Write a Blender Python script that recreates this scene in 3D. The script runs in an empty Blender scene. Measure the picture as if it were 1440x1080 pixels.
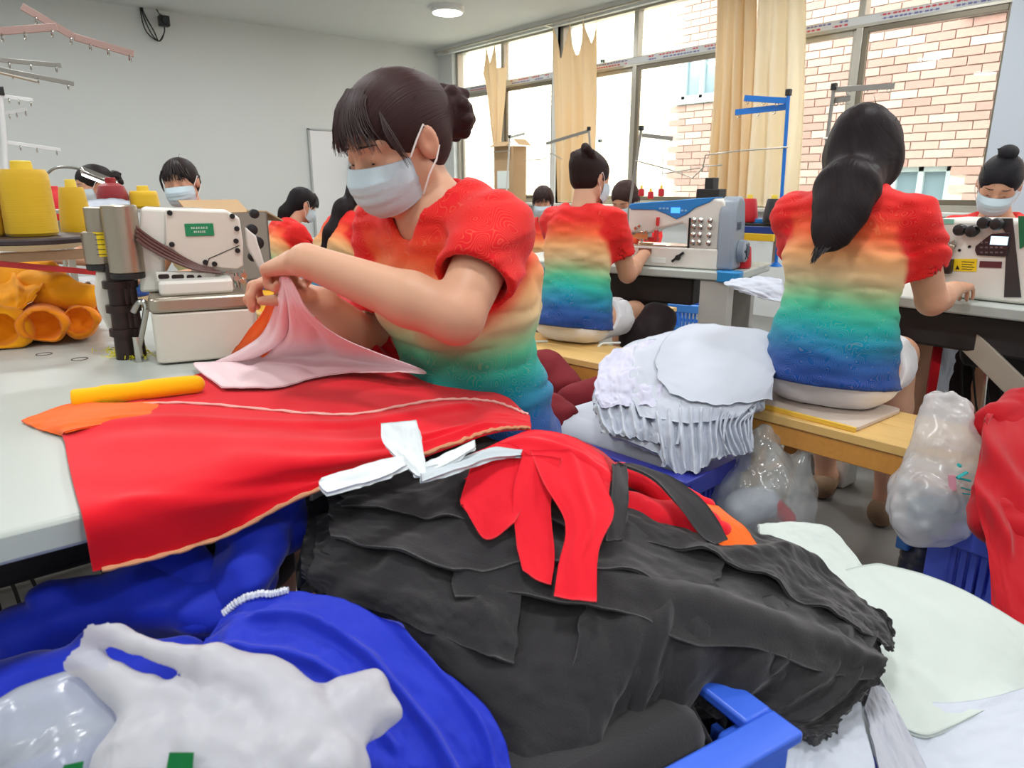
import bpy, bmesh, math, random
import numpy as np
from mathutils import Vector, Matrix

random.seed(7)
RNG = np.random.default_rng(7)
SC = bpy.context.scene
COL = SC.collection

# ---------------------------------------------------------------- camera, world, lights, exposure
# room frame: X runs towards the window wall, Y runs along it into the room's depth, Z is up
YAW, PITCH, FPX, EYE = math.radians(39.0), math.radians(15.4), 1000.0, 1.10
cam_data = bpy.data.cameras.new('camera')
cam = bpy.data.objects.new('camera', cam_data)
COL.objects.link(cam)
cam.location = (0, 0, EYE)
cam.rotation_euler = (math.radians(90) - PITCH, 0, -YAW)
cam_data.sensor_width = 36.0
cam_data.lens = 36.0 * FPX / 1440.0
cam_data.clip_start = 0.02
cam_data.clip_end = 100
cam_data.dof.use_dof = True
cam_data.dof.focus_distance = 1.9
cam_data.dof.aperture_fstop = 9.0
SC.camera = cam

world = bpy.data.worlds.new('overcast_sky')
SC.world = world
world.use_nodes = True
bg = world.node_tree.nodes['Background']
bg.inputs['Color'].default_value = (0.93, 0.97, 1.0, 1)
bg.inputs['Strength'].default_value = 9.0

SC.view_settings.view_transform = 'Standard'
SC.view_settings.look = 'None'
SC.view_settings.exposure = 0.0
SC.view_settings.gamma = 1.0
SC.view_settings.use_curve_mapping = False

LAMP_SPOTS = [(x, y) for y in (-1.4, 0.6, 2.6, 4.6, 6.6) for x in (-1.5, 0.5, 2.5, 4.5)]
CEILING_Z = 2.87
for (lx, ly) in LAMP_SPOTS:
    ld = bpy.data.lights.new('downlight', 'AREA')
    ld.shape = 'DISK'
    ld.size = 0.30
    ld.energy = 17.0
    ld.color = (0.97, 0.99, 1.0)
    lo = bpy.data.objects.new('downlight_light', ld)
    COL.objects.link(lo)
    lo.location = (lx, ly, CEILING_Z - 0.075)


# ---------------------------------------------------------------- small maths
def ray(px, py):
    x = (px - 720) / FPX
    y = (540 - py) / FPX
    c, s = math.cos(PITCH), math.sin(PITCH)
    d = (x, c + y * s, -s + y * c)
    cy, sy = math.cos(YAW), math.sin(YAW)
    return (d[0] * cy + d[1] * sy, -d[0] * sy + d[1] * cy, d[2])


def at(px, py, t):
    """point at optical depth t metres along the sight line of a photo pixel"""
    d = ray(px, py)
    return np.array((d[0] * t, d[1] * t, EYE + d[2] * t))


def onx(px, py, X):
    d = ray(px, py)
    return at(px, py, X / d[0])


def ony(px, py, Y):
    d = ray(px, py)
    return at(px, py, Y / d[1])


def onz(px, py, Z):
    d = ray(px, py)
    return at(px, py, (Z - EYE) / d[2])


def V3(*a):
    return np.array(a if len(a) == 3 else a[0], dtype=float)


def unit(v):
    v = np.asarray(v, float)
    return v / max(1e-9, np.linalg.norm(v))


def srgb(r, g, b):
    f = lambda c: (c / 255 / 12.92) if c / 255 <= 0.04045 else ((c / 255 + 0.055) / 1.055) ** 2.4
    return (f(r), f(g), f(b), 1.0)


def _hash(ix, iy, iz, seed):
    h = (ix * 374761393 + iy * 668265263 + iz * 2147483647 + seed * 974634777) & 0xffffffff
    h = ((h ^ (h >> 13)) * 1274126177) & 0xffffffff
    h = (h ^ (h >> 16)) & 0xffffffff
    return h.astype(np.float64) / 4294967295.0


def vnoise(x, y, z, seed=0):
    """smooth value noise in -1..1"""
    x, y, z = np.broadcast_arrays(np.asarray(x, float), np.asarray(y, float), np.asarray(z, float))
    ix, iy, iz = np.floor(x).astype(np.int64), np.floor(y).astype(np.int64), np.floor(z).astype(np.int64)
    fx, fy, fz = x - ix, y - iy, z - iz
    fx, fy, fz = fx * fx * (3 - 2 * fx), fy * fy * (3 - 2 * fy), fz * fz * (3 - 2 * fz)
    r = 0
    for dx in (0, 1):
        for dy in (0, 1):
            for dz in (0, 1):
                w = (fx if dx else 1 - fx) * (fy if dy else 1 - fy) * (fz if dz else 1 - fz)
                r = r + w * _hash(ix + dx, iy + dy, iz + dz, seed)
    return r * 2 - 1


# ---------------------------------------------------------------- materials
MATS = {}


def mat(name, col, rough=0.5, metal=0.0, bump=0.0, bscale=60.0, var=0.0, vscale=8.0, alpha=1.0,
        trans=0.0, emit=0.0, sheen=0.0, spec=0.5, sss=0.0, stretch=None, coat=0.0):
    if name in MATS:
        return MATS[name]
    m = bpy.data.materials.new(name)
    m.use_nodes = True
    nt = m.node_tree
    b = nt.nodes['Principled BSDF']
    b.inputs['Base Color'].default_value = col
    b.inputs['Roughness'].default_value = rough
    b.inputs['Metallic'].default_value = metal
    b.inputs['Alpha'].default_value = alpha
    b.inputs['Transmission Weight'].default_value = trans
    b.inputs['Specular IOR Level'].default_value = spec
    b.inputs['Coat Weight'].default_value = coat
    if sheen:
        b.inputs['Sheen Weight'].default_value = sheen
        b.inputs['Sheen Roughness'].default_value = 0.5
    if sss:
        b.inputs['Subsurface Weight'].default_value = sss
        b.inputs['Subsurface Radius'].default_value = (1.0, 0.35, 0.2)
        b.inputs['Subsurface Scale'].default_value = 0.006
    if emit:
        b.inputs['Emission Color'].default_value = col
        b.inputs['Emission Strength'].default_value = emit
    if bump or var:
        tc = nt.nodes.new('ShaderNodeTexCoord')
        src = tc.outputs['Object']
        if stretch:
            mp = nt.nodes.new('ShaderNodeMapping')
            mp.inputs['Scale'].default_value = stretch
            nt.links.new(src, mp.inputs['Vector'])
            src = mp.outputs['Vector']
    if var:
        n = nt.nodes.new('ShaderNodeTexNoise')
        n.inputs['Scale'].default_value = vscale
        n.inputs['Detail'].default_value = 4
        nt.links.new(src, n.inputs['Vector'])
        mx = nt.nodes.new('ShaderNodeMix')
        mx.data_type = 'RGBA'
        mx.inputs['A'].default_value = tuple(c * (1 - var) for c in col[:3]) + (1,)
        mx.inputs['B'].default_value = tuple(min(1, c * (1 + var)) for c in col[:3]) + (1,)
        nt.links.new(n.outputs['Fac'], mx.inputs['Factor'])
        nt.links.new(mx.outputs['Result'], b.inputs['Base Color'])
    if bump:
        n2 = nt.nodes.new('ShaderNodeTexNoise')
        n2.inputs['Scale'].default_value = bscale
        n2.inputs['Detail'].default_value = 3
        nt.links.new(src, n2.inputs['Vector'])
        bp = nt.nodes.new('ShaderNodeBump')
        bp.inputs['Strength'].default_value = bump
        bp.inputs['Distance'].default_value = 0.004
        nt.links.new(n2.outputs['Fac'], bp.inputs['Height'])
        nt.links.new(bp.outputs['Normal'], b.inputs['Normal'])
    MATS[name] = m
    return m


def fabric(name, rgb, rough=0.85, bump=0.12, var=0.05, sheen=0.15):
    return mat(name, srgb(*rgb), rough=rough, bump=bump, bscale=420, var=var, vscale=5, sheen=sheen, spec=0.25)


def film(name, rgb, alpha, rough=0.22):
    """thin plastic film: part clear, part milky"""
    if name in MATS:
        return MATS[name]
    m = bpy.data.materials.new(name)
    m.use_nodes = True
    nt = m.node_tree
    nt.nodes.remove(nt.nodes['Principled BSDF'])
    out = nt.nodes['Material Output']
    tr = nt.nodes.new('ShaderNodeBsdfTransparent')
    di = nt.nodes.new('ShaderNodeBsdfDiffuse')
    tl = nt.nodes.new('ShaderNodeBsdfTranslucent')
    gl = nt.nodes.new('ShaderNodeBsdfGlossy')
    gl.inputs['Roughness'].default_value = rough
    for n in (di, tl):
        n.inputs['Color'].default_value = srgb(*rgb)
    a = nt.nodes.new('ShaderNodeMixShader')
    a.inputs[0].default_value = 0.4
    nt.links.new(di.outputs[0], a.inputs[1])
    nt.links.new(tl.outputs[0], a.inputs[2])
    b = nt.nodes.new('ShaderNodeMixShader')
    b.inputs[0].default_value = alpha
    nt.links.new(tr.outputs[0], b.inputs[1])
    nt.links.new(a.outputs[0], b.inputs[2])
    fr = nt.nodes.new('ShaderNodeFresnel')
    fr.inputs['IOR'].default_value = 1.45
    c = nt.nodes.new('ShaderNodeMixShader')
    ge = nt.nodes.new('ShaderNodeNewGeometry')
    fm = nt.nodes.new('ShaderNodeMath')
    fm.operation = 'MULTIPLY_ADD'
    fm.inputs[1].default_value = -1.0
    fm.use_clamp = True
    nt.links.new(ge.outputs['Backfacing'], fm.inputs[0])
    nt.links.new(fr.outputs[0], fm.inputs[2])
    nt.links.new(fm.outputs[0], c.inputs[0])
    nt.links.new(b.outputs[0], c.inputs[1])
    nt.links.new(gl.outputs[0], c.inputs[2])
    nt.links.new(c.outputs[0], out.inputs['Surface'])
    tc = nt.nodes.new('ShaderNodeTexCoord')
    nz = nt.nodes.new('ShaderNodeTexNoise')
    nz.inputs['Scale'].default_value = 13
    nz.inputs['Detail'].default_value = 2.5
    nz.inputs['Distortion'].default_value = 1.5
    nt.links.new(tc.outputs['Object'], nz.inputs['Vector'])
    bp = nt.nodes.new('ShaderNodeBump')
    bp.inputs['Strength'].default_value = 0.35
    bp.inputs['Distance'].default_value = 0.012
    nt.links.new(nz.outputs['Fac'], bp.inputs['Height'])
    for n in (di, gl, tl):
        nt.links.new(bp.outputs['Normal'], n.inputs['Normal'])
    MATS[name] = m
    return m


# ---------------------------------------------------------------- objects
def link(o, parent=None):
    COL.objects.link(o)
    if parent is not None:
        o.parent = parent
    return o


def tag(o, label=None, cat=None, group=None, kind=None):
    if label:
        o['label'] = label
    if cat:
        o['category'] = cat
    if group:
        o['group'] = group
    if kind:
        o['kind'] = kind
    return o


def empty(name, loc=(0, 0, 0), rz=0.0, label=None, cat=None, group=None, rot=None):
    o = bpy.data.objects.new(name, None)
    o.empty_display_size = 0.05
    COL.objects.link(o)
    o.location = tuple(float(c) for c in loc)
    o.rotation_euler = rot if rot else (0, 0, rz)
    return tag(o, label, cat, group)


def mesh_obj(name, verts, faces, m, parent=None, smooth=None, midx=None):
    me = bpy.data.meshes.new(name)
    me.from_pydata([tuple(float(c) for c in v) for v in verts] if not isinstance(verts, np.ndarray) else verts.tolist(), [],
                   faces if not isinstance(faces, np.ndarray) else faces.tolist())
    for mm in (m if isinstance(m, (list, tuple)) else [m]):
        me.materials.append(mm)
    if midx is not None:
        me.polygons.foreach_set('material_index', midx)
    if smooth == 'all':
        me.shade_smooth()
    elif smooth:
        me.shade_smooth()
        me.set_sharp_from_angle(angle=math.radians(smooth))
    me.update()
    o = bpy.data.objects.new(name, me)
    return link(o, parent)


class MB:
    """collects simple shapes into ONE mesh"""

    def __init__(s):
        s.v, s.f, s.mi, s.cur = [], [], [], 0

    def raw(s, v, f):
        n = len(s.v)
        s.v += [tuple(float(c) for c in q) for q in v]
        s.f += [tuple(n + i for i in q) for q in f]
        s.mi += [s.cur] * len(f)
        return s

    def box(s, c, d, rz=0.0, rx=0.0, ry=0.0, taper=1.0):
        x, y, z = (k / 2 for k in d)
        M = Matrix.Translation(Vector([float(k) for k in c])) @ Matrix.Rotation(rz, 4, 'Z') @ Matrix.Rotation(ry, 4, 'Y') @ Matrix.Rotation(rx, 4, 'X')
        P = []
        for sz in (-1, 1):
            k = taper if sz > 0 else 1
            for sx, sy in ((-1, -1), (1, -1), (1, 1), (-1, 1)):
                P.append(M @ Vector((sx * x * k, sy * y * k, sz * z)))
        return s.raw(P, [(3, 2, 1, 0), (4, 5, 6, 7), (0, 1, 5, 4), (1, 2, 6, 5), (2, 3, 7, 6), (3, 0, 4, 7)])

    def box2(s, a, b):
        a, b = V3(a), V3(b)
        return s.box((a + b) / 2, np.abs(b - a))

    def bar(s, a, b, w, h=None):
        """square bar from a to b"""
        a, b = V3(a), V3(b)
        h = h or w
        d = unit(b - a)
        up = V3(0, 0, 1) if abs(d[2]) < 0.95 else V3(1, 0, 0)
        r = unit(np.cross(d, up))
        u = np.cross(r, d)
        P = [p + r * w / 2 * i + u * h / 2 * j for p in (a, b) for i, j in ((-1, -1), (1, -1), (1, 1), (-1, 1))]
        return s.raw(P, [(0, 1, 2, 3), (7, 6, 5, 4), (4, 5, 1, 0), (5, 6, 2, 1), (6, 7, 3, 2), (7, 4, 0, 3)])

    def tube(s, pts, r, n=8, closed=False, cap=True, flat=None):
        pts = [V3(p) for p in pts]
        N = len(pts)
        rs = list(r) if hasattr(r, '__len__') else [r] * N
        P, up = [], None
        for i, p in enumerate(pts):
            a = pts[(i - 1) % N] if (closed or i > 0) else p
            b = pts[(i + 1) % N] if (closed or i < N - 1) else p
            d = unit(b - a)
            if up is None:
                up = V3(0, 0, 1) if abs(d[2]) < 0.9 else V3(1, 0, 0)
            x = unit(np.cross(d, up))
            up = np.cross(x, d)
            for k in range(n):
                an = 2 * math.pi * k / n
                P.append(p + (x * math.cos(an) + up * math.sin(an) * (flat or 1)) * rs[i])
        F = []
        for i in range(N if closed else N - 1):
            for k in range(n):
                a, b = i * n + k, i * n + (k + 1) % n
                c, d_ = ((i + 1) % N) * n + (k + 1) % n, ((i + 1) % N) * n + k
                F.append((a, b, c, d_))
        if cap and not closed:
            F.append(tuple(range(n - 1, -1, -1)))
            F.append(tuple((N - 1) * n + k for k in range(n)))
        return s.raw(P, F)

    def cyl(s, a, b, r, r2=None, n=16):
        return s.tube([a, b], [r, r if r2 is None else r2], n)

    def lathe(s, prof, c=(0, 0, 0), n=24, axis='Z'):
        P, F = [], []
        c = V3(c)
        for (r, z) in prof:
            for k in range(n):
                an = 2 * math.pi * k / n
                q = (r * math.cos(an), r * math.sin(an), z)
                if axis == 'X':
                    q = (q[2], q[0], q[1])
                elif axis == 'Y':
                    q = (q[1], q[2], q[0])
                P.append(c + V3(q))
        m = len(prof)
        for i in range(m - 1):
            for k in range(n):
                F.append((i * n + k, i * n + (k + 1) % n, (i + 1) * n + (k + 1) % n, (i + 1) * n + k))
        F.append(tuple(range(n - 1, -1, -1)))
        F.append(tuple((m - 1) * n + k for k in range(n)))
        return s.raw(P, F)

    def prism(s, out, lo, hi, plane='XZ'):
        """outline extruded along the third axis from lo to hi"""
        n = len(out)
        mk = {'XZ': lambda a, b, w: (a, w, b), 'YZ': lambda a, b, w: (w, a, b), 'XY': lambda a, b, w: (a, b, w)}[plane]
        P = [mk(a, b, lo) for a, b in out] + [mk(a, b, hi) for a, b in out]
        F = [tuple(range(n)), tuple(range(2 * n - 1, n - 1, -1))]
        for k in range(n):
            F.append((k, n + k, n + (k + 1) % n, (k + 1) % n))
        return s.raw(P, F)

    def build(s, name, m, parent=None, smooth=40, bevel=0.0, seg=2):
        me = bpy.data.meshes.new(name)
        me.from_pydata(s.v, [], s.f)
        bm = bmesh.new()
        bm.from_mesh(me)
        bmesh.ops.recalc_face_normals(bm, faces=bm.faces)
        bm.to_mesh(me)
        bm.free()
        for mm in (m if isinstance(m, (list, tuple)) else [m]):
            me.materials.append(mm)
        if any(s.mi):
            me.polygons.foreach_set('material_index', s.mi)
        if smooth:
            me.shade_smooth()
            me.set_sharp_from_angle(angle=math.radians(smooth))
        o = bpy.data.objects.new(name, me)
        link(o, parent)
        if bevel:
            md = o.modifiers.new('bevel', 'BEVEL')
            md.width = bevel
            md.segments = seg
            md.limit_method = 'ANGLE'
            md.angle_limit = math.radians(35)
        return o


def copy_thing(o, loc=None, label=None, parent=None, rz=None):
    c = o.copy()
    COL.objects.link(c)
    c.parent = parent
    if loc is not None:
        c.location = tuple(float(k) for k in loc)
    if rz is not None:
        c.rotation_euler = (0, 0, rz)
    if label:
        c['label'] = label
    for ch in list(o.children):
        copy_thing(ch, parent=c)
    return c


# ---------------------------------------------------------------- cloth sheets
def catmull(P, n):
    """resample control rows P (k, ...) to n samples"""
    P = np.asarray(P, float)
    k = len(P)
    if k == 2:
        t = np.linspace(0, 1, n).reshape((-1,) + (1,) * (P.ndim - 1))
        return P[0] * (1 - t) + P[1] * t
    E = np.concatenate([2 * P[:1] - P[1:2], P, 2 * P[-1:] - P[-2:-1]])
    s = np.linspace(0, k - 1, n)
    i = np.minimum(s.astype(int), k - 2)
    t = (s - i).reshape((-1,) + (1,) * (P.ndim - 1))
    a, b, c, d = E[i], E[i + 1], E[i + 2], E[i + 3]
    return 0.5 * (2 * b + (c - a) * t + (2 * a - 5 * b + 4 * c - d) * t ** 2 + (3 * b - a - 3 * c + d) * t ** 3)


def grid_normals(G):
    du = np.gradient(G, axis=0)
    dv = np.gradient(G, axis=1)
    n = np.cross(du, dv)
    return n / np.maximum(1e-9, np.linalg.norm(n, axis=2, keepdims=True))


def sheet(name, ctrl, m, nu=60, nv=60, amp=0.004, scale=(6, 6), seed=1, thick=0.0016, parent=None,
          folds=(), ragged=0.0, up=True, edge_m=None, post=None):
    """cloth surface through a grid of control points (rows x cols x 3) with soft wrinkles, folds and real thickness.
    folds: (u0, v0, u1, v1, width, height) ridges in the sheet's own 0..1 coordinates"""
    G = catmull(np.asarray(ctrl, float), nu)
    G = np.swapaxes(catmull(np.swapaxes(G, 0, 1), nv), 0, 1)
    U, Vv = np.meshgrid(np.linspace(0, 1, nu), np.linspace(0, 1, nv), indexing='ij')
    N = grid_normals(G)
    if up and N[..., 2].mean() < 0:
        N = -N
    h = amp * (vnoise(U * scale[0], Vv * scale[1], 0.5, seed) + 0.5 * vnoise(U * scale[0] * 2.3, Vv * scale[1] * 2.3, 3.5, seed + 1)
               + 0.25 * vnoise(U * scale[0] * 5, Vv * scale[1] * 5, 7.5, seed + 2))
    for (a, b, c, d, w, hh) in folds:
        ax, ay = c - a, d - b
        L = ax * ax + ay * ay
        t = np.clip(((U - a) * ax + (Vv - b) * ay) / L, 0, 1)
        dist = np.hypot(U - a - t * ax, Vv - b - t * ay)
        h = h + hh * np.exp(-(dist / w) ** 2)
    G = G + N * h[..., None]
    if ragged:
        du = unit3(np.gradient(G, axis=0))
        dv = unit3(np.gradient(G, axis=1))
        e = 0.035
        for wgt, dr, c in ((np.exp(-U / e), -du, Vv), (np.exp(-(1 - U) / e), du, Vv), (np.exp(-Vv / e), -dv, U), (np.exp(-(1 - Vv) / e), dv, U)):
            k = ragged * (vnoise(c * 9, 1.5, 0.5, seed + 5) + 0.6 * vnoise(c * 23, 4.5, 0.5, seed + 6))
            G = G + dr * (wgt * k)[..., None]
    if post is not None:
        G = post(G, U, Vv)
    N = grid_normals(G)
    if up and N[..., 2].mean() < 0:
        N = -N
    top = G.reshape(-1, 3)
    bot = (G - N * thick).reshape(-1, 3)
    I = np.arange(nu * nv).reshape(nu, nv)
    q = np.stack([I[:-1, :-1], I[1:, :-1], I[1:, 1:], I[:-1, 1:]], -1).reshape(-1, 4)
    nn = nu * nv
    loop = np.concatenate([I[0, :-1], I[:-1, -1], I[-1, :0:-1], I[:0:-1, 0]])
    nx = np.roll(loop, -1)
    rim = np.stack([loop, nx, nx + nn, loop + nn], -1)
    flip = np.dot(np.cross(top[q[0, 1]] - top[q[0, 0]], top[q[0, 3]] - top[q[0, 0]]), N.reshape(-1, 3)[q[0, 0]]) < 0
    qt = q[:, ::-1] if flip else q
    qb = (q if flip else q[:, ::-1]) + nn
    rim = rim if flip else rim[:, ::-1]
    o = mesh_obj(name, np.concatenate([top, bot]), np.concatenate([qt, qb, rim]), [m, edge_m or m], parent, 'all')
    if edge_m:
        mi = np.zeros(len(qt) + len(qb) + len(rim), int)
        mi[len(qt):] = 1
        o.data.polygons.foreach_set('material_index', mi)
    o['_grid'] = 0
    del o['_grid']
    sheet.G, sheet.N = G, N
    return o


def unit3(a):
    return a / np.maximum(1e-9, np.linalg.norm(a, axis=-1, keepdims=True))


# ---------------------------------------------------------------- smooth-blended bodies (distance field -> one continuous mesh)
class Field:
    def __init__(s, lo, hi, h):
        s.lo, s.h = V3(lo), h
        s.n = np.ceil((V3(hi) - s.lo) / h).astype(int) + 1
        s.ax = [s.lo[i] + np.arange(s.n[i]) * h for i in range(3)]
        s.D = np.full(tuple(s.n), 1.0, np.float32)

    def _sub(s, lo, hi):
        a = np.maximum(0, np.floor((V3(lo) - s.lo) / s.h).astype(int))
        b = np.minimum(s.n, np.ceil((V3(hi) - s.lo) / s.h).astype(int) + 2)
        if np.any(b <= a):
            return None
        sl = tuple(slice(a[i], b[i]) for i in range(3))
        g = [s.ax[i][sl[i]].astype(np.float32) for i in range(3)]
        return sl, g[0][:, None, None], g[1][None, :, None], g[2][None, None, :]

    def _join(s, sl, d, k, cut):
        D = s.D[sl]
        if cut:
            d = -d
            if k > 0:
                t = np.clip(0.5 - 0.5 * (D - d) / k, 0, 1)
                s.D[sl] = D * (1 - t) + d * t + k * t * (1 - t)
            else:
                s.D[sl] = np.maximum(D, d)
        else:
            if k > 0:
                t = np.clip(0.5 + 0.5 * (D - d) / k, 0, 1)
                s.D[sl] = D * (1 - t) + d * t - k * t * (1 - t)
            else:
                s.D[sl] = np.minimum(D, d)

    def cap(s, a, b, ra, rb=None, k=0.01, flat=None, cut=False):
        """tapered capsule; flat = (direction, factor) squeezes its section along a direction"""
        a, b = V3(a), V3(b)
        rb = ra if rb is None else rb
        m = max(ra, rb) * (max(1, flat[1]) if flat else 1) + k + 2 * s.h
        r = s._sub(np.minimum(a, b) - m, np.maximum(a, b) + m)
        if r is None:
            return s
        sl, x, y, z = r
        ba = b - a
        L = max(1e-9, float(ba @ ba))
        px, py, pz = x - a[0], y - a[1], z - a[2]
        t = np.clip((px * ba[0] + py * ba[1] + pz * ba[2]) / L, 0, 1)
        qx, qy, qz = px - t * ba[0], py - t * ba[1], pz - t * ba[2]
        q2 = qx * qx + qy * qy + qz * qz
        if flat:
            w = unit(flat[0])
            c = qx * w[0] + qy * w[1] + qz * w[2]
            q2 = q2 - c * c + (c / flat[1]) ** 2
        d = np.sqrt(np.maximum(q2, 1e-12)) - (ra + (rb - ra) * t)
        if flat and flat[1] < 1:
            d = d * (0.5 + 0.5 * flat[1])
        s._join(sl, d.astype(np.float32), k, cut)
        return s

    def ell(s, c, r, B=None, k=0.01, cut=False):
        c, r = V3(c), V3(r)
        B = np.eye(3) if B is None else np.asarray(B, float)
        m = max(r) + k + 2 * s.h
        q = s._sub(c - m, c + m)
        if q is None:
            return s
        sl, x, y, z = q
        x, y, z = x - c[0], y - c[1], z - c[2]
        e = [x * B[i][0] + y * B[i][1] + z * B[i][2] for i in range(3)]
        k0 = np.sqrt(sum((e[i] / r[i]) ** 2 for i in range(3)) + 1e-12)
        k1 = np.sqrt(sum((e[i] / r[i] ** 2) ** 2 for i in range(3)) + 1e-9)
        d = k0 * (k0 - 1.0) / k1
        s._join(sl, d.astype(np.float32), k, cut)
        return s

    def half(s, p, n, k=0.0):
        """keep only the side that n points away from"""
        p, n = V3(p), unit(n)
        d = (s.ax[0][:, None, None] - p[0]) * n[0] + (s.ax[1][None, :, None] - p[1]) * n[1] + (s.ax[2][None, None, :] - p[2]) * n[2]
        s.D = np.maximum(s.D, d.astype(np.float32))
        return s

    def noise(s, amp, f, seed=0, ridge=False, B=None):
        """surface wrinkles, evaluated near the surface only"""
        m = np.abs(s.D) < 3 * s.h + amp
        i = np.nonzero(m)
        P = np.stack([s.ax[j][i[j]] for j in range(3)], 1)
        if B is not None:
            P = P @ np.asarray(B).T
        n = vnoise(P[:, 0] * f[0], P[:, 1] * f[1], P[:, 2] * f[2], seed)
        n = n + 0.5 * vnoise(P[:, 0] * f[0] * 2.1, P[:, 1] * f[1] * 2.1, P[:, 2] * f[2] * 2.1, seed + 3)
        if ridge:
            n = 1 - 2 * np.abs(n)
        s.D[i] += (amp * n).astype(np.float32)
        return s

    def mesh(s):
        D = s.D
        I = D < 0
        c = np.zeros(tuple(s.n - 1), np.uint8)
        for dx in (0, 1):
            for dy in (0, 1):
                for dz in (0, 1):
                    c += I[dx:s.n[0] - 1 + dx, dy:s.n[1] - 1 + dy, dz:s.n[2] - 1 + dz]
        act = (c > 0) & (c < 8)
        idx = np.argwhere(act)
        vid = np.full(act.shape, -1, np.int64)
        vid[act] = np.arange(len(idx))
        val = {}
        for o in np.ndindex(2, 2, 2):
            val[o] = D[idx[:, 0] + o[0], idx[:, 1] + o[1], idx[:, 2] + o[2]].astype(float)
        acc = np.zeros((len(idx), 3))
        cnt = np.zeros(len(idx))
        for ax in range(3):
            oth = [i for i in range(3) if i != ax]
            for p in (0, 1):
                for q in (0, 1):
                    o0 = [0, 0, 0]
                    o0[oth[0]], o0[oth[1]] = p, q
                    o1 = list(o0)
                    o1[ax] = 1
                    a, b = val[tuple(o0)], val[tuple(o1)]
                    x = (a < 0) != (b < 0)
                    t = np.where(x, a / np.where(x, a - b, 1), 0)
                    pt = np.tile(np.array(o0, float), (len(idx), 1))
                    pt[:, ax] = t
                    acc += pt * x[:, None]
                    cnt += x
        V = s.lo + (idx + acc / np.maximum(cnt, 1)[:, None]) * s.h
        F = []
        for ax in range(3):
            o1, o2 = [(1, 2), (2, 0), (0, 1)][ax]
            sl0 = [slice(1, s.n[i] - 1) for i in range(3)]
            sl0[ax] = slice(0, s.n[ax] - 1)
            sl1 = list(sl0)
            sl1[ax] = slice(1, s.n[ax])
            A, Bv = I[tuple(sl0)], I[tuple(sl1)]
            e = np.argwhere(A != Bv)
            fl = A[tuple(e.T)]
            base = e + 1
            base[:, ax] -= 1
            qs = []
            for (p, q) in ((1, 1), (0, 1), (0, 0), (1, 0)):
                cc = base.copy()
                cc[:, o1] -= p
                cc[:, o2] -= q
                qs.append(vid[tuple(cc.T)])
            Q = np.stack(qs, 1)
            Q[~fl] = Q[~fl][:, ::-1]
            F.append(Q)
        F = np.concatenate(F)
        F = F[(F >= 0).all(1)]
        return V, F


def relax(V, F, it=1, w=0.5):
    E = np.concatenate([F[:, [0, 1]], F[:, [1, 2]], F[:, [2, 3]], F[:, [3, 0]]])
    E = np.concatenate([E, E[:, ::-1]])
    n = np.bincount(E[:, 0], minlength=len(V))[:, None]
    for _ in range(it):
        A = np.stack([np.bincount(E[:, 0], V[E[:, 1], i], len(V)) for i in range(3)], 1)
        V = V * (1 - w) + w * A / np.maximum(n, 1)
    return V


def field_obj(fd, name, m, parent, smooth=1, col=None):
    V, F = fd.mesh()
    if smooth:
        V = relax(V, F, smooth)
    o = mesh_obj(name, V, F, m, None, 'all')
    if col is not None:
        C = col(V)
        a = o.data.color_attributes.new('Tint', 'FLOAT_COLOR', 'POINT')
        a.data.foreach_set('color', np.concatenate([C, np.ones((len(V), 1))], 1).ravel().astype(np.float32))
    if parent is not None:
        o.parent = parent
        o.matrix_parent_inverse = parent.matrix_basis.inverted()
    return o


def tint_mat(name, rough=0.8, bump=0.1, bscale=300, sss=0.0, sheen=0.0, spec=0.3, lines=0.0):
    if name in MATS:
        return MATS[name]
    m = mat(name, (0.8, 0.8, 0.8, 1), rough=rough, bump=bump, bscale=bscale, sss=sss, sheen=sheen, spec=spec)
    nt = m.node_tree
    b = nt.nodes['Principled BSDF']
    at_ = nt.nodes.new('ShaderNodeAttribute')
    at_.attribute_name = 'Tint'
    src = at_.outputs['Color']
    if lines:
        tc = nt.nodes.new('ShaderNodeTexCoord')
        nz = nt.nodes.new('ShaderNodeTexNoise')
        nz.inputs['Scale'].default_value = 7.0
        nt.links.new(tc.outputs['Object'], nz.inputs['Vector'])
        va = nt.nodes.new('ShaderNodeVectorMath')
        va.operation = 'MULTIPLY_ADD'
        va.inputs[1].default_value = (0.5, 0.5, 0.5)
        nt.links.new(nz.outputs['Color'], va.inputs[0])
        nt.links.new(tc.outputs['Object'], va.inputs[2])
        vo = nt.nodes.new('ShaderNodeTexVoronoi')
        vo.inputs['Scale'].default_value = 9.0
        nt.links.new(va.outputs[0], vo.inputs['Vector'])
        wv = nt.nodes.new('ShaderNodeMath')
        wv.operation = 'SINE'
        ml = nt.nodes.new('ShaderNodeMath')
        ml.operation = 'MULTIPLY'
        ml.inputs[1].default_value = 110.0
        nt.links.new(vo.outputs['Distance'], ml.inputs[0])
        nt.links.new(ml.outputs[0], wv.inputs[0])
        mr = nt.nodes.new('ShaderNodeMapRange')
        mr.inputs['From Min'].default_value = 0.7
        mr.inputs['From Max'].default_value = 1.0
        mr.inputs['To Max'].default_value = lines
        nt.links.new(wv.outputs[0], mr.inputs['Value'])
        mx = nt.nodes.new('ShaderNodeMix')
        mx.data_type = 'RGBA'
        mx.inputs['B'].default_value = (0.85, 0.55, 0.22, 1)
        nt.links.new(mr.outputs[0], mx.inputs['Factor'])
        nt.links.new(src, mx.inputs['A'])
        src = mx.outputs['Result']
    nt.links.new(src, b.inputs['Base Color'])
    return m


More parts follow.
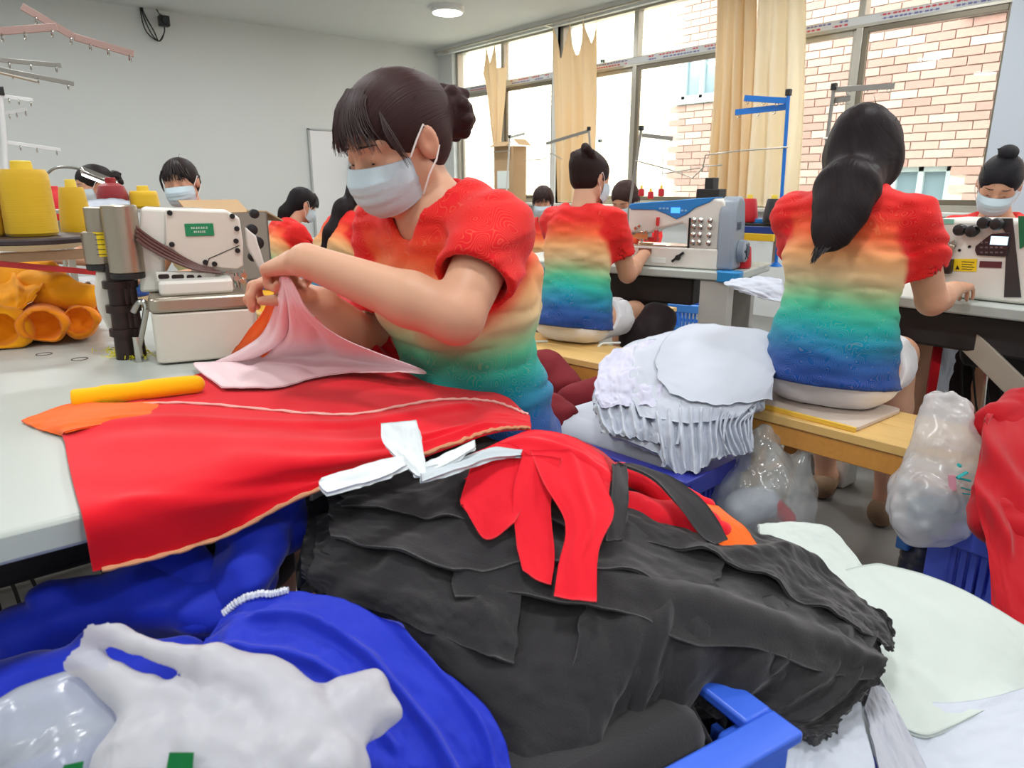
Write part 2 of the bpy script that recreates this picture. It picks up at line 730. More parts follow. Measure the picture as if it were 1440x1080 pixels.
def hair_mat(name, rgb):
    """dark hair, combed along the stored strand coordinate"""
    if name in MATS:
        return MATS[name]
    m = mat(name, srgb(*rgb), rough=0.5, spec=0.14)
    nt = m.node_tree
    b = nt.nodes['Principled BSDF']
    at_ = nt.nodes.new('ShaderNodeAttribute')
    at_.attribute_name = 'Tint'
    n = nt.nodes.new('ShaderNodeTexNoise')
    n.inputs['Scale'].default_value = 1.0
    n.inputs['Detail'].default_value = 3
    nt.links.new(at_.outputs['Vector'], n.inputs['Vector'])
    bp = nt.nodes.new('ShaderNodeBump')
    bp.inputs['Strength'].default_value = 0.35
    bp.inputs['Distance'].default_value = 0.004
    nt.links.new(n.outputs['Fac'], bp.inputs['Height'])
    nt.links.new(bp.outputs['Normal'], b.inputs['Normal'])
    mx = nt.nodes.new('ShaderNodeMix')
    mx.data_type = 'RGBA'
    c = srgb(*rgb)
    mx.inputs['A'].default_value = tuple(k * 0.6 for k in c[:3]) + (1,)
    mx.inputs['B'].default_value = tuple(k * 1.7 for k in c[:3]) + (1,)
    nt.links.new(n.outputs['Fac'], mx.inputs['Factor'])
    nt.links.new(mx.outputs['Result'], b.inputs['Base Color'])
    return m


SHIRT_STOPS = [(0.0, (0, 62, 138)), (0.10, (0, 82, 150)), (0.2, (0, 130, 165)), (0.30, (0, 162, 152)), (0.39, (70, 182, 140)), (0.46, (160, 196, 144)),
               (0.54, (226, 198, 150)), (0.66, (238, 170, 112)), (0.78, (240, 96, 52)), (0.9, (232, 30, 28)), (1.0, (226, 14, 24))]


def shirt_color(h):
    xs = [a for a, _ in SHIRT_STOPS]
    cs = np.array([srgb(*c)[:3] for _, c in SHIRT_STOPS])
    return np.stack([np.interp(h, xs, cs[:, i]) for i in range(3)], -1)


def ik(a, c, l1, l2, pole):
    a, c = V3(a), V3(c)
    d = c - a
    L = np.linalg.norm(d)
    if L > (l1 + l2) * 0.995:
        c = a + d / L * (l1 + l2) * 0.995
        d = c - a
        L = np.linalg.norm(d)
    x = (l1 * l1 - l2 * l2 + L * L) / (2 * L)
    hgt = math.sqrt(max(0.0, l1 * l1 - x * x))
    n = d / L
    p = V3(pole) - n * (V3(pole) @ n)
    return a + n * x + unit(p) * hgt, c


def add_hand(fd, w, d, n, side, s=1.0, curl=0.6, pinch=0.0):
    """palm, four unequal fingers and a thumb; d finger direction, n towards the palm's inner side, side = towards the thumb"""
    d, n = unit(d), V3(n)
    n = unit(n - d * (n @ d))
    sd = unit(side - d * (V3(side) @ d) - n * (V3(side) @ n))
    k = 0.006 * s
    palm = w + d * 0.045 * s
    fd.ell(palm, (0.047 * s, 0.036 * s, 0.016 * s), (d, sd, n), k=0.014 * s)
    for i, (off, L, r, sp) in enumerate(((0.028, 0.072, 0.0088, 0.10), (0.0095, 0.080, 0.0090, 0.03), (-0.009, 0.074, 0.0086, -0.05), (-0.0265, 0.058, 0.0078, -0.14))):
        b = w + d * (0.082 - 0.006 * (i == 3)) * s + sd * off * s
        fd.cap(w + d * 0.02 * s + sd * off * 0.6 * s, b, 0.012 * s, 0.0105 * s, k=0.008 * s)
        a = b
        ang = 0.0
        dirn = unit(d + sd * sp)
        for j, fr in enumerate((0.46, 0.30, 0.24)):
            ang += curl * (0.75, 0.95, 0.7)[j] * (1.0 + 0.12 * i)
            q = dirn * math.cos(ang) + n * math.sin(ang)
            c = a + q * L * fr * s
            fd.cap(a, c, r * s * (1 - 0.08 * j), r * s * (1 - 0.08 * (j + 1)), k=0.003 * s)
            a = c
    t0 = w + d * 0.022 * s + sd * 0.024 * s
    t1 = t0 + unit(sd * 0.75 + d * 0.65 + n * 0.35) * 0.040 * s
    t2 = t1 + unit(sd * (0.25 - 0.4 * pinch) + d * 0.85 + n * (0.35 + 0.3 * pinch)) * 0.030 * s
    t3 = t2 + unit(sd * (-0.05 - 0.5 * pinch) + d * 0.85 + n * (0.4 + 0.2 * pinch)) * 0.025 * s
    fd.cap(t0, t1, 0.0145 * s, 0.0115 * s, k=0.009 * s)
    fd.cap(t1, t2, 0.0112 * s, 0.0098 * s, k=0.004 * s)
    fd.cap(t2, t3, 0.0100 * s, 0.0080 * s, k=0.004 * s)


def person(label, seat, yaw, lean=0.15, s=1.0, head=(0.0, 0.35, 0.0), neck=(0.05, 0.0), arms=None, hair='bun', h=0.006,
           group=None, legs=True, bend=0.0, mask=True, feet=None, shoulder_drop=0.0, vneck=False, lower='white', head_at=None, tuck=0.0,
           hang=None, fringe=False, knees=None, shoes=False, gshift=0.05, hair_rgb=(38, 27, 26), wide=1.0, fine=None):
    """a seated worker: skin, shirt, shorts, hair and mask each follow the pose; returns the root and key points"""
    root = empty('person', (seat[0], seat[1], 0), 0, label, 'person', group)
    F = V3(math.cos(yaw), math.sin(yaw), 0)
    R = V3(math.sin(yaw), -math.cos(yaw), 0)
    U = V3(0, 0, 1)
    T = unit(U * math.cos(lean) + F * math.sin(lean))
    T2 = unit(U * math.cos(lean + bend) + F * math.sin(lean + bend))
    TF = unit(np.cross(R, T) * -1 if np.cross(R, T) @ F < 0 else np.cross(R, T))
    p0 = V3(seat) + U * 0.095 * s
    waist = p0 + T * 0.16 * s
    chest = p0 + T * 0.31 * s
    shc = chest + T2 * 0.125 * s
    nb = shc + T2 * 0.055 * s
    sw = 0.150 * s * wide
    dz = shoulder_drop
    SR, SL = shc + R * sw - U * dz, shc - R * sw - U * dz
    hy, hp, hr_ = head
    hc = V3(head_at) if head_at is not None else nb + T2 * 0.085 * s + F * neck[0] + U * (0.055 * s - neck[1])
    hf = F * math.cos(hy) - R * math.sin(hy)
    rr = unit(np.cross(hf, U))
    hf2 = hf * math.cos(hp) - U * math.sin(hp)
    hu = unit(np.cross(rr, hf2))
    rr, hu = rr * math.cos(hr_) - hu * math.sin(hr_), hu * math.cos(hr_) + rr * math.sin(hr_)
    hf = hf2
    B = np.array([hf, rr, hu])
    q = 0.905 * s

    def hd(f, r, u):
        return hc + (hf * f + rr * r + hu * u) * q

    arms = arms or {}
    J = {}
    for sd, S in (('R', SR), ('L', SL)):
        sg = 1 if sd == 'R' else -1
        a = arms.get(sd, {})
        w = V3(a['w']) if 'w' in a else S + F * 0.33 * s - U * 0.22 * s - R * sg * 0.05
        if 'e' in a:
            e = V3(a['e'])
        else:
            e, w = ik(S, w, 0.265 * s, 0.232 * s, a.get('pole', R * sg * 0.5 - U))
        J[sd] = (S, e, w, V3(a['d']) if 'd' in a else unit(w - e), V3(a.get('n', -U)), V3(a.get('th', -R * sg)), a.get('curl', 0.55), a.get('pinch', 0.0))
    hipR, hipL = p0 + R * 0.085 * s - U * 0.005, p0 - R * 0.085 * s - U * 0.005
    kn = knees or (0.40, 0.0)
    kR = hipR + F * kn[0] * s + R * 0.04 - U * (0.01 - kn[1])
    kL = hipL + F * kn[0] * s - R * 0.04 - U * (0.01 - kn[1])
    if feet is None:
        aR, aL = V3(kR[0], kR[1], 0.085) + F * 0.02, V3(kL[0], kL[1], 0.085) + F * 0.02
    else:
        aR, aL = V3(feet[0]), V3(feet[1])
    pts = [p0, waist, chest, nb, hc + 0.15, hc - 0.15, SR, SL, J['R'][1], J['L'][1], J['R'][2] + 0.12, J['L'][2] + 0.12, J['R'][2] - 0.12, J['L'][2] - 0.12]
    if legs:
        pts += [kR, kL, aR - 0.1, aL - 0.1, aR + F * 0.2, aL + F * 0.2]
    pts = np.array(pts)
    fd = Field(pts.min(0) - 0.12, pts.max(0) + 0.12, fine or h)
    fl = (TF, 0.66)
    # trunk under the shirt
    fd.cap(p0 + T * 0.045 * s, waist, 0.130 * s, 0.112 * s, k=0.03, flat=fl)
    fd.cap(waist, chest, 0.112 * s, 0.132 * s, k=0.03, flat=fl)
    fd.cap(chest, shc, 0.130 * s, 0.09 * s, k=0.03, flat=fl)
    fd.cap(SR, SL, 0.046 * s, k=0.03)
    # neck and head
    fd.cap(nb - T * 0.03, hd(-0.022, 0, -0.055), 0.056 * s, 0.050 * s, k=0.02)
    fd.ell(hd(-0.012, 0, 0.028), np.array((0.094, 0.074, 0.082)) * q, B, k=0.01)
    fd.ell(hd(0.024, 0, -0.022), np.array((0.064, 0.062, 0.086)) * q, B, k=0.02)
    for sg in (1, -1):
        fd.cap(hd(0.0, sg * 0.050, -0.055), hd(0.062, sg * 0.012, -0.097), 0.020 * q, 0.017 * q, k=0.022)
        fd.ell(hd(0.058, sg * 0.040, -0.030), np.array((0.026, 0.024, 0.022)) * q, B, k=0.02)
        fd.cap(hd(0.074, sg * 0.012, 0.020), hd(0.062, sg * 0.046, 0.018), 0.012 * q, 0.010 * q, k=0.014)
        fd.ell(hd(0.093, sg * 0.032, 0.002), np.array((0.012, 0.018, 0.010)) * q, B, k=0.010, cut=True)
        fd.ell(hd(0.072, sg * 0.031, 0.000), np.array((0.014, 0.017, 0.011)) * q, B, k=0.004)
        eB = np.array([unit(hf - rr * sg * 0.25), unit(rr * sg + hf * 0.3), hu])
        fd.ell(hd(-0.012, sg * 0.080, -0.008), np.array((0.021, 0.0085, 0.033)) * q, eB, k=0.006)
        fd.ell(hd(-0.008, sg * 0.0915, -0.003), np.array((0.0125, 0.008, 0.021)) * q, eB, k=0.003, cut=True)
    fd.cap(hd(0.083, 0, 0.004), hd(0.103, 0, -0.034), 0.0075 * q, 0.0115 * q, k=0.010)
    for sg in (1, -1):
        fd.ell(hd(0.094, sg * 0.012, -0.037), np.array((0.011, 0.008, 0.008)) * q, B, k=0.006)
    fd.cap(hd(0.083, -0.014, -0.066), hd(0.083, 0.014, -0.066), 0.0075 * q, k=0.006)
    fd.cap(hd(0.081, -0.012, -0.076), hd(0.081, 0.012, -0.076), 0.0075 * q, k=0.006)
    # arms and hands
    for sd in ('R', 'L'):
        S, e, w, d, n, th, curl, pinch = J[sd]
        fd.cap(S, e, 0.049 * s, 0.040 * s, k=0.02)
        m1 = e + (w - e) * 0.3
        fd.cap(e, m1, 0.040 * s, 0.041 * s, k=0.015)
        fd.cap(m1, w, 0.041 * s, 0.026 * s, k=0.015)
        fd.cap(w, w + d * 0.03 * s, 0.026 * s, 0.025 * s, k=0.015, flat=(n, 0.75))
        add_hand(fd, w + d * 0.012 * s, d, n, th, s, curl, pinch)
    if legs:
        for hip, k_, a_ in ((hipR, kR, aR), (hipL, kL, aL)):
            fd.cap(hip, k_, 0.088 * s, 0.056 * s, k=0.03)
            mid = k_ + (a_ - k_) * 0.35
            fd.cap(k_, mid, 0.054 * s, 0.055 * s, k=0.02)
            fd.cap(mid, a_, 0.055 * s, 0.034 * s, k=0.02)
            fd.cap(a_, a_ + F * 0.12 * s - U * 0.045, 0.034 * s, 0.028 * s, k=0.02)
            fd.cap(a_ - F * 0.03 * s - U * 0.04, a_ + F * 0.15 * s - U * 0.055, 0.030 * s, 0.024 * s, k=0.02)
    skin_c = np.array(srgb(212, 162, 132)[:3])
    blush = np.array(srgb(202, 132, 106)[:3])
    tips = [J['R'][2] + J['R'][3] * 0.1, J['L'][2] + J['L'][3] * 0.1, J['R'][1], J['L'][1], hd(0.07, 0.03, -0.03), hd(0.07, -0.03, -0.03), hd(0, 0.08, 0), hd(0, -0.08, 0)]

    def skin_col(V):
        k = np.zeros(len(V))
        for t in tips:
            k = np.maximum(k, np.exp(-((V - t) ** 2).sum(1) / 0.05 ** 2))
        k = 0.55 * k[:, None]
        return skin_c * (1 - k) + blush * k

    skm = tint_mat('skin', rough=0.5, bump=0.05, bscale=160, sss=0.12, spec=0.4)
    field_obj(fd, 'body', skm, root, 1, skin_col)

    # shirt
    cloth_h = h
    slv = 0.60
    cuff = {sd: J[sd][0] + (J[sd][1] - J[sd][0]) * slv for sd in ('R', 'L')}
    hem = p0 - T * (0.035 + tuck) * s
    pts = np.array([p0, nb, SR, SL, cuff['R'], cuff['L'], hem])
    g = Field(pts.min(0) - 0.20 * s, pts.max(0) + 0.20 * s, cloth_h)
    fl = (TF, 0.70)
    g.cap(hem - T * 0.02, p0 + T * 0.05, 0.206 * s, 0.176 * s, k=0.04, flat=(TF, 0.76))
    g.cap(p0 - TF * 0.03 - T * 0.02, p0 - TF * 0.02 + T * 0.05, 0.150 * s, 0.140 * s, k=0.04)
    g.cap(p0 + T * 0.05, waist, 0.166 * s, 0.142 * s, k=0.04, flat=(TF, 0.76))
    g.cap(waist, chest, 0.140 * s, 0.156 * s, k=0.05, flat=fl)
    g.cap(chest, shc - T2 * 0.02, 0.150 * s, 0.112 * s, k=0.04, flat=fl)
    g.cap(SR, SL, 0.058 * s, k=0.035)
    for sg in (1, -1):
        g.ell(chest + R * sg * 0.068 * s + TF * 0.072 * s - T * 0.015, (0.062 * s,) * 3, k=0.045)
        g.cap(nb - T2 * 0.03 * s, shc + R * sg * sw * 0.8, 0.058 * s, 0.05 * s, k=0.03)
        g.cap(shc + R * sg * 0.05 - TF * 0.03, chest + R * sg * 0.07 - TF * 0.05, 0.075 * s, 0.075 * s, k=0.05)
    for sd in ('R', 'L'):
        g.cap(J[sd][0], cuff[sd], 0.062 * s, 0.067 * s, k=0.03)
    BB = np.array([F, R, T])
    g.noise(0.006, (7, 9, 20), seed=int(abs(seat[0] * 91 + seat[1] * 37)) % 97, B=BB)
    g.noise(0.0042, (8, 10, 30), seed=int(abs(seat[0] * 53 + seat[1] * 17)) % 89, ridge=True, B=BB)
    for sd in ('R', 'L'):
        u = unit(J[sd][1] - J[sd][0])
        # open cuff
        keep = g.D.copy()
        g.half(cuff[sd], u)
        x, y, z = g.ax[0][:, None, None], g.ax[1][None, :, None], g.ax[2][None, None, :]
        r2 = (x - cuff[sd][0]) ** 2 + (y - cuff[sd][1]) ** 2 + (z - cuff[sd][2]) ** 2
        al = (x - cuff[sd][0]) * u[0] + (y - cuff[sd][1]) * u[1] + (z - cuff[sd][2]) * u[2]
        near = ((r2 - al * al) < (0.104 * s) ** 2) & (al < 0.16 * s)
        g.D = np.where(near & (al > -0.06), g.D, keep)
        g.cap(cuff[sd] - u * 0.07 * s, cuff[sd] + u * 0.1 * s, 0.052 * s, 0.058 * s, k=0.0, cut=True)
    g.half(hem, -T)
    g.cap(nb - T2 * 0.035 * s, nb + T2 * 0.1 * s, 0.066 * s, 0.085 * s, k=0.006, cut=True)
    if vneck:
        for a_, r_ in ((0.00, 0.05), (0.035, 0.036), (0.07, 0.022), (0.095, 0.010)):
            g.ell(nb - T2 * a_ * s + TF * (0.07 + a_ * 0.45) * s, (r_ * s,) * 3, k=0.004, cut=True)
    span = float((nb - hem) @ T)

    def shirt_col(V):
        hh = (((V - hem) @ T) / span - gshift) / (1 - gshift) + 0.03 * vnoise(V[:, 0] * 6, V[:, 1] * 6, V[:, 2] * 4, 5)
        C = shirt_color(np.clip(hh, 0, 1))
        red = np.array(srgb(226, 14, 24)[:3])
        for sd in ('R', 'L'):
            S, e = J[sd][0], J[sd][1]
            sg = 1 if sd == 'R' else -1
            out = (V - shc) @ (R * sg)
            u = unit(e - S)
            t = (V - S) @ u
            dist = np.linalg.norm(V - S - np.clip(t, 0, 1)[:, None] * u, axis=1)
            seam = sw * 0.93 - 0.03 * np.clip(((shc - V) @ T) / 0.1, -1, 1)
            m = 1 / (1 + np.exp(-(out - seam) / 0.003))
            m = m * np.clip((0.118 * s - dist) / 0.03, 0, 1) * (t > -0.08)
            C = C * (1 - m[:, None]) + red * m[:, None]
        return C

    shm = tint_mat('jersey', rough=0.72, bump=0.08, bscale=500, sheen=0.1, spec=0.25, lines=0.13)
    field_obj(g, 'shirt', shm, root, 1, shirt_col)

    # shorts
    if legs:
        hemR, hemL = hipR + (kR - hipR) * 0.62, hipL + (kL - hipL) * 0.62
        pts = np.array([p0, hemR, hemL, waist])
        g = Field(pts.min(0) - 0.2 * s, pts.max(0) + 0.2 * s, cloth_h)
        g.cap(p0 - U * 0.005 - R * 0.07 * s - F * 0.015, p0 - U * 0.005 + R * 0.07 * s - F * 0.015, 0.116 * s, k=0.03, flat=(U, 0.82))
        g.cap(p0, waist - T * 0.06, 0.135 * s, 0.108 * s, k=0.03, flat=(TF, 0.70))
        for hip, hm in ((hipR, hemR), (hipL, hemL)):
            g.cap(hip + (hm - hip) * 0.15, hm, 0.094 * s, 0.094 * s, k=0.03)
        g.noise(0.006, (14, 14, 16), seed=11)
        for hip, hm, k_ in ((hipR, hemR, kR), (hipL, hemL, kL)):
            u = unit(k_ - hip)
            g.half(hm + u * 0.0, u)
            g.cap(hm - u * 0.05, hm + u * 0.1, 0.080 * s, 0.086 * s, k=0.0, cut=True)
        g.half(V3(0, 0, seat[2] + 0.003), -U)
        x, y, z = g.ax[0][:, None, None] - p0[0], g.ax[1][None, :, None] - p0[1], g.ax[2][None, None, :] - p0[2]
        fwd = x * F[0] + y * F[1] + z * F[2]
        upw = x * T[0] + y * T[1] + z * T[2]
        lim = -0.024 * s + np.clip(fwd - 0.065, 0, 1) * 1.7
        g.D = np.where(upw > lim, np.maximum(g.D, (upw - lim).astype(np.float32)), g.D)
        if lower == 'white':
            lm = fabric('shorts_white', (236, 236, 240), rough=0.75)
        else:
            lm = fabric('shorts_navy', (30, 34, 60), rough=0.75)
        field_obj(g, 'shorts', lm, root, 1)
        if feet is not None:
            pass

    if shoes:
        for k_, a_ in ((kR, aR), (kL, aL)):
            sf = Field(a_ - 0.2, a_ + 0.24, 0.006)
            sf.cap(a_ - F * 0.035 * s - U * 0.045, a_ + F * 0.15 * s - U * 0.055, 0.040 * s, 0.034 * s, k=0.01)
            sf.ell(a_ - F * 0.03 - U * 0.03, (0.045, 0.042, 0.045), k=0.02)
            sf.half(V3(0, 0, 0.004), -U)
            sf.cap(a_ + U * 0.01 - F * 0.01, a_ + U * 0.1 - F * 0.02, 0.036, 0.05, k=0.003, cut=True)
            field_obj(sf, 'shoe', mat('shoe_tan', srgb(140, 112, 84), rough=0.7, bump=0.3, bscale=120), root, 1)
    # hair
    hq = 0.0045 if h <= 0.005 else min(h, 0.006)
    pts = np.array([hc])
    lo, hi = hc - 0.19 * s, hc + 0.19 * s
    if hang is not None:
        hp_ = np.array([V3(a) for a in hang[0]])
        lo, hi = np.minimum(lo, hp_.min(0) - 0.08), np.maximum(hi, hp_.max(0) + 0.08)
    g = Field(lo, hi, hq)
    g.ell(hd(-0.018, 0, 0.032), np.array((0.107, 0.085, 0.092)) * q, B, k=0.0)
    g.ell(hd(-0.035, 0, -0.005), np.array((0.085, 0.079, 0.082)) * q, B, k=0.015)
    # face opening and ears
    g.ell(hd(0.105, 0, -0.045), np.array((0.095, 0.068, 0.098)) * q, B, k=0.008, cut=True)
    for sg in (1, -1):
        g.ell(hd(0.012, sg * 0.095, -0.045), np.array((0.045, 0.035, 0.055)) * q, B, k=0.006, cut=True)
    g.ell(hd(-0.03, 0, -0.130), np.array((0.10, 0.11, 0.058)) * q, B, k=0.01, cut=True)
    knot = hd(-0.118, 0, 0.005)
    if hair == 'bun':
        knot = hd(-0.135, 0, -0.002)
        g.cap(hd(-0.09, 0, 0.03), knot, 0.05 * q, 0.030 * q, k=0.03)
        g.ell(knot + (hf * -0.012 + hu * 0.0) * q, np.array((0.036, 0.044, 0.048)) * q, B, k=0.004)
        for i in range(9):
            a0 = i * 0.7
            pa = knot + (rr * math.cos(a0) * 0.040 + hu * math.sin(a0) * 0.044 - hf * 0.018) * q
            pb = knot + (rr * math.cos(a0 + 1.0) * 0.032 + hu * math.sin(a0 + 1.0) * 0.036 - hf * (0.034 + 0.005 * (i % 3))) * q
            g.cap(pa, pb, 0.015 * q, 0.012 * q, k=0.0015)
    elif hair == 'curlbun':
        knot = hd(-0.085, 0.02, 0.085)
        g.ell(hd(-0.06, 0, 0.055), np.array((0.080, 0.078, 0.075)) * q, B, k=0.02)
        for i in range(12):
            a0 = i * 0.52
            pa = knot + (rr * math.cos(a0) * 0.050 + hu * (0.008 + math.sin(a0) * 0.028) - hf * (0.012 + 0.026 * math.sin(a0 * 2))) * q
            g.ell(pa, (0.021 * q,) * 3, k=0.002)
    elif hair == 'topknot':
        knot = hd(-0.035, 0.0, 0.135)
        g.cap(hd(-0.03, 0, 0.10), knot, 0.03 * q, 0.024 * q, k=0.02)
        g.ell(knot, np.array((0.042, 0.040, 0.028)) * q, B, k=0.004)
        g.cap(knot, knot + (rr * 0.045 + hu * 0.012) * q, 0.014, 0.004, k=0.005)
    elif hair == 'bob':
        g.ell(hd(-0.03, 0, -0.005), np.array((0.098, 0.090, 0.100)) * q, B, k=0.01)
        g.ell(hd(0.095, 0, -0.05), np.array((0.085, 0.062, 0.098)) * q, B, k=0.008, cut=True)
    if hang is not None:
        ps, rs, wflat = hang
        for i in range(len(ps) - 1):
            g.cap(ps[i], ps[i + 1], rs[i], rs[i + 1], k=0.05, flat=wflat)
        g.noise(0.0016, (40, 40, 5), seed=3)
    hm = hair_mat('hair_%d_%d_%d' % hair_rgb, hair_rgb)

    def strand(V):
        L = (V - knot) @ B.T
        ph = np.arctan2(L[:, 1], L[:, 2])
        rad = np.linalg.norm(L, axis=1)
        if hang is not None:
            a, b = V3(hang[0][0]), V3(hang[0][-1])
            u = unit(b - a)
            w_ = unit(np.cross(u, hf + rr * 0.3))
            t = np.clip(((V - a) @ u) / 0.05, 0, 1)
            c2 = ((V - a) @ w_) * 260
            return np.stack([ph * 42 * (1 - t) + c2 * t, rad * 12, t * 3], 1)
        return np.stack([ph * 42, rad * 12, np.zeros(len(V))], 1)

    ho = field_obj(g, 'hair', hm, root, 1, strand)

    # loose strands: a wispy fringe, side locks and flyaway hair
    rg = np.random.default_rng(int(abs(seat[0] * 77) * 10) + 3)
    st = MB()
    if fringe:
        nf = 150 if h <= 0.005 else 46
        wd = 0.0011 if h <= 0.005 else 0.0032
        for i in range(nf):
            t = rg.uniform(-1, 1)
            ex = rg.uniform(-0.012, 0.012)
            ln = rg.uniform(0.55, 1.0) * (0.75 + 0.35 * abs(t))
            r0, r1 = t * 0.040, t * 0.062 + ex * 0.5
            P = [hd(0.052 - 0.02 * t * t, r0 * 0.7, 0.112 - 0.012 * t * t + rg.uniform(-0.002, 0.003)),
                 hd(0.086 - 0.028 * t * t, r0, 0.088 + rg.uniform(-0.002, 0.004)),
                 hd(0.101 - 0.036 * t * t + rg.uniform(0, 0.006), r1 * 0.85, 0.055),
                 hd(0.105 - 0.040 * t * t + rg.uniform(0, 0.008), r1 + ex, 0.060 - 0.052 * ln)]
            st.tube(catmull(P, 9), np.interp(np.arange(9), [0, 5, 8], [wd * 1.3, wd, wd * 0.25]), 4, cap=False)
        for sg in (1, -1):
            for i in range(nf // 12):
                ex = rg.uniform(-0.008, 0.008)
                P = [hd(0.050, sg * 0.060, 0.070), hd(0.058 + ex, sg * 0.074, 0.035), hd(0.050 + ex, sg * (0.078 + ex * 0.3), 0.0), hd(0.044 + ex, sg * 0.077, rg.uniform(-0.035, -0.01))]
                st.tube(catmull(P, 9), np.interp(np.arange(9), [0, 5, 8], [wd * 1.2, wd, wd * 0.25]), 4, cap=False)
    if hang is not None and h < 0.007:
        for i in range(110):
            ax_ = unit(V3(hang[2][0]))
            off = float(np.clip(rg.normal(0, 0.5), -0.9, 0.9))
            P = [V3(p_) + unit(np.cross(ax_, V3(0, 0, 1))) * r_ * 0.9 * off * (1 if k_ < len(hang[0]) - 1 else 2.5) - ax_ * r_ * 0.46 * math.sqrt(max(0.05, 1 - min(1, off * off))) + rg.normal(0, 0.002, 3) for k_, (p_, r_) in enumerate(zip(hang[0], hang[1]))]
            P = P[2:] if i % 2 else P[3:]
            P.append(P[-1] + (P[-1] - P[-2]) * rg.uniform(0.1, 0.7))
            st.tube(catmull(P, 8), [0.0012] * 6 + [0.0009, 0.0003], 4, cap=False)
    nfly = 14 if h <= 0.005 else 14
    for i in range(nfly):
        a0, b0 = rg.uniform(-0.4, math.pi * 0.75), rg.uniform(-1.2, 1.2)
        o_ = hd(-0.018 + 0.104 * math.cos(a0) * math.cos(b0), 0.083 * math.sin(b0), 0.032 + 0.090 * math.sin(a0) * math.cos(b0))
        if (o_ - hd(0.105, 0, -0.045)) @ hf > 0 and (o_ - hc) @ hu < 0.03:
            continue
        n_ = unit(o_ - hc)
        tg = unit(np.cross(n_, rr) + rg.normal(0, 0.3, 3))
        if tg @ hf > 0:
            tg = -tg
        L_ = rg.uniform(0.015, 0.05)
        w0 = 0.0006 if h <= 0.005 else 0.0012
        st.tube([o_ - n_ * 0.004, o_ + tg * L_ * 0.5 + n_ * L_ * 0.03, o_ + tg * L_ + n_ * L_ * rg.uniform(0.0, 0.2)], [w0, w0, w0 * 0.3], 3, cap=False)
    so_ = st.build('loose_hair', mat('strands_%d_%d_%d' % hair_rgb, srgb(*hair_rgb), rough=0.5), root, smooth=60)
    so_['kind'] = 'stuff'
    so_.matrix_parent_inverse = root.matrix_basis.inverted()

    # eyes, brows, lashes
    lash = mat('lash', srgb(30, 20, 20), rough=0.6)
    for sg in (1, -1):
        e = MB()
        e.tube([hd(0.0835 - 0.010 * abs(t), sg * (0.031 + 0.0145 * t), -0.0065 - 0.002 * (1 - t * t) + 0.002 * t) for t in np.linspace(-1, 1, 7)],
               [0.0008, 0.0014, 0.0017, 0.0018, 0.0018, 0.0017, 0.0008], 6)
        eo = e.build('eyelid', lash, root)
        b = MB()
        b.tube([hd(0.0905 - 0.013 * t * t - 0.006 * t, sg * (0.031 + 0.018 * t), 0.0215 + 0.003 * (1 - t * t)) for t in np.linspace(-1, 1, 7)],
               [0.0012, 0.0026, 0.003, 0.003, 0.0026, 0.002, 0.001], 6, flat=0.6)
        bo = b.build('eyebrow', lash, root)
        for o in (eo, bo):
            o.matrix_parent_inverse = root.matrix_basis.inverted()
    if mask:
        nu_, nv_ = 17, 15
        Gm = np.zeros((nu_, nv_, 3))
        for j in range(nv_):
            b = j / (nv_ - 1)
            cf = np.interp(b, [0, 0.28, 0.6, 0.85, 1], [0.101, 0.120, 0.116, 0.103, 0.088])
            cu = np.interp(b, [0, 0.28, 0.6, 0.85, 1], [-0.010, -0.036, -0.070, -0.097, -0.110])
            sf = np.interp(b, [0, 1], [0.030, 0.026])
            su = np.interp(b, [0, 1], [-0.018, -0.092])
            sr = np.interp(b, [0, 0.5, 1], [0.070, 0.071, 0.062])
            pl = 0.0025 * ((b * 4.2) % 1.0) if 0.25 < b < 0.85 else 0
            for i in range(nu_):
                a = -1 + 2 * i / (nu_ - 1)
                c = max(0.0, math.cos(a * math.pi / 2)) ** 0.85
                f = sf + (cf - sf) * c + pl
                Gm[i, j] = hd(f, sr * math.sin(a * math.pi / 2), su + (cu - su) * c)
        mo = sheet('face_mask', Gm, mat('mask_cloth', srgb(196, 214, 222), rough=0.75, bump=0.15, bscale=300), nu=33, nv=45, amp=0.0006, scale=(4, 4), thick=0.001, up=False)
        mo.parent = root
        mo.matrix_parent_inverse = root.matrix_basis.inverted()
        lp = mat('ear_loop', srgb(236, 226, 220), rough=0.7)
        for sg in (1, -1):
            t = MB()
            t.tube([hd(0.030, sg * 0.071, -0.019), hd(0.010, sg * 0.081, 0.006), hd(-0.010, sg * 0.086, 0.024), hd(-0.022, sg * 0.081, 0.010)], 0.0016, 6)
            t.tube([hd(0.026, sg * 0.064, -0.090), hd(0.008, sg * 0.080, -0.058), hd(-0.012, sg * 0.087, -0.040), hd(-0.028, sg * 0.088, -0.02)], 0.0016, 6)
            lo_ = t.build('ear_loop', lp, mo)
    return root, dict(hd=hd, J=J, p0=p0, nb=nb, shc=shc, F=F, R=R, T=T, hair=ho, aR=aR, aL=aL, kR=kR, kL=kL)


# ---------------------------------------------------------------- the room
WX, BY, LX, RY = 5.7, 8.6, -3.4, -2.6      # window wall, back wall, far left wall, wall behind
wall_m = mat('white_plaster', srgb(212, 215, 213), rough=0.85, bump=0.05, bscale=25, var=0.02, vscale=1.5)
ceil_m = mat('white_ceiling', srgb(214, 217, 215), rough=0.9, bump=0.03, bscale=20)
floor_m = mat('grey_floor', srgb(128, 126, 122), rough=0.45, bump=0.08, bscale=14, var=0.22, vscale=3.0)
steel_m = mat('brushed_aluminium', srgb(176, 172, 160), rough=0.35, metal=0.55, var=0.06, vscale=12)
dark_alu = mat('bronze_aluminium', srgb(120, 112, 96), rough=0.4, metal=0.5)

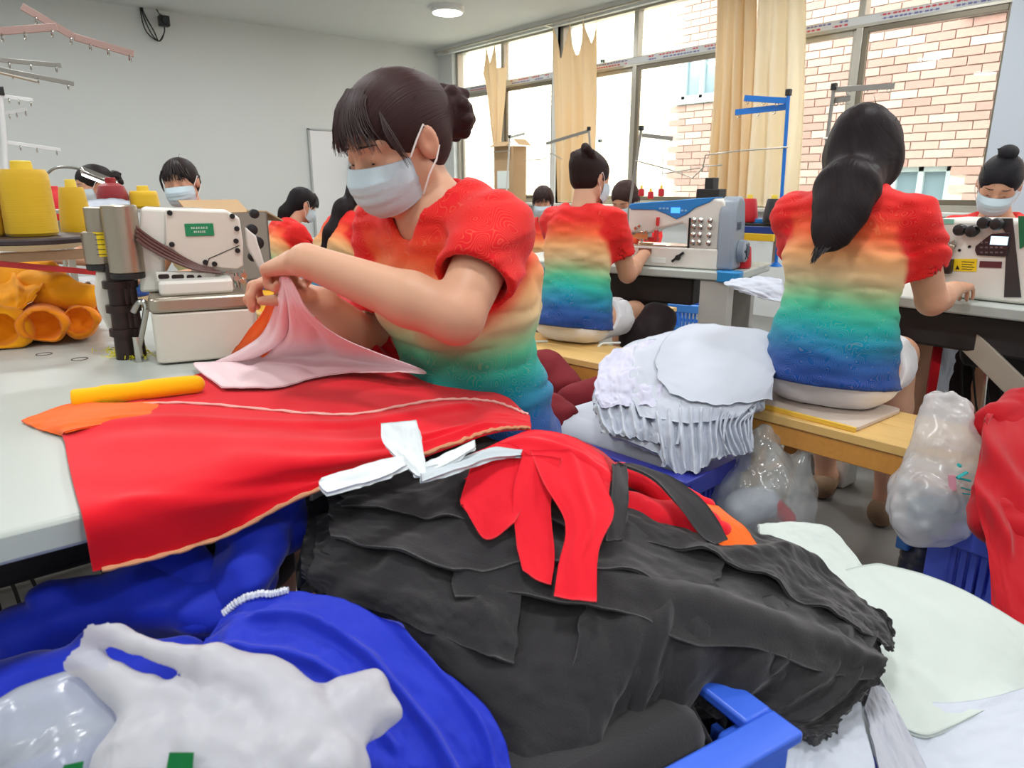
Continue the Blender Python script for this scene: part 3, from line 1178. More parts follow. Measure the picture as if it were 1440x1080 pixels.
tag(MB().box2((LX, RY, -0.1), (WX + 0.2, BY + 0.2, 0)).build('floor', floor_m), 'grey trowelled concrete workshop floor', kind='structure')
tag(MB().box2((LX - 0.2, RY - 0.2, CEILING_Z), (WX + 0.25, BY + 0.2, CEILING_Z + 0.15)).build('ceiling', ceil_m), 'plain white ceiling', kind='structure')
tag(MB().box2((LX - 0.2, BY, 0), (WX, BY + 0.2, CEILING_Z)).build('wall_back', wall_m), 'plain white back wall', kind='structure')
tag(MB().box2((LX - 0.2, RY - 0.2, 0), (LX, BY, CEILING_Z)).build('wall_left', wall_m), 'white wall on the far left side', kind='structure')
tag(MB().box2((LX, RY - 0.2, 0), (WX + 0.25, RY, CEILING_Z)).build('wall_rear', wall_m), 'white wall behind the camera', kind='structure')

SILL, HEAD, TRANSOM = 0.93, 2.82, 2.31
WINS = [(6.33, 8.28), (4.09, 6.27), (1.86, 4.0), (-1.6, 0.9)]
wb = MB()
wb.box2((WX, RY, 0), (WX + 0.24, BY + 0.2, SILL))
wb.box2((WX, RY, HEAD), (WX + 0.24, BY + 0.2, CEILING_Z))
ys = [RY] + [y for w in sorted(WINS) for y in w] + [BY + 0.2]
for a, b in zip(ys[0::2], ys[1::2]):
    wb.box2((WX, a, SILL), (WX + 0.24, b, HEAD))
tag(wb.build('wall_window', wall_m, smooth=0), 'white window wall with deep reveals', kind='structure')
# the projecting white column at the right of the last window
tag(MB().box2((WX - 0.22, 0.95, 0), (WX, 1.84, CEILING_Z)).build('wall_column', mat('column_paint', srgb(196, 204, 214), rough=0.8), smooth=0), 'pale blue-white column beside the last window', kind='structure')
tag(MB().box2((WX - 0.05, RY, 2.78), (WX, BY, CEILING_Z)).build('trim_1', wall_m), 'white downstand above the windows', kind='structure')

glass_m = bpy.data.materials.new('window_glass')
glass_m.use_nodes = True
_nt = glass_m.node_tree
_nt.nodes.remove(_nt.nodes['Principled BSDF'])
_t = _nt.nodes.new('ShaderNodeBsdfTransparent')
_t.inputs['Color'].default_value = (0.93, 0.97, 0.95, 1)
_g = _nt.nodes.new('ShaderNodeBsdfGlossy')
_g.inputs['Roughness'].default_value = 0.02
_f = _nt.nodes.new('ShaderNodeFresnel')
_f.inputs['IOR'].default_value = 1.3
_x = _nt.nodes.new('ShaderNodeMixShader')
_geo = _nt.nodes.new('ShaderNodeNewGeometry')
_fm = _nt.nodes.new('ShaderNodeMath')
_fm.operation = 'MULTIPLY_ADD'
_fm.inputs[1].default_value = -1.0
_fm.use_clamp = True
_nt.links.new(_geo.outputs['Backfacing'], _fm.inputs[0])
_nt.links.new(_f.outputs[0], _fm.inputs[2])
_nt.links.new(_fm.outputs[0], _x.inputs[0])
_nt.links.new(_t.outputs[0], _x.inputs[1])
_nt.links.new(_g.outputs[0], _x.inputs[2])
_nt.links.new(_x.outputs[0], _nt.nodes['Material Output'].inputs['Surface'])

print_red = mat('film_red_print', srgb(200, 70, 80), rough=0.6)
print_blue = mat('film_blue_print', srgb(110, 110, 160), rough=0.6)
film_m = mat('protective_film', srgb(206, 208, 208), rough=0.5, spec=0.3)
for n, (a, b) in enumerate(WINS):
    mid = (a + b) / 2
    if n == 0:
        mid = 7.3
    w = empty('window_%d' % (n + 1), (WX + 0.10, mid, SILL))
    tag(w, ['aluminium window nearest the back corner', 'aluminium window between the two beige curtains', 'wide aluminium window beside the column, brick wall behind', 'aluminium window behind the camera'][n], kind='structure')
    H = HEAD - SILL
    f = MB()
    for y in (a - mid + 0.025, b - mid - 0.025):
        f.box((0, y, H / 2), (0.09, 0.05, H))
    f.box((0, (a + b) / 2 - mid, 0.025), (0.09, b - a, 0.05))
    f.box((0, (a + b) / 2 - mid, H - 0.025), (0.09, b - a, 0.05))
    f.build('window_frame', steel_m, w, bevel=0.004)
    MB().box((0.0, 0, H / 2), (0.08, 0.055, H)).build('mullion', steel_m, w, bevel=0.004)
    tz = TRANSOM - SILL
    tr = MB().box((0.0, (a + b) / 2 - mid, tz), (0.085, b - a - 0.1, 0.085)).build('transom', steel_m, w, bevel=0.004)
    MB().box((-0.044, (a + b) / 2 - mid, tz + 0.008), (0.002, b - a - 0.11, 0.055)).build('protective_film', film_m, tr)
    if n < 3:
        for half, (y0, y1) in enumerate(((a - mid + 0.07, -0.05), (0.05, b - mid - 0.07))):
            for ln in range(2):
                p = MB()
                y = y0 + 0.06
                while y < y1 - 0.12:
                    L = random.uniform(0.018, 0.03)
                    p.box((-0.0455, y, tz + 0.022 - ln * 0.026), (0.001, L, 0.013))
                    p.box((-0.0455, y + L * 0.9, tz + 0.022 - ln * 0.026), (0.001, L * 0.4, 0.004))
                    y += L * 1.6 if random.random() > 0.12 else L * 5
                p.build('printed_marks', print_red if ln == half else print_blue, tr, smooth=0)
    for half, (y0, y1) in enumerate(((a - mid + 0.05, -0.027), (0.027, b - mid - 0.05))):
        c, L = (y0 + y1) / 2, y1 - y0
        x_ = 0.012 if half else -0.018
        s_ = MB()
        for y in (y0 + 0.02, y1 - 0.02):
            s_.box((x_, y, tz / 2), (0.03, 0.04, tz - 0.09))
        for z in (0.07, tz - 0.062):
            s_.box((x_, c, z), (0.03, L - 0.08, 0.04))
        so = s_.build('sash', dark_alu if half == 0 else steel_m, w, bevel=0.003)
        MB().box((x_, c, tz / 2), (0.005, L - 0.08, tz - 0.17)).build('pane', glass_m, so, smooth=0)
        MB().box((0, c, (tz + H) / 2), (0.005, L, H - tz - 0.08)).build('pane', glass_m, w, smooth=0)
    MB().box((-0.10, (a + b) / 2 - mid, -0.012), (0.24, b - a + 0.06, 0.03)).build('sill', mat('sill_stone', srgb(214, 214, 208), rough=0.35), w, bevel=0.005)
tag(MB().box2((WX + 0.02, 4.0, SILL), (WX + 0.2, 4.09, HEAD)).build('trim_2', dark_alu), 'brown metal post between two windows', kind='structure')
tag(MB().box2((WX + 0.02, 6.27, SILL), (WX + 0.2, 6.33, HEAD)).build('trim_3', dark_alu), 'brown metal post behind the beige curtain', kind='structure')

# flush white door in the back wall
d = empty('door_1', (4.35, BY, 0))
tag(d, 'flush white double door in the back wall', kind='structure')
dm = mat('door_white', srgb(226, 227, 228), rough=0.5)
for i, x in enumerate((-0.275, 0.275)):
    MB().box((x, -0.02, 0.885), (0.54, 0.04, 1.77)).build('door_leaf', dm, d, bevel=0.004)
MB().box((-0.555, -0.012, 0.895), (0.02, 0.05, 1.79)).box((0.555, -0.012, 0.895), (0.02, 0.05, 1.79)).box((0, -0.012, 1.785), (1.13, 0.05, 0.02)).build('door_frame', mat('frame_grey', srgb(178, 180, 180), rough=0.5), d)
MB().cyl((-0.05, -0.07, 0.95), (-0.05, -0.03, 0.95), 0.02).build('door_handle', steel_m, d)

# ceiling lamps
lamp_body = mat('lamp_rim', srgb(232, 232, 230), rough=0.4)
lamp_glow = mat('lamp_glow', (1, 0.99, 0.96, 1), emit=9.0)
for i, (lx, ly) in enumerate(LAMP_SPOTS):
    e = empty('ceiling_lamp', (lx, ly, CEILING_Z), 0,
              'round glowing white lamp on the ceiling near the window corner' if (lx, ly) == (4.5, 6.6) else 'round white ceiling lamp outside the picture', 'lamp', 'round ceiling lamps' if (lx, ly) != (4.5, 6.6) else None)
    MB().lathe([(0.10, 0), (0.17, 0), (0.17, -0.045), (0.155, -0.055)]).build('rim', lamp_body, e)
    MB().lathe([(0.02, -0.050), (0.152, -0.050), (0.145, -0.062), (0.08, -0.068), (0.001, -0.069)]).build('diffuser', lamp_glow, e)

# ---------------------------------------------------------------- building across the alley: real bricks
NX = 8.4
nb_root = empty('building', (NX, 0, 0), 0, 'pale red brick building across the alley outside the windows', 'building')
mortar = mat('mortar', srgb(222, 212, 198), rough=0.9, bump=0.1, bscale=60)
bl, bh, gp = 0.275, 0.076, 0.012
WIN_OUT = [(6.06, 6.70, 2.26, 2.88), (3.12, 3.74, 0.3, 1.33), (2.2, 3.14, 2.79, 4.0), (9.6, 10.5, 1.9, 3.3)]
wallb = MB()
zs = [-0.5, 0.55, 1.32, 1.9, 2.95, 4.6, 5.5]
COR = 6.95                                          # the brick face ends here, a recessed wing, its sunlit brightness put into a paler colour, carries on behind
cuts = sorted({-3.0, COR, *[y for w in WIN_OUT[:3] for y in w[:2]]})
for y0, y1 in zip(cuts[:-1], cuts[1:]):
    zc = sorted({-0.5, 6.5, *[z for w in WIN_OUT[:3] for z in w[2:]]})
    for z0, z1 in zip(zc[:-1], zc[1:]):
        cy, cz = (y0 + y1) / 2, (z0 + z1) / 2
        if any(w[0] < cy < w[1] and w[2] < cz < w[3] for w in WIN_OUT[:3]):
            continue
        wallb.box2((0.012, y0, z0), (0.3, y1, z1))
wallb.build('wall', mortar, nb_root, smooth=0)
pale = mat('sunlit_wall_tint', srgb(238, 230, 208), rough=0.9)  # cream tone stands in for stronger sun on the wing
wing = MB().box2((1.5, COR, -0.5), (1.8, 16, 6.5)).box2((0.012, COR - 0.012, -0.5), (1.8, COR - 0.0, 6.5))
wing.build('recessed_wall', pale, nb_root, smooth=0)
brick_ms = [mat('brick_%d' % i, srgb(*c), rough=0.9, bump=0.25, bscale=120, var=0.12, vscale=20)
            for i, c in enumerate(((172, 137, 124), (164, 128, 115), (178, 143, 130), (160, 123, 111), (184, 153, 140)))]
proto = MB().box((0, 0, 0), (0.03, bl, bh)).build('brick', brick_ms[0], nb_root, smooth=0)
protos = [proto.data]
for i in range(1, 5):
    md = proto.data.copy()
    md.materials[0] = brick_ms[i]
    protos.append(md)
cell = []
z = -0.4
row = 0
while z < 4.6:
    y = -2.9 + (bl + gp) / 2 * (row % 2)
    while y < COR - 0.1:
        if not any(w[0] - 0.13 < y < w[1] + 0.13 and w[2] - 0.02 < z < w[3] + 0.02 for w in WIN_OUT[:3]):
            cell.append((y, z))
        y += bl + gp
    z += bh + gp
    row += 1
# the bricks that show largest through the right-hand window are picked apart; the others share one mesh
near = sorted([c for c in cell if 2.4 < c[0] < 5.2 and 0.85 < c[1] < 3.3], key=lambda c: c[0])[:295]
near_set = set(near)
first = True
for (y, z) in near:
    o = proto if first else proto.copy()
    if not first:
        COL.objects.link(o)
    first = False
    o.data = protos[0] if o is proto else random.choice(protos)
    o.location = (random.uniform(-0.004, 0.003), y, z)
rest = MB()
for (y, z) in cell:
    if (y, z) not in near_set:
        rest.cur = random.randrange(5) if not 0 else 0
        rest.box((0, y, z), (0.03, bl, bh))
# faint courses of the recessed wing and of the return
zz = -0.4
row = 0
while zz < 5.4:
    y = COR + 0.1 + (bl + gp) / 2 * (row % 2)
    while y < 14.5:
        if not (WIN_OUT[3][0] < y < WIN_OUT[3][1] and WIN_OUT[3][2] < zz < WIN_OUT[3][3]):
            rest.cur = 5
            rest.box((1.49, y, zz), (0.03, bl, bh))
        y += bl + gp
    zz += bh + gp
    row += 1
tag(rest.build('bricks_further_off', brick_ms + [mat('sunlit_brick_tint', srgb(226, 206, 180), rough=0.9)], nb_root, smooth=0), kind='stuff')  # wing bricks carry the washed-out sunlit look in their colour
pane_out = mat('outer_glass', srgb(120, 136, 142), rough=0.12, spec=0.8)
fr_out = mat('outer_frame', srgb(170, 180, 178), rough=0.5)
for (y0, y1, z0, z1) in WIN_OUT:
    x0 = 1.47 if y0 > COR else 0.06
    f = MB()
    for y in (y0 + 0.03, y1 - 0.03, (y0 + y1) / 2):
        f.box((x0, y, (z0 + z1) / 2), (0.06, 0.06, z1 - z0))
    for zc in (z0 + 0.03, z1 - 0.03):
        f.box((x0, (y0 + y1) / 2, zc), (0.06, y1 - y0, 0.06))
    f.box((x0 - 0.06, (y0 + y1) / 2, z0 - 0.03), (0.16, y1 - y0 + 0.1, 0.06))
    fo = f.build('outer_window', fr_out, nb_root, bevel=0.004)
    MB().box((x0 + 0.02, (y0 + y1) / 2, (z0 + z1) / 2), (0.01, y1 - y0 - 0.1, z1 - z0 - 0.1)).build('pane', pane_out, fo, smooth=0)
tag(MB().box2((WX + 0.24, RY, -0.6), (NX + 4, 16, -0.5)).build('ground', mat('alley_concrete', srgb(190, 188, 180), rough=0.9)), 'concrete alley floor outside', kind='structure')


# ---------------------------------------------------------------- the people
PI = math.pi
L_e, L_w = at(642, 446, 1.09), at(430, 366, 1.13)
R_w = at(452, 425, 1.30)
main, K = person('seated woman sewing nearest the camera, dark low bun, blue mask, red to teal jersey', (0.808, 1.118, 0.50), PI + 0.10, lean=0.12, s=1.02, bend=0.25,
                 head=(0.02, 0.42, 0.0), head_at=(0.652, 1.125, 1.176), hair='bun', fringe=True, h=0.005, fine=0.004, vneck=True, gshift=0.15, hair_rgb=(52, 33, 32),
                 arms={'L': dict(e=L_e, w=L_w, d=unit(at(396, 372, 1.19) - L_w), n=V3(0.2, 0.3, -1), th=V3(0, 1, 0.3), curl=1.15, pinch=0.8),
                       'R': dict(w=R_w, d=unit(V3(-0.6, 0.1, 0.35)), n=V3(0, 0, -1), th=V3(-0.2, -1, 0), curl=0.9, pinch=0.5, pole=V3(0.2, 0.3, -1))})

hang0 = [at(1222, 205, 2.03), at(1214, 228, 1.97), at(1190, 268, 1.88), at(1181, 300, 1.86), at(1168, 330, 1.855), at(1152, 354, 1.85)]
right, K = person('woman seen from behind on the right bench, long dark ponytail, rainbow jersey', (1.98, 0.98, 0.499), 0.26, lean=0.12, s=1.0, shoes=True, feet=((2.38, 0.93, 0.085), (2.44, 1.17, 0.085)),
                  head=(-0.35, 0.22, 0.10), neck=(0.03, 0.01), hair='none', h=0.006, hair_rgb=(30, 22, 24), wide=1.04,
                  hang=(hang0, [0.085, 0.082, 0.068, 0.052, 0.034, 0.006], (V3(1, 0.35, 0), 0.5)),
                  arms={'R': dict(w=(2.42, 0.84, 0.80), pole=V3(0.1, -0.18, -1), curl=0.5), 'L': dict(w=(2.40, 1.20, 0.80), pole=V3(0, 0.3, -1), curl=0.5)})

CP = at(805, 470, 3.12)
centre, K = person('woman with curled pinned-up hair on the middle bench, white shorts, back turned', (CP[0], CP[1], 0.46), 0.31, lean=0.16, s=0.95,
                   head=(-0.35, 0.25, 0.0), hair='curlbun', h=0.008, hair_rgb=(40, 26, 24),
                   arms={'R': dict(w=(CP[0] + 0.42, CP[1] - 0.02, 0.80), pole=V3(0, -0.15, -1)), 'L': dict(w=(CP[0] + 0.38, CP[1] + 0.28, 0.80), pole=V3(0, 0.3, -1))})


def far_woman(label, hx, hy, t, yaw, seat_z=0.48, **kw):
    hp = at(hx, hy, t)
    F = V3(math.cos(yaw), math.sin(yaw), 0)
    lean = kw.pop('lean', 0.2)
    s = kw.pop('s', 1.0)
    o = hp - F * (0.60 * math.sin(lean) + 0.06)
    return person(label, (o[0], o[1], hp[2] - 0.69 * s * math.cos(lean)), yaw, lean=lean, s=s, h=0.009, **kw)


hp = at(435, 296, 4.6)
far_woman('woman with a black ponytail working by the white back wall', 435, 298, 4.6, 0.0, lean=0.5, s=0.94, head=(0, 0.45, 0), hair='none', hair_rgb=(24, 20, 22), legs=True, fringe=True,
          hang=([hp + V3(-0.09, 0, 0.04), hp + V3(-0.16, 0, -0.01), hp + V3(-0.21, 0, -0.12), hp + V3(-0.24, 0, -0.2)], [0.03, 0.035, 0.03, 0.01], (V3(0, 1, 0), 0.8)))
hp = at(520, 285, 3.9)
far_woman('woman with a long braid leaning forward, partly hidden behind the masked seamstress', 520, 285, 3.9, 0.0, lean=0.45, head=(0, 0.3, 0), hair='none', hair_rgb=(28, 20, 22),
          hang=([hp + V3(-0.09, 0, 0.04), hp + V3(-0.18, -0.03, -0.03), hp + V3(-0.26, -0.05, -0.15), hp + V3(-0.36, -0.06, -0.32)], [0.03, 0.04, 0.035, 0.012], (V3(0, 1, 0), 0.8)))
far_woman('woman with parted fringe and face mask looking over the overlock machine', 252, 268, 3.3, PI + 0.3, lean=0.1, head=(0.68, 0.12, 0.1), hair='bun', fringe=True, hair_rgb=(38, 28, 28))
far_woman('woman in profile under the white lamp, behind the yellow cones', 128, 268, 4.2, PI + 0.15, lean=0.1, head=(0, 0.25, 0), hair='bun', hair_rgb=(32, 26, 26))
far_woman('woman with a mask facing the room beneath the short curtain', 762, 290, 5.3, PI + 0.2, lean=0.1, head=(0.55, 0.3, 0), hair='bob', fringe=True, hair_rgb=(52, 34, 32))
far_woman('woman with cropped brown hair bent over behind the blue-topped machine', 876, 290, 4.35, PI + 0.25, lean=0.25, head=(0, 0.55, 0), hair='bob', hair_rgb=(54, 36, 34))
far_woman('woman with a black topknot bent over the machine at right', 1402, 272, 2.85, PI + 0.15, lean=0.15, head=(0.1, 0.55, -0.12), hair='topknot', hair_rgb=(26, 24, 28))


# ---------------------------------------------------------------- tables, benches, crates
top_m = mat('white_laminate', srgb(186, 193, 187), rough=0.35, bump=0.01, bscale=40, var=0.02, vscale=6)
edge_m = mat('table_edge', srgb(196, 204, 194), rough=0.45)
leg_m = mat('grey_steel_leg', srgb(168, 166, 160), rough=0.45, metal=0.2)
leg_dark = mat('dark_steel', srgb(52, 48, 48), rough=0.5, metal=0.2)
wood_m = mat('varnished_pine', srgb(206, 144, 68), rough=0.38, var=0.16, vscale=5, stretch=(3, 14, 14), bump=0.04, bscale=30)
wood_top = mat('bench_top_pine', srgb(222, 182, 112), rough=0.4, var=0.12, vscale=5, stretch=(10, 1.2, 10))
black_m = mat('black_plastic', srgb(26, 25, 26), rough=0.45)
rubber_m = mat('black_rubber', srgb(18, 18, 19), rough=0.7)
TZ = 0.75


def rounded(x0, y0, x1, y1, r, n=6):
    P = []
    for cx, cy, a0 in ((x1 - r, y0 + r, -90), (x1 - r, y1 - r, 0), (x0 + r, y1 - r, 90), (x0 + r, y0 + r, 180)):
        for k in range(n + 1):
            a = math.radians(a0 + 90 * k / n)
            P.append((cx + r * math.cos(a), cy + r * math.sin(a)))
    return P


def sewing_table(label, loc, rz, x0, y0, x1, y1, leg_w=0.06, brace=False):
    """x is depth away from the worker's edge, y runs along the table"""
    t = empty('sewing_table', loc, rz, label, 'table')
    MB().prism(rounded(x0, y0, x1, y1, 0.035), TZ - 0.038, TZ, 'XY').build('tabletop', top_m, t, bevel=0.006)
    for y in (y0 + 0.10, y1 - 0.14):
        for x in (x0 + 0.10, x1 - 0.08):
            MB().box((x, y, (TZ - 0.04) / 2), (leg_w, leg_w * 1.5, TZ - 0.04)).build('leg', leg_m, t, bevel=0.004)
        MB().box(((x0 + x1) / 2, y, 0.06), (x1 - x0 - 0.08, 0.05, 0.05)).build('foot_rail', leg_m, t, bevel=0.004)
    MB().bar((x1 - 0.08, y0 + 0.10, 0.16), (x1 - 0.08, y1 - 0.14, 0.16), 0.035).build('stretcher', leg_m, t)
    m = MB().lathe([(0.02, -0.13), (0.065, -0.125), (0.07, -0.11), (0.07, 0.10), (0.05, 0.115), (0.02, 0.12)], ((x0 + x1) / 2 + 0.04, (y0 + y1) / 2 - 0.05, TZ - 0.20), 18, 'Y')
    m.box(((x0 + x1) / 2 + 0.04, (y0 + y1) / 2 - 0.05, TZ - 0.09), (0.10, 0.2, 0.10))
    m.build('motor', leg_dark, t, bevel=0.006)
    MB().box(((x0 + x1) / 2 - 0.1, (y0 + y1) / 2 + 0.25, TZ - 0.10), (0.22, 0.10, 0.12)).build('control_box', leg_dark, t, bevel=0.008)
    p = MB().box(((x0 + x1) / 2, (y0 + y1) / 2, 0.10), (0.22, 0.34, 0.014), ry=0.2)
    p.build('treadle', leg_dark, t, bevel=0.004)
    MB().box2((x0 + 0.08, y0 + 0.22, TZ - 0.17), (x1 - 0.14, y1 - 0.28, TZ - 0.045)).build('shade_box', leg_dark, t, bevel=0.01)  # dark box added under each tabletop to deepen the shade there
    cb = MB()
    for k in range(4):
        a = V3((x0 + x1) / 2 + 0.04, (y0 + y1) / 2 + 0.03 * k, TZ - 0.12)
        b = V3((x0 + x1) / 2 - 0.1 + 0.08 * k, y0 + 0.20 + 0.1 * k, 0.10)
        cb.tube(catmull([a, (a + b) / 2 + V3(0.05, 0.06, -0.12), b], 9), 0.004, 6)
    cb.build('cable', rubber_m, t)
    return t


table_l = sewing_table('long white sewing table in the left foreground under the red cloth', (0, 0, 0), 0, -0.62, 0.866, 0.48, 2.42)
table_c = sewing_table('white sewing table with a blue corner under the blue-topped machine', (2.66, 1.76, 0), math.radians(17), 0.0, 0.0, 0.55, 1.25)
MB().prism(rounded(-0.006, -0.006, 0.09, 0.10, 0.03), TZ - 0.042, TZ + 0.003, 'XY').build('corner_guard', mat('blue_guard', srgb(40, 140, 205), rough=0.4), table_c, bevel=0.004)
MB().box((0.05, 0.10, 0.355), (0.075, 0.13, 0.71)).build('leg_post', mat('leg_light', srgb(186, 184, 178), rough=0.45), table_c, bevel=0.004)
table_r = sewing_table('white sewing table at the far right with a slanting grey leg', (2.52, 0.25, 0), 0, 0.0, 0.0, 0.60, 1.22)
br = MB()
a, b = onx(1335, 452, 2.62) - V3(2.52, 0.25, 0), onx(1445, 560, 2.58) - V3(2.52, 0.25, 0)
br.bar(a, b, 0.012, 0.075).bar(a + V3(0.03, 0, 0), b + V3(0.03, 0, 0), 0.06, 0.012)
br.build('brace', mat('beige_steel', srgb(186, 176, 160), rough=0.45, metal=0.1), table_r, bevel=0.003)
# the row where the other women sit
table_b = sewing_table('white sewing table by the back wall in front of the ponytailed woman', (2.12, 3.30, 0), 0, 0.0, 0.0, 0.55, 1.75)
table_f = sewing_table('white sewing table behind the overlock machine at left', (0, 2.50, 0), 0, -0.62, 0.0, 0.40, 2.8)


def bench(label, loc, rz, L, W, Hh, splay=0.08):
    t = empty('bench', loc, rz, label, 'bench')
    for i, (x0, x1) in enumerate(((0, W / 2 - 0.002), (W / 2 + 0.002, W))):
        MB().box2((x0, 0, Hh - 0.028), (x1, L, Hh)).build('plank', wood_top, t, bevel=0.004)
    MB().box2((0.005, 0.02, Hh - 0.085), (0.025, L - 0.02, Hh - 0.029)).build('apron', wood_m, t, bevel=0.003)
    MB().box2((W - 0.025, 0.02, Hh - 0.085), (W - 0.005, L - 0.02, Hh - 0.029)).build('apron', wood_m, t, bevel=0.003)
    for y, sy in ((0.10, -1), (L - 0.10, 1)):
        for x, sx in ((0.045, -0.3), (W - 0.045, 0.3)):
            MB().bar((x, y, Hh - 0.03), (x + sx * splay, y + sy * splay, 0.0), 0.045, 0.04).build('leg', wood_m, t, bevel=0.003)
        MB().bar((0.045, y + sy * splay * 0.5, Hh * 0.5), (W - 0.045, y + sy * splay * 0.5, Hh * 0.5), 0.03).build('stretcher', wood_m, t)
    return t


bench_r = bench('orange-brown wooden bench under the woman with the long ponytail', (1.80, 0.36, 0), math.radians(2), 0.79, 0.30, 0.485, 0.10)
pad = MB().prism(rounded(0, 0, 0.27, 0.36, 0.02), 0, 0.012, 'XY').build('seat_board', mat('pad_cover', srgb(206, 190, 176), rough=0.7), None, bevel=0.002)
pad.location = (1.802, 0.80, 0.486)
MB().box2((-0.004, 0, -0.001), (0.004, 0.36, 0.013)).build('edge_strip', mat('yellow_edge', srgb(236, 190, 70), rough=0.5), pad, bevel=0.002)
tag(pad, 'thin pale seat board with a yellow edge lying on the right bench', 'seat board')
bench_c = bench('wooden bench under the woman with pinned-up hair', (1.93, 1.76, 0), math.radians(8), 0.95, 0.30, 0.455)
bench_m = bench('wooden bench under the masked seamstress in front', (0.68, 0.93, 0), 0, 0.62, 0.28, 0.47, 0.03)
bench_b = bench('wooden bench of the two women by the back wall', (1.45, 3.30, 0), 0, 1.6, 0.30, 0.385)
bench_f = bench('wooden bench of the two women behind the yellow cones', (0.86, 3.30, 0), 0, 1.9, 0.32, 0.385)
bench_e = bench('wooden bench under the windows behind the blue-topped machine', (3.46, 2.92, 0), 0, 1.0, 0.30, 0.345)
bench_g = bench('wooden bench of the woman with the topknot', (3.42, 0.70, 0), 0, 0.8, 0.30, 0.385)


def crate(label, loc, rz, L, W, H, m, n=14, fill=None):
    """open stackable plastic crate: rim, posts, rails and upright slats; origin at the middle of its base"""
    t = empty('plastic_crate', loc, rz, label, 'crate')
    r = MB()
    for x, y, a, b in ((0, -W / 2, L, 0.045), (0, W / 2, L, 0.045), (-L / 2, 0, 0.045, W), (L / 2, 0, 0.045, W)):
        r.box((x, y, H - 0.008), (a + (0.045 if a == L else 0), b + (0.0 if a == L else -0.045), 0.016))
        r.box((x * 1.0 + (0.018 * (1 if x > 0 else -1) if x else 0), y + (0.018 * (1 if y > 0 else -1) if y else 0), H - 0.028), (a if a == L else 0.008, b if b == W else 0.008, 0.055))
    r.build('rim', m, t, bevel=0.004)
    for x in (-1, 1):
        for y in (-1, 1):
            MB().box((x * (L / 2 - 0.02), y * (W / 2 - 0.02), H / 2 - 0.01), (0.052, 0.052, H - 0.02)).build('corner_post', m, t, bevel=0.008)
    bs = MB().box((0, 0, 0.008), (L - 0.04, W - 0.04, 0.016))
    bs.build('base', m, t)
    zc = H - 0.055
    for x in (-1, 1):
        MB().box((x * (L / 2 - 0.006), 0, zc * 0.52), (0.010, W - 0.06, 0.022)).box((x * (L / 2 - 0.006), 0, 0.03), (0.010, W - 0.06, 0.05)).build('rail', m, t)
    for y in (-1, 1):
        MB().box((0, y * (W / 2 - 0.006), zc * 0.52), (L - 0.06, 0.010, 0.022)).box((0, y * (W / 2 - 0.006), 0.03), (L - 0.06, 0.010, 0.05)).build('rail', m, t)
    s0 = None
    spots = [(-L / 2 + 0.05 + (L - 0.1) * k / n, y * (W / 2 - 0.006), 0) for y in (-1, 1) for k in range(n + 1)]
    k2 = max(3, int(n * W / L))
    spots += [(x * (L / 2 - 0.006), -W / 2 + 0.05 + (W - 0.1) * k / k2, PI / 2) for x in (-1, 1) for k in range(k2 + 1)]
    for (x, y, a) in spots:
        if s0 is None:
            s0 = MB().box((0, 0, zc / 2), (0.013, 0.009, zc)).build('slat', m, t, smooth=0)
            o = s0
        else:
            o = s0.copy()
            COL.objects.link(o)
        o.location = (x, y, 0)
        o.rotation_euler = (0, 0, a)
    if fill:
        MB().box((0, 0, H * 0.42), (L - 0.10, W - 0.10, H * 0.75)).build('contents', fill, t, bevel=0.03)
    return t


blue_crate = mat('crate_blue', srgb(58, 104, 224), rough=0.35, spec=0.5)
navy_crate = mat('crate_navy', srgb(42, 50, 150), rough=0.4)
mid_crate = mat('crate_mid_blue', srgb(76, 96, 206), rough=0.4)


def corner_crate(label, corner, rz, L, W, H, m, z=0.0, n=14, fill=None):
    """places a crate by the outer corner at its local (+x, -y)"""
    c, s_ = math.cos(rz), math.sin(rz)
    ox, oy = -L / 2, W / 2
    return crate(label, (corner[0] + c * ox - s_ * oy, corner[1] + s_ * ox + c * oy, z), rz, L, W, H, m, n, fill)


CK = onz(1090, 1022, 0.50)
crate_k = corner_crate('bright blue plastic crate holding the black cloth in the foreground', (CK[0], CK[1]), math.radians(-8), 0.42, 0.42, 0.35, blue_crate, 0.15, 12)
crate_j = corner_crate('upturned blue crate under the crate of black cloth', (CK[0], CK[1]), math.radians(-8), 0.42, 0.42, 0.145, mid_crate, 0.0, 12)
crate_b = crate('blue plastic crate at the left edge holding the royal blue garments', (0.03, 0.60, 0.14), 0.0, 0.42, 0.36, 0.38, mid_crate)
crate_under = crate('upturned blue crate underneath the crate of royal blue garments', (0.03, 0.60, 0.0), 0.0, 0.42, 0.36, 0.135, mid_crate, 12)
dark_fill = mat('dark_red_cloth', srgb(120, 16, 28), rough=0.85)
crate_w = crate('dark blue crate under the heap of white panels beside the middle bench', (1.66, 1.43, 0.0), math.radians(4), 0.42, 0.66, 0.35, navy_crate)
crate_red = corner_crate('blue crate at right below the red garments beside the dark bottle', (1.70, 0.335), 0, 0.40, 0.40, 0.35, mid_crate)
crate_red.location = (1.96, 0.37, 0)
P = onz(968, 470, 0.10)
crate_u = crate('light blue crate with a red band under the middle sewing table', (P[0] + 0.2, P[1] + 0.1, 0.0), math.radians(17), 0.34, 0.44, 0.30, mat('crate_sky', srgb(70, 140, 225), rough=0.4), 10)


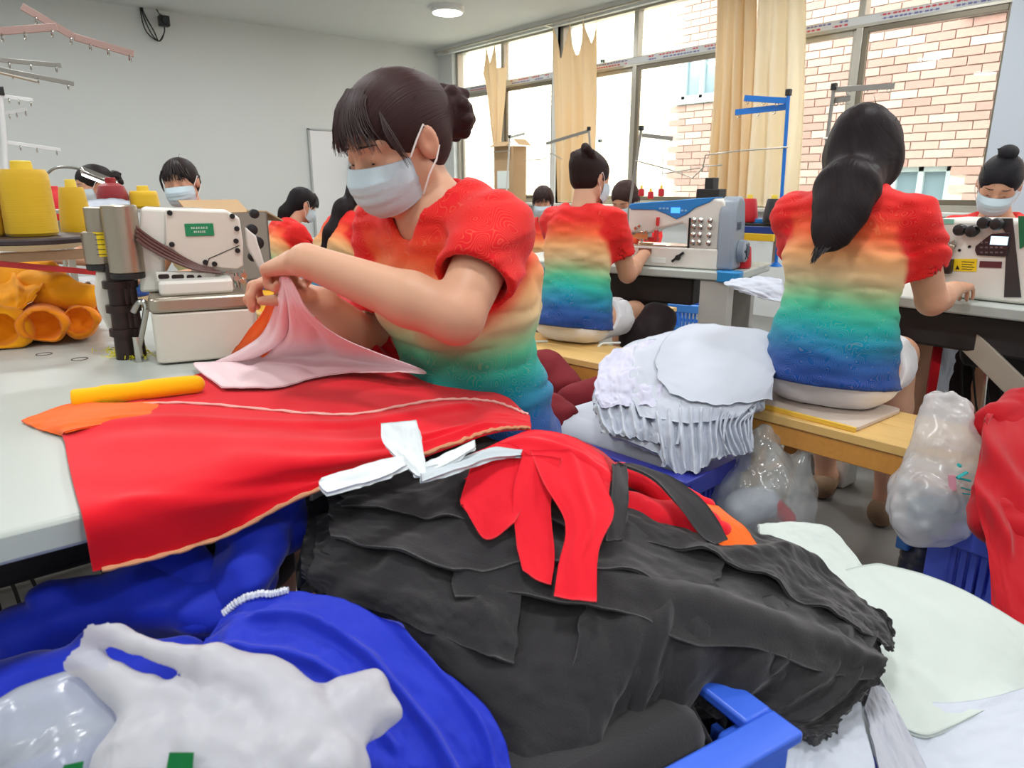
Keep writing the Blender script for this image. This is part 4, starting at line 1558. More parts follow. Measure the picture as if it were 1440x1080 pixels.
# ---------------------------------------------------------------- sewing machines
cream = mat('machine_cream', srgb(216, 210, 198), rough=0.35, spec=0.5, var=0.015, vscale=20)
cream2 = mat('machine_white', srgb(226, 224, 216), rough=0.35)
grey_mach = mat('machine_grey', srgb(142, 152, 164), rough=0.38)
blue_mach = mat('machine_blue', srgb(36, 128, 200), rough=0.35)
chrome = mat('chrome', srgb(200, 198, 192), rough=0.18, metal=1.0)
satin = mat('satin_steel', srgb(176, 166, 150), rough=0.32, metal=0.85)
oil = mat('oily_iron', srgb(58, 46, 44), rough=0.35, metal=0.6)
screw_m = mat('black_screw', srgb(20, 20, 20), rough=0.4)
green_lab = mat('green_label', srgb(22, 132, 84), rough=0.45)
white_ink = mat('white_ink', srgb(232, 240, 234), rough=0.6)
yellow_lab = mat('yellow_label', srgb(238, 206, 20), rough=0.5)
ink = mat('black_ink', srgb(30, 28, 24), rough=0.6)


def text(body, size, m, parent, loc, rot, name='lettering', ext=0.0004):
    cu = bpy.data.curves.new(name, 'FONT')
    cu.body = body
    cu.size = size
    cu.extrude = ext
    cu.align_x = 'CENTER'
    cu.align_y = 'CENTER'
    cu.materials.append(m)
    o = bpy.data.objects.new(name, cu)
    link(o, parent)
    o.location = loc
    o.rotation_euler = rot
    return o


FRONT = (PI / 2, 0, 0)                # faces -Y
SIDE = (PI / 2, 0, -PI / 2)           # faces -X

# overlock machine on the left table, its long side towards the camera
OV = V3(0.43, 1.66, TZ)
ov = empty('overlock_machine', OV, 0, 'cream overlock sewing machine with a green label on the left table', 'sewing machine')


def L(px, py, Y=1.60):
    p = ony(px, py, Y) - OV
    return (p[0], p[2])


yb = 1.58 - OV[1]
a, b = L(217, 508, 1.54), L(358, 500, 1.54)
bx0, bx1 = a[0], b[0]
box = MB().prism(rounded(bx0, -0.12, bx1, 0.06, 0.02), 0.004, 0.106, 'XY')
box.build('looper_cover', cream, ov, bevel=0.004)
MB().prism(rounded(bx0 - 0.003, -0.123, bx1 + 0.003, 0.063, 0.022), 0.108, 0.138, 'XY').build('metal_lip', satin, ov, bevel=0.006)
MB().prism(rounded(bx0 + 0.02, -0.10, bx1 - 0.04, 0.05, 0.015), 0.138, 0.168, 'XY').build('bed_step', cream2, ov, bevel=0.006)
out = [L(*q, 1.63) for q in ((200, 292), (242, 294), (318, 296), (333, 305), (338, 340), (338, 372), (330, 377), (290, 374), (262, 365), (245, 348), (232, 346), (234, 410), (200, 412), (198, 340))]
MB().prism(out, -0.03, 0.11).build('casting', cream2, ov, bevel=0.006)
out = [L(*q, 1.625) for q in ((235, 294), (318, 297), (332, 306), (337, 340), (339, 371), (331, 376), (288, 374), (264, 367), (246, 351), (235, 345))]
pl = MB().prism(out, -0.042, -0.031).build('side_cover', cream, ov, bevel=0.003)
s_ = MB()
for q in ((242, 299), (325, 303), (331, 320), (330, 337), (332, 350), (245, 343), (290, 367), (302, 369)):
    x, z = L(*q, 1.62)
    s_.lathe([(0.0045, -0.047), (0.0055, -0.046), (0.0055, -0.042)], (x, 0, z), 12, 'Y')
s_.build('cover_screws', screw_m, pl)['kind'] = 'stuff'
c0, c1 = L(262, 314, 1.618), L(302, 330, 1.618)
lab = MB().box(((c0[0] + c1[0]) / 2, -0.0435, (c0[1] + c1[1]) / 2), (c1[0] - c0[0], 0.002, c0[1] - c1[1])).build('green_label', green_lab, pl, bevel=0.0008)
tx = MB()
for row, (nz, w) in enumerate(((0.004, 0.0036), (-0.0042, 0.003))):
    for k in range(7 - row):
        cx = (c0[0] + c1[0]) / 2 + (k - 3 + row * 0.5) * (w * 1.35)
        cz = (c0[1] + c1[1]) / 2 + nz
        tx.box((cx, -0.0447, cz + 0.0014), (w, 0.0004, 0.0007)).box((cx, -0.0447, cz - 0.0014), (w, 0.0004, 0.0007)).box((cx - w * 0.3 * (k % 2), -0.0447, cz), (0.0008, 0.0004, 0.0044))
tx.build('printed_marks', white_ink, lab, smooth=0)
g0 = [L(*q, 1.618) for q in ((292, 372), (295, 362), (335, 343))]
gl_ = MB()
gl_.tube([(p[0], -0.0425, p[1]) for p in g0], 0.0009, 5)
gl_.build('cover_groove', ink, pl)
# thread tubes and tapes sweeping down to the needles
for k in range(4):
    t = MB()
    P = [L(*q, 1.61) for q in ((196 + k, 318 + k * 6), (215, 333 + k * 5), (245, 352 + k * 4), (280, 371 + k * 2), (312, 381))]
    t.tube(catmull([(p[0], -0.045 - 0.004 * k, p[1]) for p in P], 24), 0.0035, 8)
    t.build('guide_tube', mat('smoked_tube', srgb(96, 62, 56), rough=0.25), ov)
x0, z0 = L(226, 384, 1.615)
x1, z1 = L(292, 392, 1.615)
sl = MB().prism([L(*q, 1.615) for q in ((224, 382), (296, 380), (306, 383), (300, 392), (226, 396))], -0.05, -0.03).build('slotted_plate', cream2, ov, bevel=0.002)
h_ = MB()
for (cx, w) in ((236, 14), (255, 16), (272, 10), (284, 6)):
    x, z = L(cx, 388, 1.61)
    h_.prism(rounded(x - w * 0.00075, z - 0.0045, x + w * 0.00075, z + 0.0045, 0.004), -0.0515, -0.0495)
h_.build('slots', oil, sl)
# cylinders at the back end
for (q, r, m_, yy) in (((136, 328, 377), 0.030, satin, 0.02), ((180, 288, 385), 0.033, satin, -0.03)):
    cx, zt = L(q[0] + 12 if q[0] < 150 else 181, q[1], 1.62)
    zb_ = L(q[0], q[2], 1.62)[1]
    MB().lathe([(r - 0.003, zb_), (r, zb_ + 0.003), (r, zt - 0.003), (r - 0.004, zt)], (cx, yy, 0), 28).build('motor_can', m_, ov)
    MB().lathe([(r - 0.004, zb_ - 0.012), (r - 0.001, zb_ - 0.010), (r - 0.001, zb_)], (cx, yy, 0), 28).build('black_collar', black_m, ov)
cx, zt = L(148, 292, 1.62)
zb_ = L(148, 330, 1.62)[1]
MB().lathe([(0.026, zb_), (0.026, zt - 0.002), (0.022, zt)], (cx, 0.022, 0), 28).build('upper_can', satin, ov)
yl0, yl1 = L(128, 330, 1.59), L(142, 366, 1.59)
lb = MB()
for k in range(6):
    a0, a1 = math.radians(-112 + 8 * k), math.radians(-112 + 8 * (k + 1))
    lb.raw([(cx + 0.0306 * math.cos(q), 0.02 + 0.0306 * math.sin(q), z) for z in (yl1[1], yl0[1]) for q in (a0, a1)], [(0, 1, 3, 2)])
lbo = lb.build('yellow_label', yellow_lab, ov)
ml = MB()
for k in range(5):
    a0 = math.radians(-108 + 4)
    z = yl1[1] + (yl0[1] - yl1[1]) * (k + 0.5) / 5
    ml.box((cx + 0.0309 * math.cos(math.radians(-92)), 0.02 + 0.0309 * math.sin(math.radians(-92)), z), (0.016, 0.0006, 0.0012))
ml.build('printed_lines', ink, lbo, smooth=0)
# black stem and oily linkage under the cylinders
st = MB()
for (px, w) in ((178, 0.022), (188, 0.016), (197, 0.012)):
    x, z = L(px, 400, 1.62)
    st.cyl((x, -0.01, 0.0), (x, -0.01, 0.20), w, w * 0.8, 14)
    for zz in (0.05, 0.10, 0.15):
        st.cyl((x, -0.01, zz), (x, -0.01, zz + 0.015), w * 1.25, n=14)
st.build('drive_stem', oil, ov)
x, z = L(160, 430, 1.62)
MB().prism([L(*q, 1.62) for q in ((148, 384), (166, 386), (170, 420), (176, 470), (166, 470), (150, 440), (146, 415))], 0.0, 0.03).build('support_arm', cream, ov, bevel=0.004)
lk = MB()
P = [L(*q, 1.6) for q in ((196, 440), (204, 425), (214, 430), (208, 470), (202, 500))]
lk.tube(catmull([(p[0], -0.06, p[1]) for p in P], 16), 0.006, 8)
lk.cyl((P[0][0], -0.06, P[0][1] - 0.05), (P[0][0], -0.06, 0.0), 0.008)
lk.build('linkage', chrome, ov)
# needle head: needle bar, presser foot, guides
hd_ = MB()
for (px, py, l, r) in ((318, 380, 0.045, 0.003), (324, 380, 0.05, 0.003), (331, 382, 0.04, 0.0045), (341, 378, 0.05, 0.004)):
    x, z = L(px, py, 1.62)
    hd_.cyl((x, -0.02, z), (x + 0.004, -0.02, z - l), r)
    hd_.cyl((x, -0.026, z - 0.012), (x, -0.008, z - 0.012), 0.0065)
hd_.build('needle_bars', chrome, ov)
x, z = L(330, 408, 1.62)
MB().box((x, -0.02, z - 0.002), (0.05, 0.02, 0.004)).box((x + 0.02, -0.02, z + 0.014), (0.012, 0.014, 0.03), ry=-0.4).build('presser_foot', chrome, ov, bevel=0.001)
tn = MB()
for (px, py, r) in ((345, 322, 0.012), (352, 340, 0.014), (348, 300, 0.010), (346, 360, 0.009)):
    x, z = L(px, py, 1.66)
    tn.lathe([(r * 0.4, -0.018), (r, -0.016), (r, -0.008), (r * 0.5, -0.006), (r * 0.5, 0.004), (r, 0.006), (r, 0.012)], (x, 0.02, z), 16, 'Y')
tn.build('tension_knobs', black_m, ov)
MB().prism([L(*q, 1.66) for q in ((336, 318), (350, 330), (362, 372), (358, 384), (345, 360), (338, 345))], 0.0, 0.025).build('front_casting', cream2, ov, bevel=0.004)
# knee cover / waste chute on the right end
MB().prism([L(*q, 1.68) for q in ((344, 372), (372, 376), (374, 410), (340, 412))], 0.0, 0.05).build('waste_chute', mat('brown_board', srgb(150, 112, 70), rough=0.7), ov, bevel=0.003)

for ch in ov.children:
    n_ = ch.name.split('.')[0]
    if n_ in ('looper_cover', 'metal_lip', 'bed_step', 'waste_chute'):
        ch.location.x += 0.004
    elif n_ in ('motor_can', 'black_collar', 'upper_can', 'yellow_label', 'drive_stem', 'support_arm'):
        ch.location.x -= 0.040
    else:
        ch.location.x -= 0.027
ov.rotation_euler = (0, 0, -0.25)
ov.location = OV + V3(0.028, -0.025, 0)

# interlock machine with a blue top on the middle table
im = empty('interlock_machine', V3(2.66, 1.76, TZ) + 0.055 * V3(-0.292, 0.956, 0), math.radians(17), 'white sewing machine with blue top panel and grey end cover on the middle table', 'sewing machine')
im.scale = (0.92, 0.86, 0.97)
MB().box2((0.06, 0.06, 0.002), (0.24, 0.62, 0.095)).build('bed', cream2, im, bevel=0.008)
MB().box2((0.065, 0.24, 0.095), (0.23, 0.64, 0.102)).build('bed_plate', chrome, im, bevel=0.002)
out = [(0.03, 0.09), (0.03, 0.27), (0.06, 0.31), (0.12, 0.318), (0.56, 0.285), (0.575, 0.27), (0.575, 0.17), (0.55, 0.155), (0.44, 0.155), (0.42, 0.17), (0.27, 0.205), (0.245, 0.19), (0.235, 0.09)]
MB().prism(out, 0.075, 0.215, 'YZ').build('arm', cream2, im, bevel=0.012, seg=3)
# blue swoosh panel on top and over the front
sw_ = [(0.10, 0.322), (0.20, 0.316), (0.36, 0.304), (0.56, 0.290), (0.575, 0.275), (0.56, 0.262), (0.42, 0.262), (0.36, 0.245), (0.30, 0.222), (0.245, 0.245), (0.20, 0.275), (0.13, 0.30)]
MB().prism(sw_, 0.068, 0.19, 'YZ').build('blue_panel', blue_mach, im, bevel=0.004)
MB().box((0.066, 0.305, 0.262), (0.004, 0.05, 0.026)).build('display', mat('blue_screen', srgb(70, 160, 240), emit=1.2), im, bevel=0.001)
pb = MB()
for y in (0.25, 0.27, 0.35, 0.37, 0.39):
    pb.box((0.0665, y, 0.262 if y < 0.3 else 0.27), (0.003, 0.012, 0.008))
pb.build('buttons', mat('pale_button', srgb(140, 190, 225), rough=0.4), im)
endo = [(0.06, 0.004), (0.06, 0.25), (0.085, 0.305), (0.12, 0.325), (0.17, 0.325), (0.21, 0.30), (0.235, 0.2), (0.245, 0.004)]
MB().prism(endo, -0.01, 0.075, 'XZ').build('end_cover', grey_mach, im, bevel=0.012, seg=3)
vt = MB()
for k in range(5):
    vt.box((0.13, -0.0115, 0.185 + k * 0.007), (0.06, 0.004, 0.004))
vt.build('vent', mat('vent_dark', srgb(70, 80, 92), rough=0.5), im)
MB().lathe([(0.03, -0.052), (0.044, -0.050), (0.050, -0.044), (0.050, -0.012)], (0.165, 0, 0.085), 28, 'Y').build('handwheel', grey_mach, im)
MB().lathe([(0.012, -0.058), (0.026, -0.057), (0.026, -0.050)], (0.165, 0, 0.085), 24, 'Y').build('wheel_hub', mat('hub_dark', srgb(60, 66, 76), rough=0.4), im)
ho = MB()
for k in range(6):
    ho.cyl((0.165 + 0.034 * math.cos(k * PI / 3), -0.0535, 0.085 + 0.034 * math.sin(k * PI / 3)), (0.165 + 0.034 * math.cos(k * PI / 3), -0.048, 0.085 + 0.034 * math.sin(k * PI / 3)), 0.006, n=10)
ho.build('wheel_holes', screw_m, im)
# tension discs on the column
td = MB()
for zz in (0.12, 0.155, 0.19, 0.22):
    for yy in (0.115, 0.165, 0.20):
        td.lathe([(0.004, -0.030), (0.009, -0.028), (0.005, -0.020), (0.013, -0.016), (0.013, -0.010), (0.006, -0.006), (0.006, 0)], (0.075, yy, zz), 12, 'X')
td.build('tension_discs', chrome, im)
MB().box((0.07, 0.225, 0.16), (0.012, 0.008, 0.14)).build('thread_slot', screw_m, im)
nh = MB()
for yy in (0.46, 0.48, 0.50, 0.52, 0.545):
    nh.cyl((0.10, yy, 0.22), (0.10, yy, 0.115), 0.004)
    nh.lathe([(0.008, -0.02), (0.010, -0.016), (0.006, -0.006), (0.006, 0.0)], (0.072, yy, 0.17 + 0.02 * math.sin(yy * 90)), 10, 'X')
nh.box((0.10, 0.50, 0.14), (0.05, 0.09, 0.03))
nh.build('needle_head', chrome, im, bevel=0.002)
MB().box((0.10, 0.43, 0.125), (0.03, 0.05, 0.02)).box((0.068, 0.40, 0.21), (0.02, 0.014, 0.04)).box((0.068, 0.405, 0.145), (0.022, 0.018, 0.05)).build('red_levers', mat('lever_red', srgb(210, 50, 52), rough=0.4), im, bevel=0.003)
MB().box((0.10, 0.475, 0.105), (0.04, 0.07, 0.008)).build('presser_foot', chrome, im, bevel=0.002)
MB().box((0.0575, 0.46, 0.072), (0.003, 0.075, 0.024)).build('brown_nameplate', mat('nameplate', srgb(128, 88, 78), rough=0.4), im)
MB().prism(rounded(0.34, 0.02, 0.42, 0.045, 0.005), 0.054, 0.058, 'YZ').build('sticker', white_ink, im)
MB().bar((0.05, 0.24, 0.075), (0.045, 0.30, 0.03), 0.012).lathe([(0.012, -0.02), (0.014, 0.0)], (0.058, 0.27, 0.05), 14, 'X').build('feed_lever', black_m, im, bevel=0.002)

# interlock machine at the right edge
rm = empty('control_panel_machine', (2.60, 0.45, TZ), 0, 'white sewing machine with a lit display and black knobs at the right edge', 'sewing machine')


def R_(px, py, X=2.62):
    p = onx(px, py, X) - V3(2.60, 0.45, TZ)
    return (p[1], p[2])


MB().box2((0.0, -0.02, 0.002), (0.24, 0.535, 0.255)).build('casting', cream2, rm, bevel=0.014, seg=3)
MB().prism([R_(*q, 2.598) for q in ((1400, 307), (1424, 307), (1436, 418), (1412, 418), (1413, 395), (1416, 330))], -0.004, 0.002, 'YZ').build('dark_band', mat('band_grey', srgb(54, 50, 50), rough=0.4), rm, smooth=0)
MB().prism([R_(*q, 2.596) for q in ((1432, 304), (1444, 304), (1444, 345), (1434, 350))], -0.006, 0.002, 'YZ').build('green_stripe', mat('stripe_green', srgb(10, 110, 70), rough=0.4), rm, smooth=0)
pn = MB().prism([R_(*q, 2.595) for q in ((1371, 352), (1372, 346), (1394, 329), (1420, 327), (1421, 332), (1417, 359), (1412, 361), (1374, 359))], -0.008, 0.002, 'YZ').build('control_panel', mat('panel_black', srgb(46, 34, 40), rough=0.3), rm, bevel=0.002)
a, b = R_(1394, 332, 2.59), R_(1416, 345, 2.59)
MB().box((-0.0095, (a[0] + b[0]) / 2, (a[1] + b[1]) / 2), (0.003, abs(a[0] - b[0]), abs(a[1] - b[1]))).build('display', mat('lit_display', srgb(190, 226, 245), emit=1.5), pn)
kb = MB()
for r in range(3):
    for k in range(5 - (r == 0) * 3):
        y, z = R_(1380 + k * 7, 341 + r * 7, 2.59)
        kb.box((-0.009, y, z), (0.002, 0.008, 0.005))
kb.build('keys', mat('key_grey', srgb(110, 92, 100), rough=0.5), pn, smooth=0)
yl = MB().prism([R_(*q, 2.598) for q in ((1342, 364), (1374, 364), (1373, 382), (1341, 381))], -0.003, 0.002, 'YZ').build('yellow_label', yellow_lab, rm, smooth=0)
k_ = MB()
for i in range(4):
    a, b = R_(1352, 368 + i * 3.4, 2.594), R_(1370 - 3 * (i % 2), 368 + i * 3.4, 2.594)
    k_.box((-0.0035, (a[0] + b[0]) / 2, a[1]), (0.001, abs(a[0] - b[0]), 0.0022))
a, b, c_ = R_(1343, 379, 2.594), R_(1349, 379, 2.594), R_(1346, 373, 2.594)
k_.prism([a, b, c_], -0.0042, -0.003, 'YZ')
k_.build('printed_lines', ink, yl, smooth=0)
pk = MB().prism([R_(*q, 2.598) for q in ((1378, 367), (1409, 368), (1408, 377), (1377, 376))], -0.003, 0.002, 'YZ').build('dark_nameplate', mat('plate_plum', srgb(96, 40, 48), rough=0.4), rm, smooth=0)
kn = MB()
for (px, py) in ((1352, 323), (1369, 325), (1386, 313), (1404, 315)):
    y, z = R_(px, py, 2.585)
    kn.lathe([(0.010, -0.045), (0.016, -0.043), (0.019, -0.034), (0.019, -0.024), (0.010, -0.018), (0.014, -0.008), (0.014, 0.002)], (0, y, z), 16, 'X')
kn.build('tension_knobs', black_m, rm)
nh = MB()
for (px, py, L_) in ((1318, 325, 0.05), (1326, 328, 0.06), (1334, 335, 0.07), (1341, 338, 0.05), (1322, 350, 0.05)):
    y, z = R_(px, py, 2.59)
    nh.cyl((-0.012, y, z), (-0.012, y, z - L_), 0.005)
    nh.lathe([(0.006, -0.024), (0.011, -0.02), (0.008, -0.01), (0.008, 0)], (0, y, z - 0.02), 10, 'X')
nh.box2((-0.03, R_(1340, 365)[0], R_(1340, 372)[1]), (0.0, R_(1312, 365)[0], R_(1340, 360)[1]))
nh.build('needle_head', satin, rm, bevel=0.002)
y0, z0 = R_(1338, 385, 2.59)
y1, z1 = R_(1308, 362, 2.59)
MB().box2((-0.03, y0, z0), (0.0, y1 - 0.03, z1)).box2((-0.025, y1 - 0.03, z0 - 0.01), (0.0, y1, z1 - 0.03)).build('looper_recess', oil, rm, bevel=0.004)
MB().box2((-0.003, R_(1345, 312)[0], R_(1345, 315)[1]), (0.001, R_(1316, 312)[0], R_(1345, 308)[1])).build('teal_strip', mat('teal_print', srgb(130, 190, 170), rough=0.5), rm, smooth=0)
sc_ = MB()
for (px, py) in ((1363, 347), (1349, 352), (1332, 344)):
    y, z = R_(px, py, 2.598)
    sc_.lathe([(0.004, -0.004), (0.005, 0)], (0, y, z), 10, 'X')
sc_.build('screws', screw_m, rm)


def plain_machine(label, loc, rz, cat='sewing machine', group=None):
    t = empty('sewing_machine', loc, rz, label, cat, group)
    MB().box2((-0.08, -0.24, 0), (0.10, 0.24, 0.075)).build('bed', cream2, t, bevel=0.008)
    MB().prism([(-0.24, 0.075), (-0.24, 0.26), (-0.2, 0.29), (0.2, 0.27), (0.24, 0.24), (0.24, 0.14), (0.18, 0.13), (0.14, 0.19), (-0.1, 0.2), (-0.13, 0.17), (-0.13, 0.075)], -0.06, 0.07, 'YZ').build('arm', cream2, t, bevel=0.012)
    MB().lathe([(0.02, -0.03), (0.055, -0.026), (0.055, 0)], (0.0, -0.245, 0.18), 20, 'Y').build('handwheel', grey_mach, t)
    MB().cyl((0.0, 0.21, 0.14), (0.0, 0.21, 0.08), 0.005).box((0, 0.21, 0.08), (0.03, 0.04, 0.006)).build('presser_foot', chrome, t)
    return t


plain_machine('white sewing machine behind the yellow cones at left', (0.02, 3.25, TZ), 0.0)
plain_machine('white sewing machine in front of the ponytailed woman by the back wall', (2.42, 4.60, TZ), 0.0)
plain_machine('white sewing machine in front of the woman with the long braid', (2.42, 3.75, TZ), 0.0)


# ---------------------------------------------------------------- cloth
red_f = fabric('jersey_red', (220, 0, 28), rough=0.8, bump=0.08)
red_d = fabric('jersey_crimson', (178, 0, 20), rough=0.8, bump=0.08)
black_f = fabric('jersey_black', (46, 44, 46), rough=0.9, sheen=0.25, bump=0.25)
blue_f = fabric('satin_royal_blue', (18, 44, 186), rough=0.6, sheen=0.2)
white_f = fabric('panel_white', (200, 209, 204), rough=0.85)
white_b = fabric('panel_bluish_white', (200, 206, 218), rough=0.85)
pink_w = fabric('lining_pinkish_white', (240, 214, 218), rough=0.85)
orange_f = fabric('jersey_orange', (255, 104, 20), rough=0.8)
yellow_f = fabric('jersey_yellow', (255, 190, 0), rough=0.8)
thread_w = fabric('overlock_thread', (240, 190, 180), rough=0.9)


def pts(rows):
    return [[at(*p) for p in r] for r in rows]


def on_table(px, py, z=TZ + 0.006):
    return onz(px, py, z)


# the big red piece: flat on the table, falling over its front edge and across to her lap
T1 = lambda px, py, z=0.757: onz(px, py, z)
edge = lambda px, py: ony(px, py, 0.852)
rows = [
    [T1(188, 573), T1(275, 527), T1(380, 508, 0.762), T1(500, 512, 0.765), at(600, 530, 1.34), at(700, 553, 1.27), at(742, 582, 1.22)],
    [T1(92, 588), T1(225, 574), T1(360, 580), T1(490, 586), at(610, 572, 1.19), at(690, 570, 1.20), at(745, 586, 1.19)],
    [T1(92, 628), T1(230, 612), T1(370, 612), T1(500, 614), at(610, 602, 1.11), at(690, 585, 1.15), at(746, 592, 1.16)],
    [T1(104, 685, 0.757), T1(240, 668), T1(365, 655), T1(480, 645), at(600, 622, 1.07), at(690, 595, 1.12), at(747, 597, 1.14)],
    [edge(116, 726), edge(240, 712), edge(360, 690), at(470, 667, 0.93), at(590, 637, 1.03), at(690, 602, 1.10), at(747, 600, 1.13)],
    [edge(131, 805), edge(232, 780), edge(332, 746), at(450, 690, 0.91), at(585, 646, 1.00), at(690, 608, 1.08), at(747, 603, 1.12)],
]
rs = sheet('red_cloth', rows, red_f, 90, 130, amp=0.003, scale=(4, 5), seed=21, thick=0.002,
           folds=((0.30, 0.05, 0.22, 0.75, 0.03, 0.006), (0.55, 0.3, 0.75, 0.8, 0.06, 0.008), (0.42, 0.1, 0.5, 0.7, 0.05, 0.006), (0.75, 0.1, 0.9, 0.5, 0.05, 0.006)))
tag(rs, 'large red cloth spread over the white table and hanging off its front edge', 'cloth')
G = sheet.G
N = sheet.N


def seam_on(G, N, path, r, m, parent, name, wob=0.0, seed=3, off=0.0):
    nu, nv = G.shape[:2]
    P = []
    rg = np.random.default_rng(seed)
    for (u, v) in catmull(np.array(path, float), 70):
        i, j = min(nu - 1, max(0, u * (nu - 1))), min(nv - 1, max(0, v * (nv - 1)))
        i0, j0 = int(min(i, nu - 2)), int(min(j, nv - 2))
        fi, fj = i - i0, j - j0
        p = (G[i0, j0] * (1 - fi) + G[i0 + 1, j0] * fi) * (1 - fj) + (G[i0, j0 + 1] * (1 - fi) + G[i0 + 1, j0 + 1] * fi) * fj
        P.append(p + N[i0, j0] * (r * 0.5 + off + rg.uniform(0, wob)))
    o = MB()
    o.tube(P, [r * (1 + 0.25 * math.sin(i * 2.1)) for i in range(len(P))], 6)
    return o.build(name, m, parent)


sm = seam_on(G, N, [(0.17, 0.04), (0.18, 0.25), (0.195, 0.5), (0.16, 0.7), (0.15, 0.85), (0.2, 0.99)], 0.0022, thread_w, rs, 'seam', 0.002)
sm['label'] = 'pinkish-white overlocked seam'
sm = seam_on(G, N, [(0.995, 0.02), (0.995, 0.35), (0.995, 0.6), (0.99, 0.8), (0.99, 0.99)], 0.0028, fabric('frayed_edge', (214, 150, 110)), rs, 'frayed_hem', 0.003, 5)
sm['label'] = 'frayed tan hem with loose threads'

# orange tail and yellow roll at the left end of the work
rows = [[T1(30, 592, 0.754), T1(95, 568, 0.764), T1(170, 566, 0.764), T1(250, 562, 0.752)], [T1(52, 602, 0.754), T1(98, 590, 0.768), T1(165, 582, 0.766), T1(250, 575, 0.751)], [T1(86, 613, 0.754), T1(98, 604, 0.766), T1(165, 594, 0.760), T1(250, 590, 0.751)]]
o = sheet('orange_cloth', rows, orange_f, 24, 50, amp=0.002, seed=31, thick=0.003)
tag(o, 'pointed orange cloth end lying on the white table left of the red cloth', 'cloth')
P = [T1(98, 562, 0.770), T1(150, 556, 0.771), T1(210, 548, 0.772), T1(275, 541, 0.772)]
fdl = Field(np.min(P, 0) - 0.05, np.max(P, 0) + 0.05, 0.004)
for i in range(3):
    fdl.cap(P[i], P[i + 1], 0.017, 0.016, k=0.004)
fdl.noise(0.002, (10, 10, 40), 4)
fdl.half(P[0] + V3(0.003, 0, 0), P[0] - P[1])
o = field_obj(fdl, 'yellow_cloth', yellow_f, None)
tag(o, 'rolled bright yellow cloth strip lying on the table behind the red cloth', 'cloth')
o2 = MB()
q = [T1(90, 566, 0.770), T1(96, 574, 0.762), T1(104, 574, 0.762), T1(102, 564, 0.770)]
# pinkish lining pulled up to her hand
hx = at(400, 392, 1.165)
rows = [
    [at(393, 390, 1.17), at(398, 388, 1.165), at(404, 389, 1.16), at(410, 393, 1.155)],
    [at(388, 432, 1.22), at(400, 432, 1.20), at(418, 432, 1.19), at(436, 436, 1.19)],
    [at(360, 478, 1.36), at(395, 478, 1.30), at(440, 470, 1.27), at(486, 476, 1.26)],
    [onz(300, 510, 0.766), onz(370, 500, 0.785), onz(450, 498, 0.79), at(590, 518, 1.29)],
    [onz(273, 516, 0.762), onz(345, 512, 0.768), onz(440, 515, 0.772), at(592, 524, 1.27)],
    [onz(312, 548, 0.762), onz(388, 545, 0.764), onz(460, 528, 0.768), at(560, 520, 1.26)],
]
o = sheet('lining_cloth', rows, pink_w, 70, 60, amp=0.004, scale=(4, 5), seed=41, thick=0.002, folds=((0.1, 0.4, 0.75, 0.35, 0.04, 0.012), (0.4, 0.7, 0.9, 0.65, 0.05, 0.008)))
tag(o, 'pinkish-white lining cloth drawn up from the red cloth to her hands', 'cloth')
rows = [[at(388, 408, 1.24), at(396, 410, 1.23), at(402, 414, 1.22)], [at(368, 440, 1.33), at(384, 444, 1.32), at(396, 448, 1.30)], [at(340, 478, 1.42), at(366, 482, 1.39), at(384, 488, 1.36)], [onz(322, 503, 0.757), onz(345, 506, 0.757), onz(362, 508, 0.762)]]
o = sheet('orange_strip', rows, orange_f, 30, 20, amp=0.003, seed=51, thick=0.003)
tag(o, 'orange cloth strip rising from the table to the needle of the overlock machine', 'cloth')
rows = [[at(350, 408, 1.50), at(372, 408, 1.45), at(392, 410, 1.40)], [at(356, 420, 1.49), at(372, 424, 1.44), at(386, 430, 1.38)], [at(362, 436, 1.48), at(370, 440, 1.43), at(376, 446, 1.37)]]
o = sheet('yellow_strip', rows, yellow_f, 20, 20, amp=0.002, seed=52, thick=0.003)
tag(o, 'yellow cloth corner under the presser foot of the overlock machine', 'cloth')
# a dark red garment on her lap behind the forearms
rows = [[at(430, 398, 1.62), at(470, 408, 1.58), at(520, 425, 1.55)], [at(440, 440, 1.52), at(490, 450, 1.48), at(545, 470, 1.46)], [at(470, 490, 1.42), at(520, 500, 1.40), at(575, 515, 1.38)]]
o = sheet('crimson_cloth', rows, red_d, 30, 30, amp=0.008, seed=53, thick=0.003)
tag(o, 'crimson cloth on her lap behind the two forearms', 'cloth')

# ---- black cut panels heaped over the blue crate
PB = np.array(pts([
    [(440, 690, 1.05), (560, 655, 1.10), (700, 650, 1.15), (860, 690, 1.15), (1000, 745, 1.15), (1100, 790, 1.12), (1200, 862, 1.08), (1236, 912, 1.03)],
    [(430, 738, 1.00), (560, 735, 1.00), (700, 745, 1.00), (850, 780, 1.00), (985, 812, 1.01), (1100, 850, 1.01), (1185, 895, 0.99), (1230, 935, 0.985)],
    [(425, 780, 0.93), (570, 830, 0.89), (700, 870, 0.87), (830, 880, 0.87), (950, 890, 0.89), (1080, 920, 0.91), (1160, 960, 0.93), (1222, 965, 0.95)],
    [(424, 806, 0.94), (588, 895, 0.87), (690, 985, 0.81), (800, 1000, 0.82), (895, 1010, 0.88), (990, 985, 0.92), (1090, 1015, 0.91), (1180, 1010, 0.92)],
    [(434, 815, 0.97), (600, 915, 0.88), (705, 1090, 0.78), (800, 1110, 0.79), (880, 1065, 0.87), (985, 1005, 0.905), (1085, 1036, 0.90), (1162, 1038, 0.90)],
]))
GB = np.swapaxes(catmull(np.swapaxes(catmull(PB, 60), 0, 1), 120), 0, 1)
NB = grid_normals(GB)
if NB[..., 2].mean() < 0:
    NB = -NB


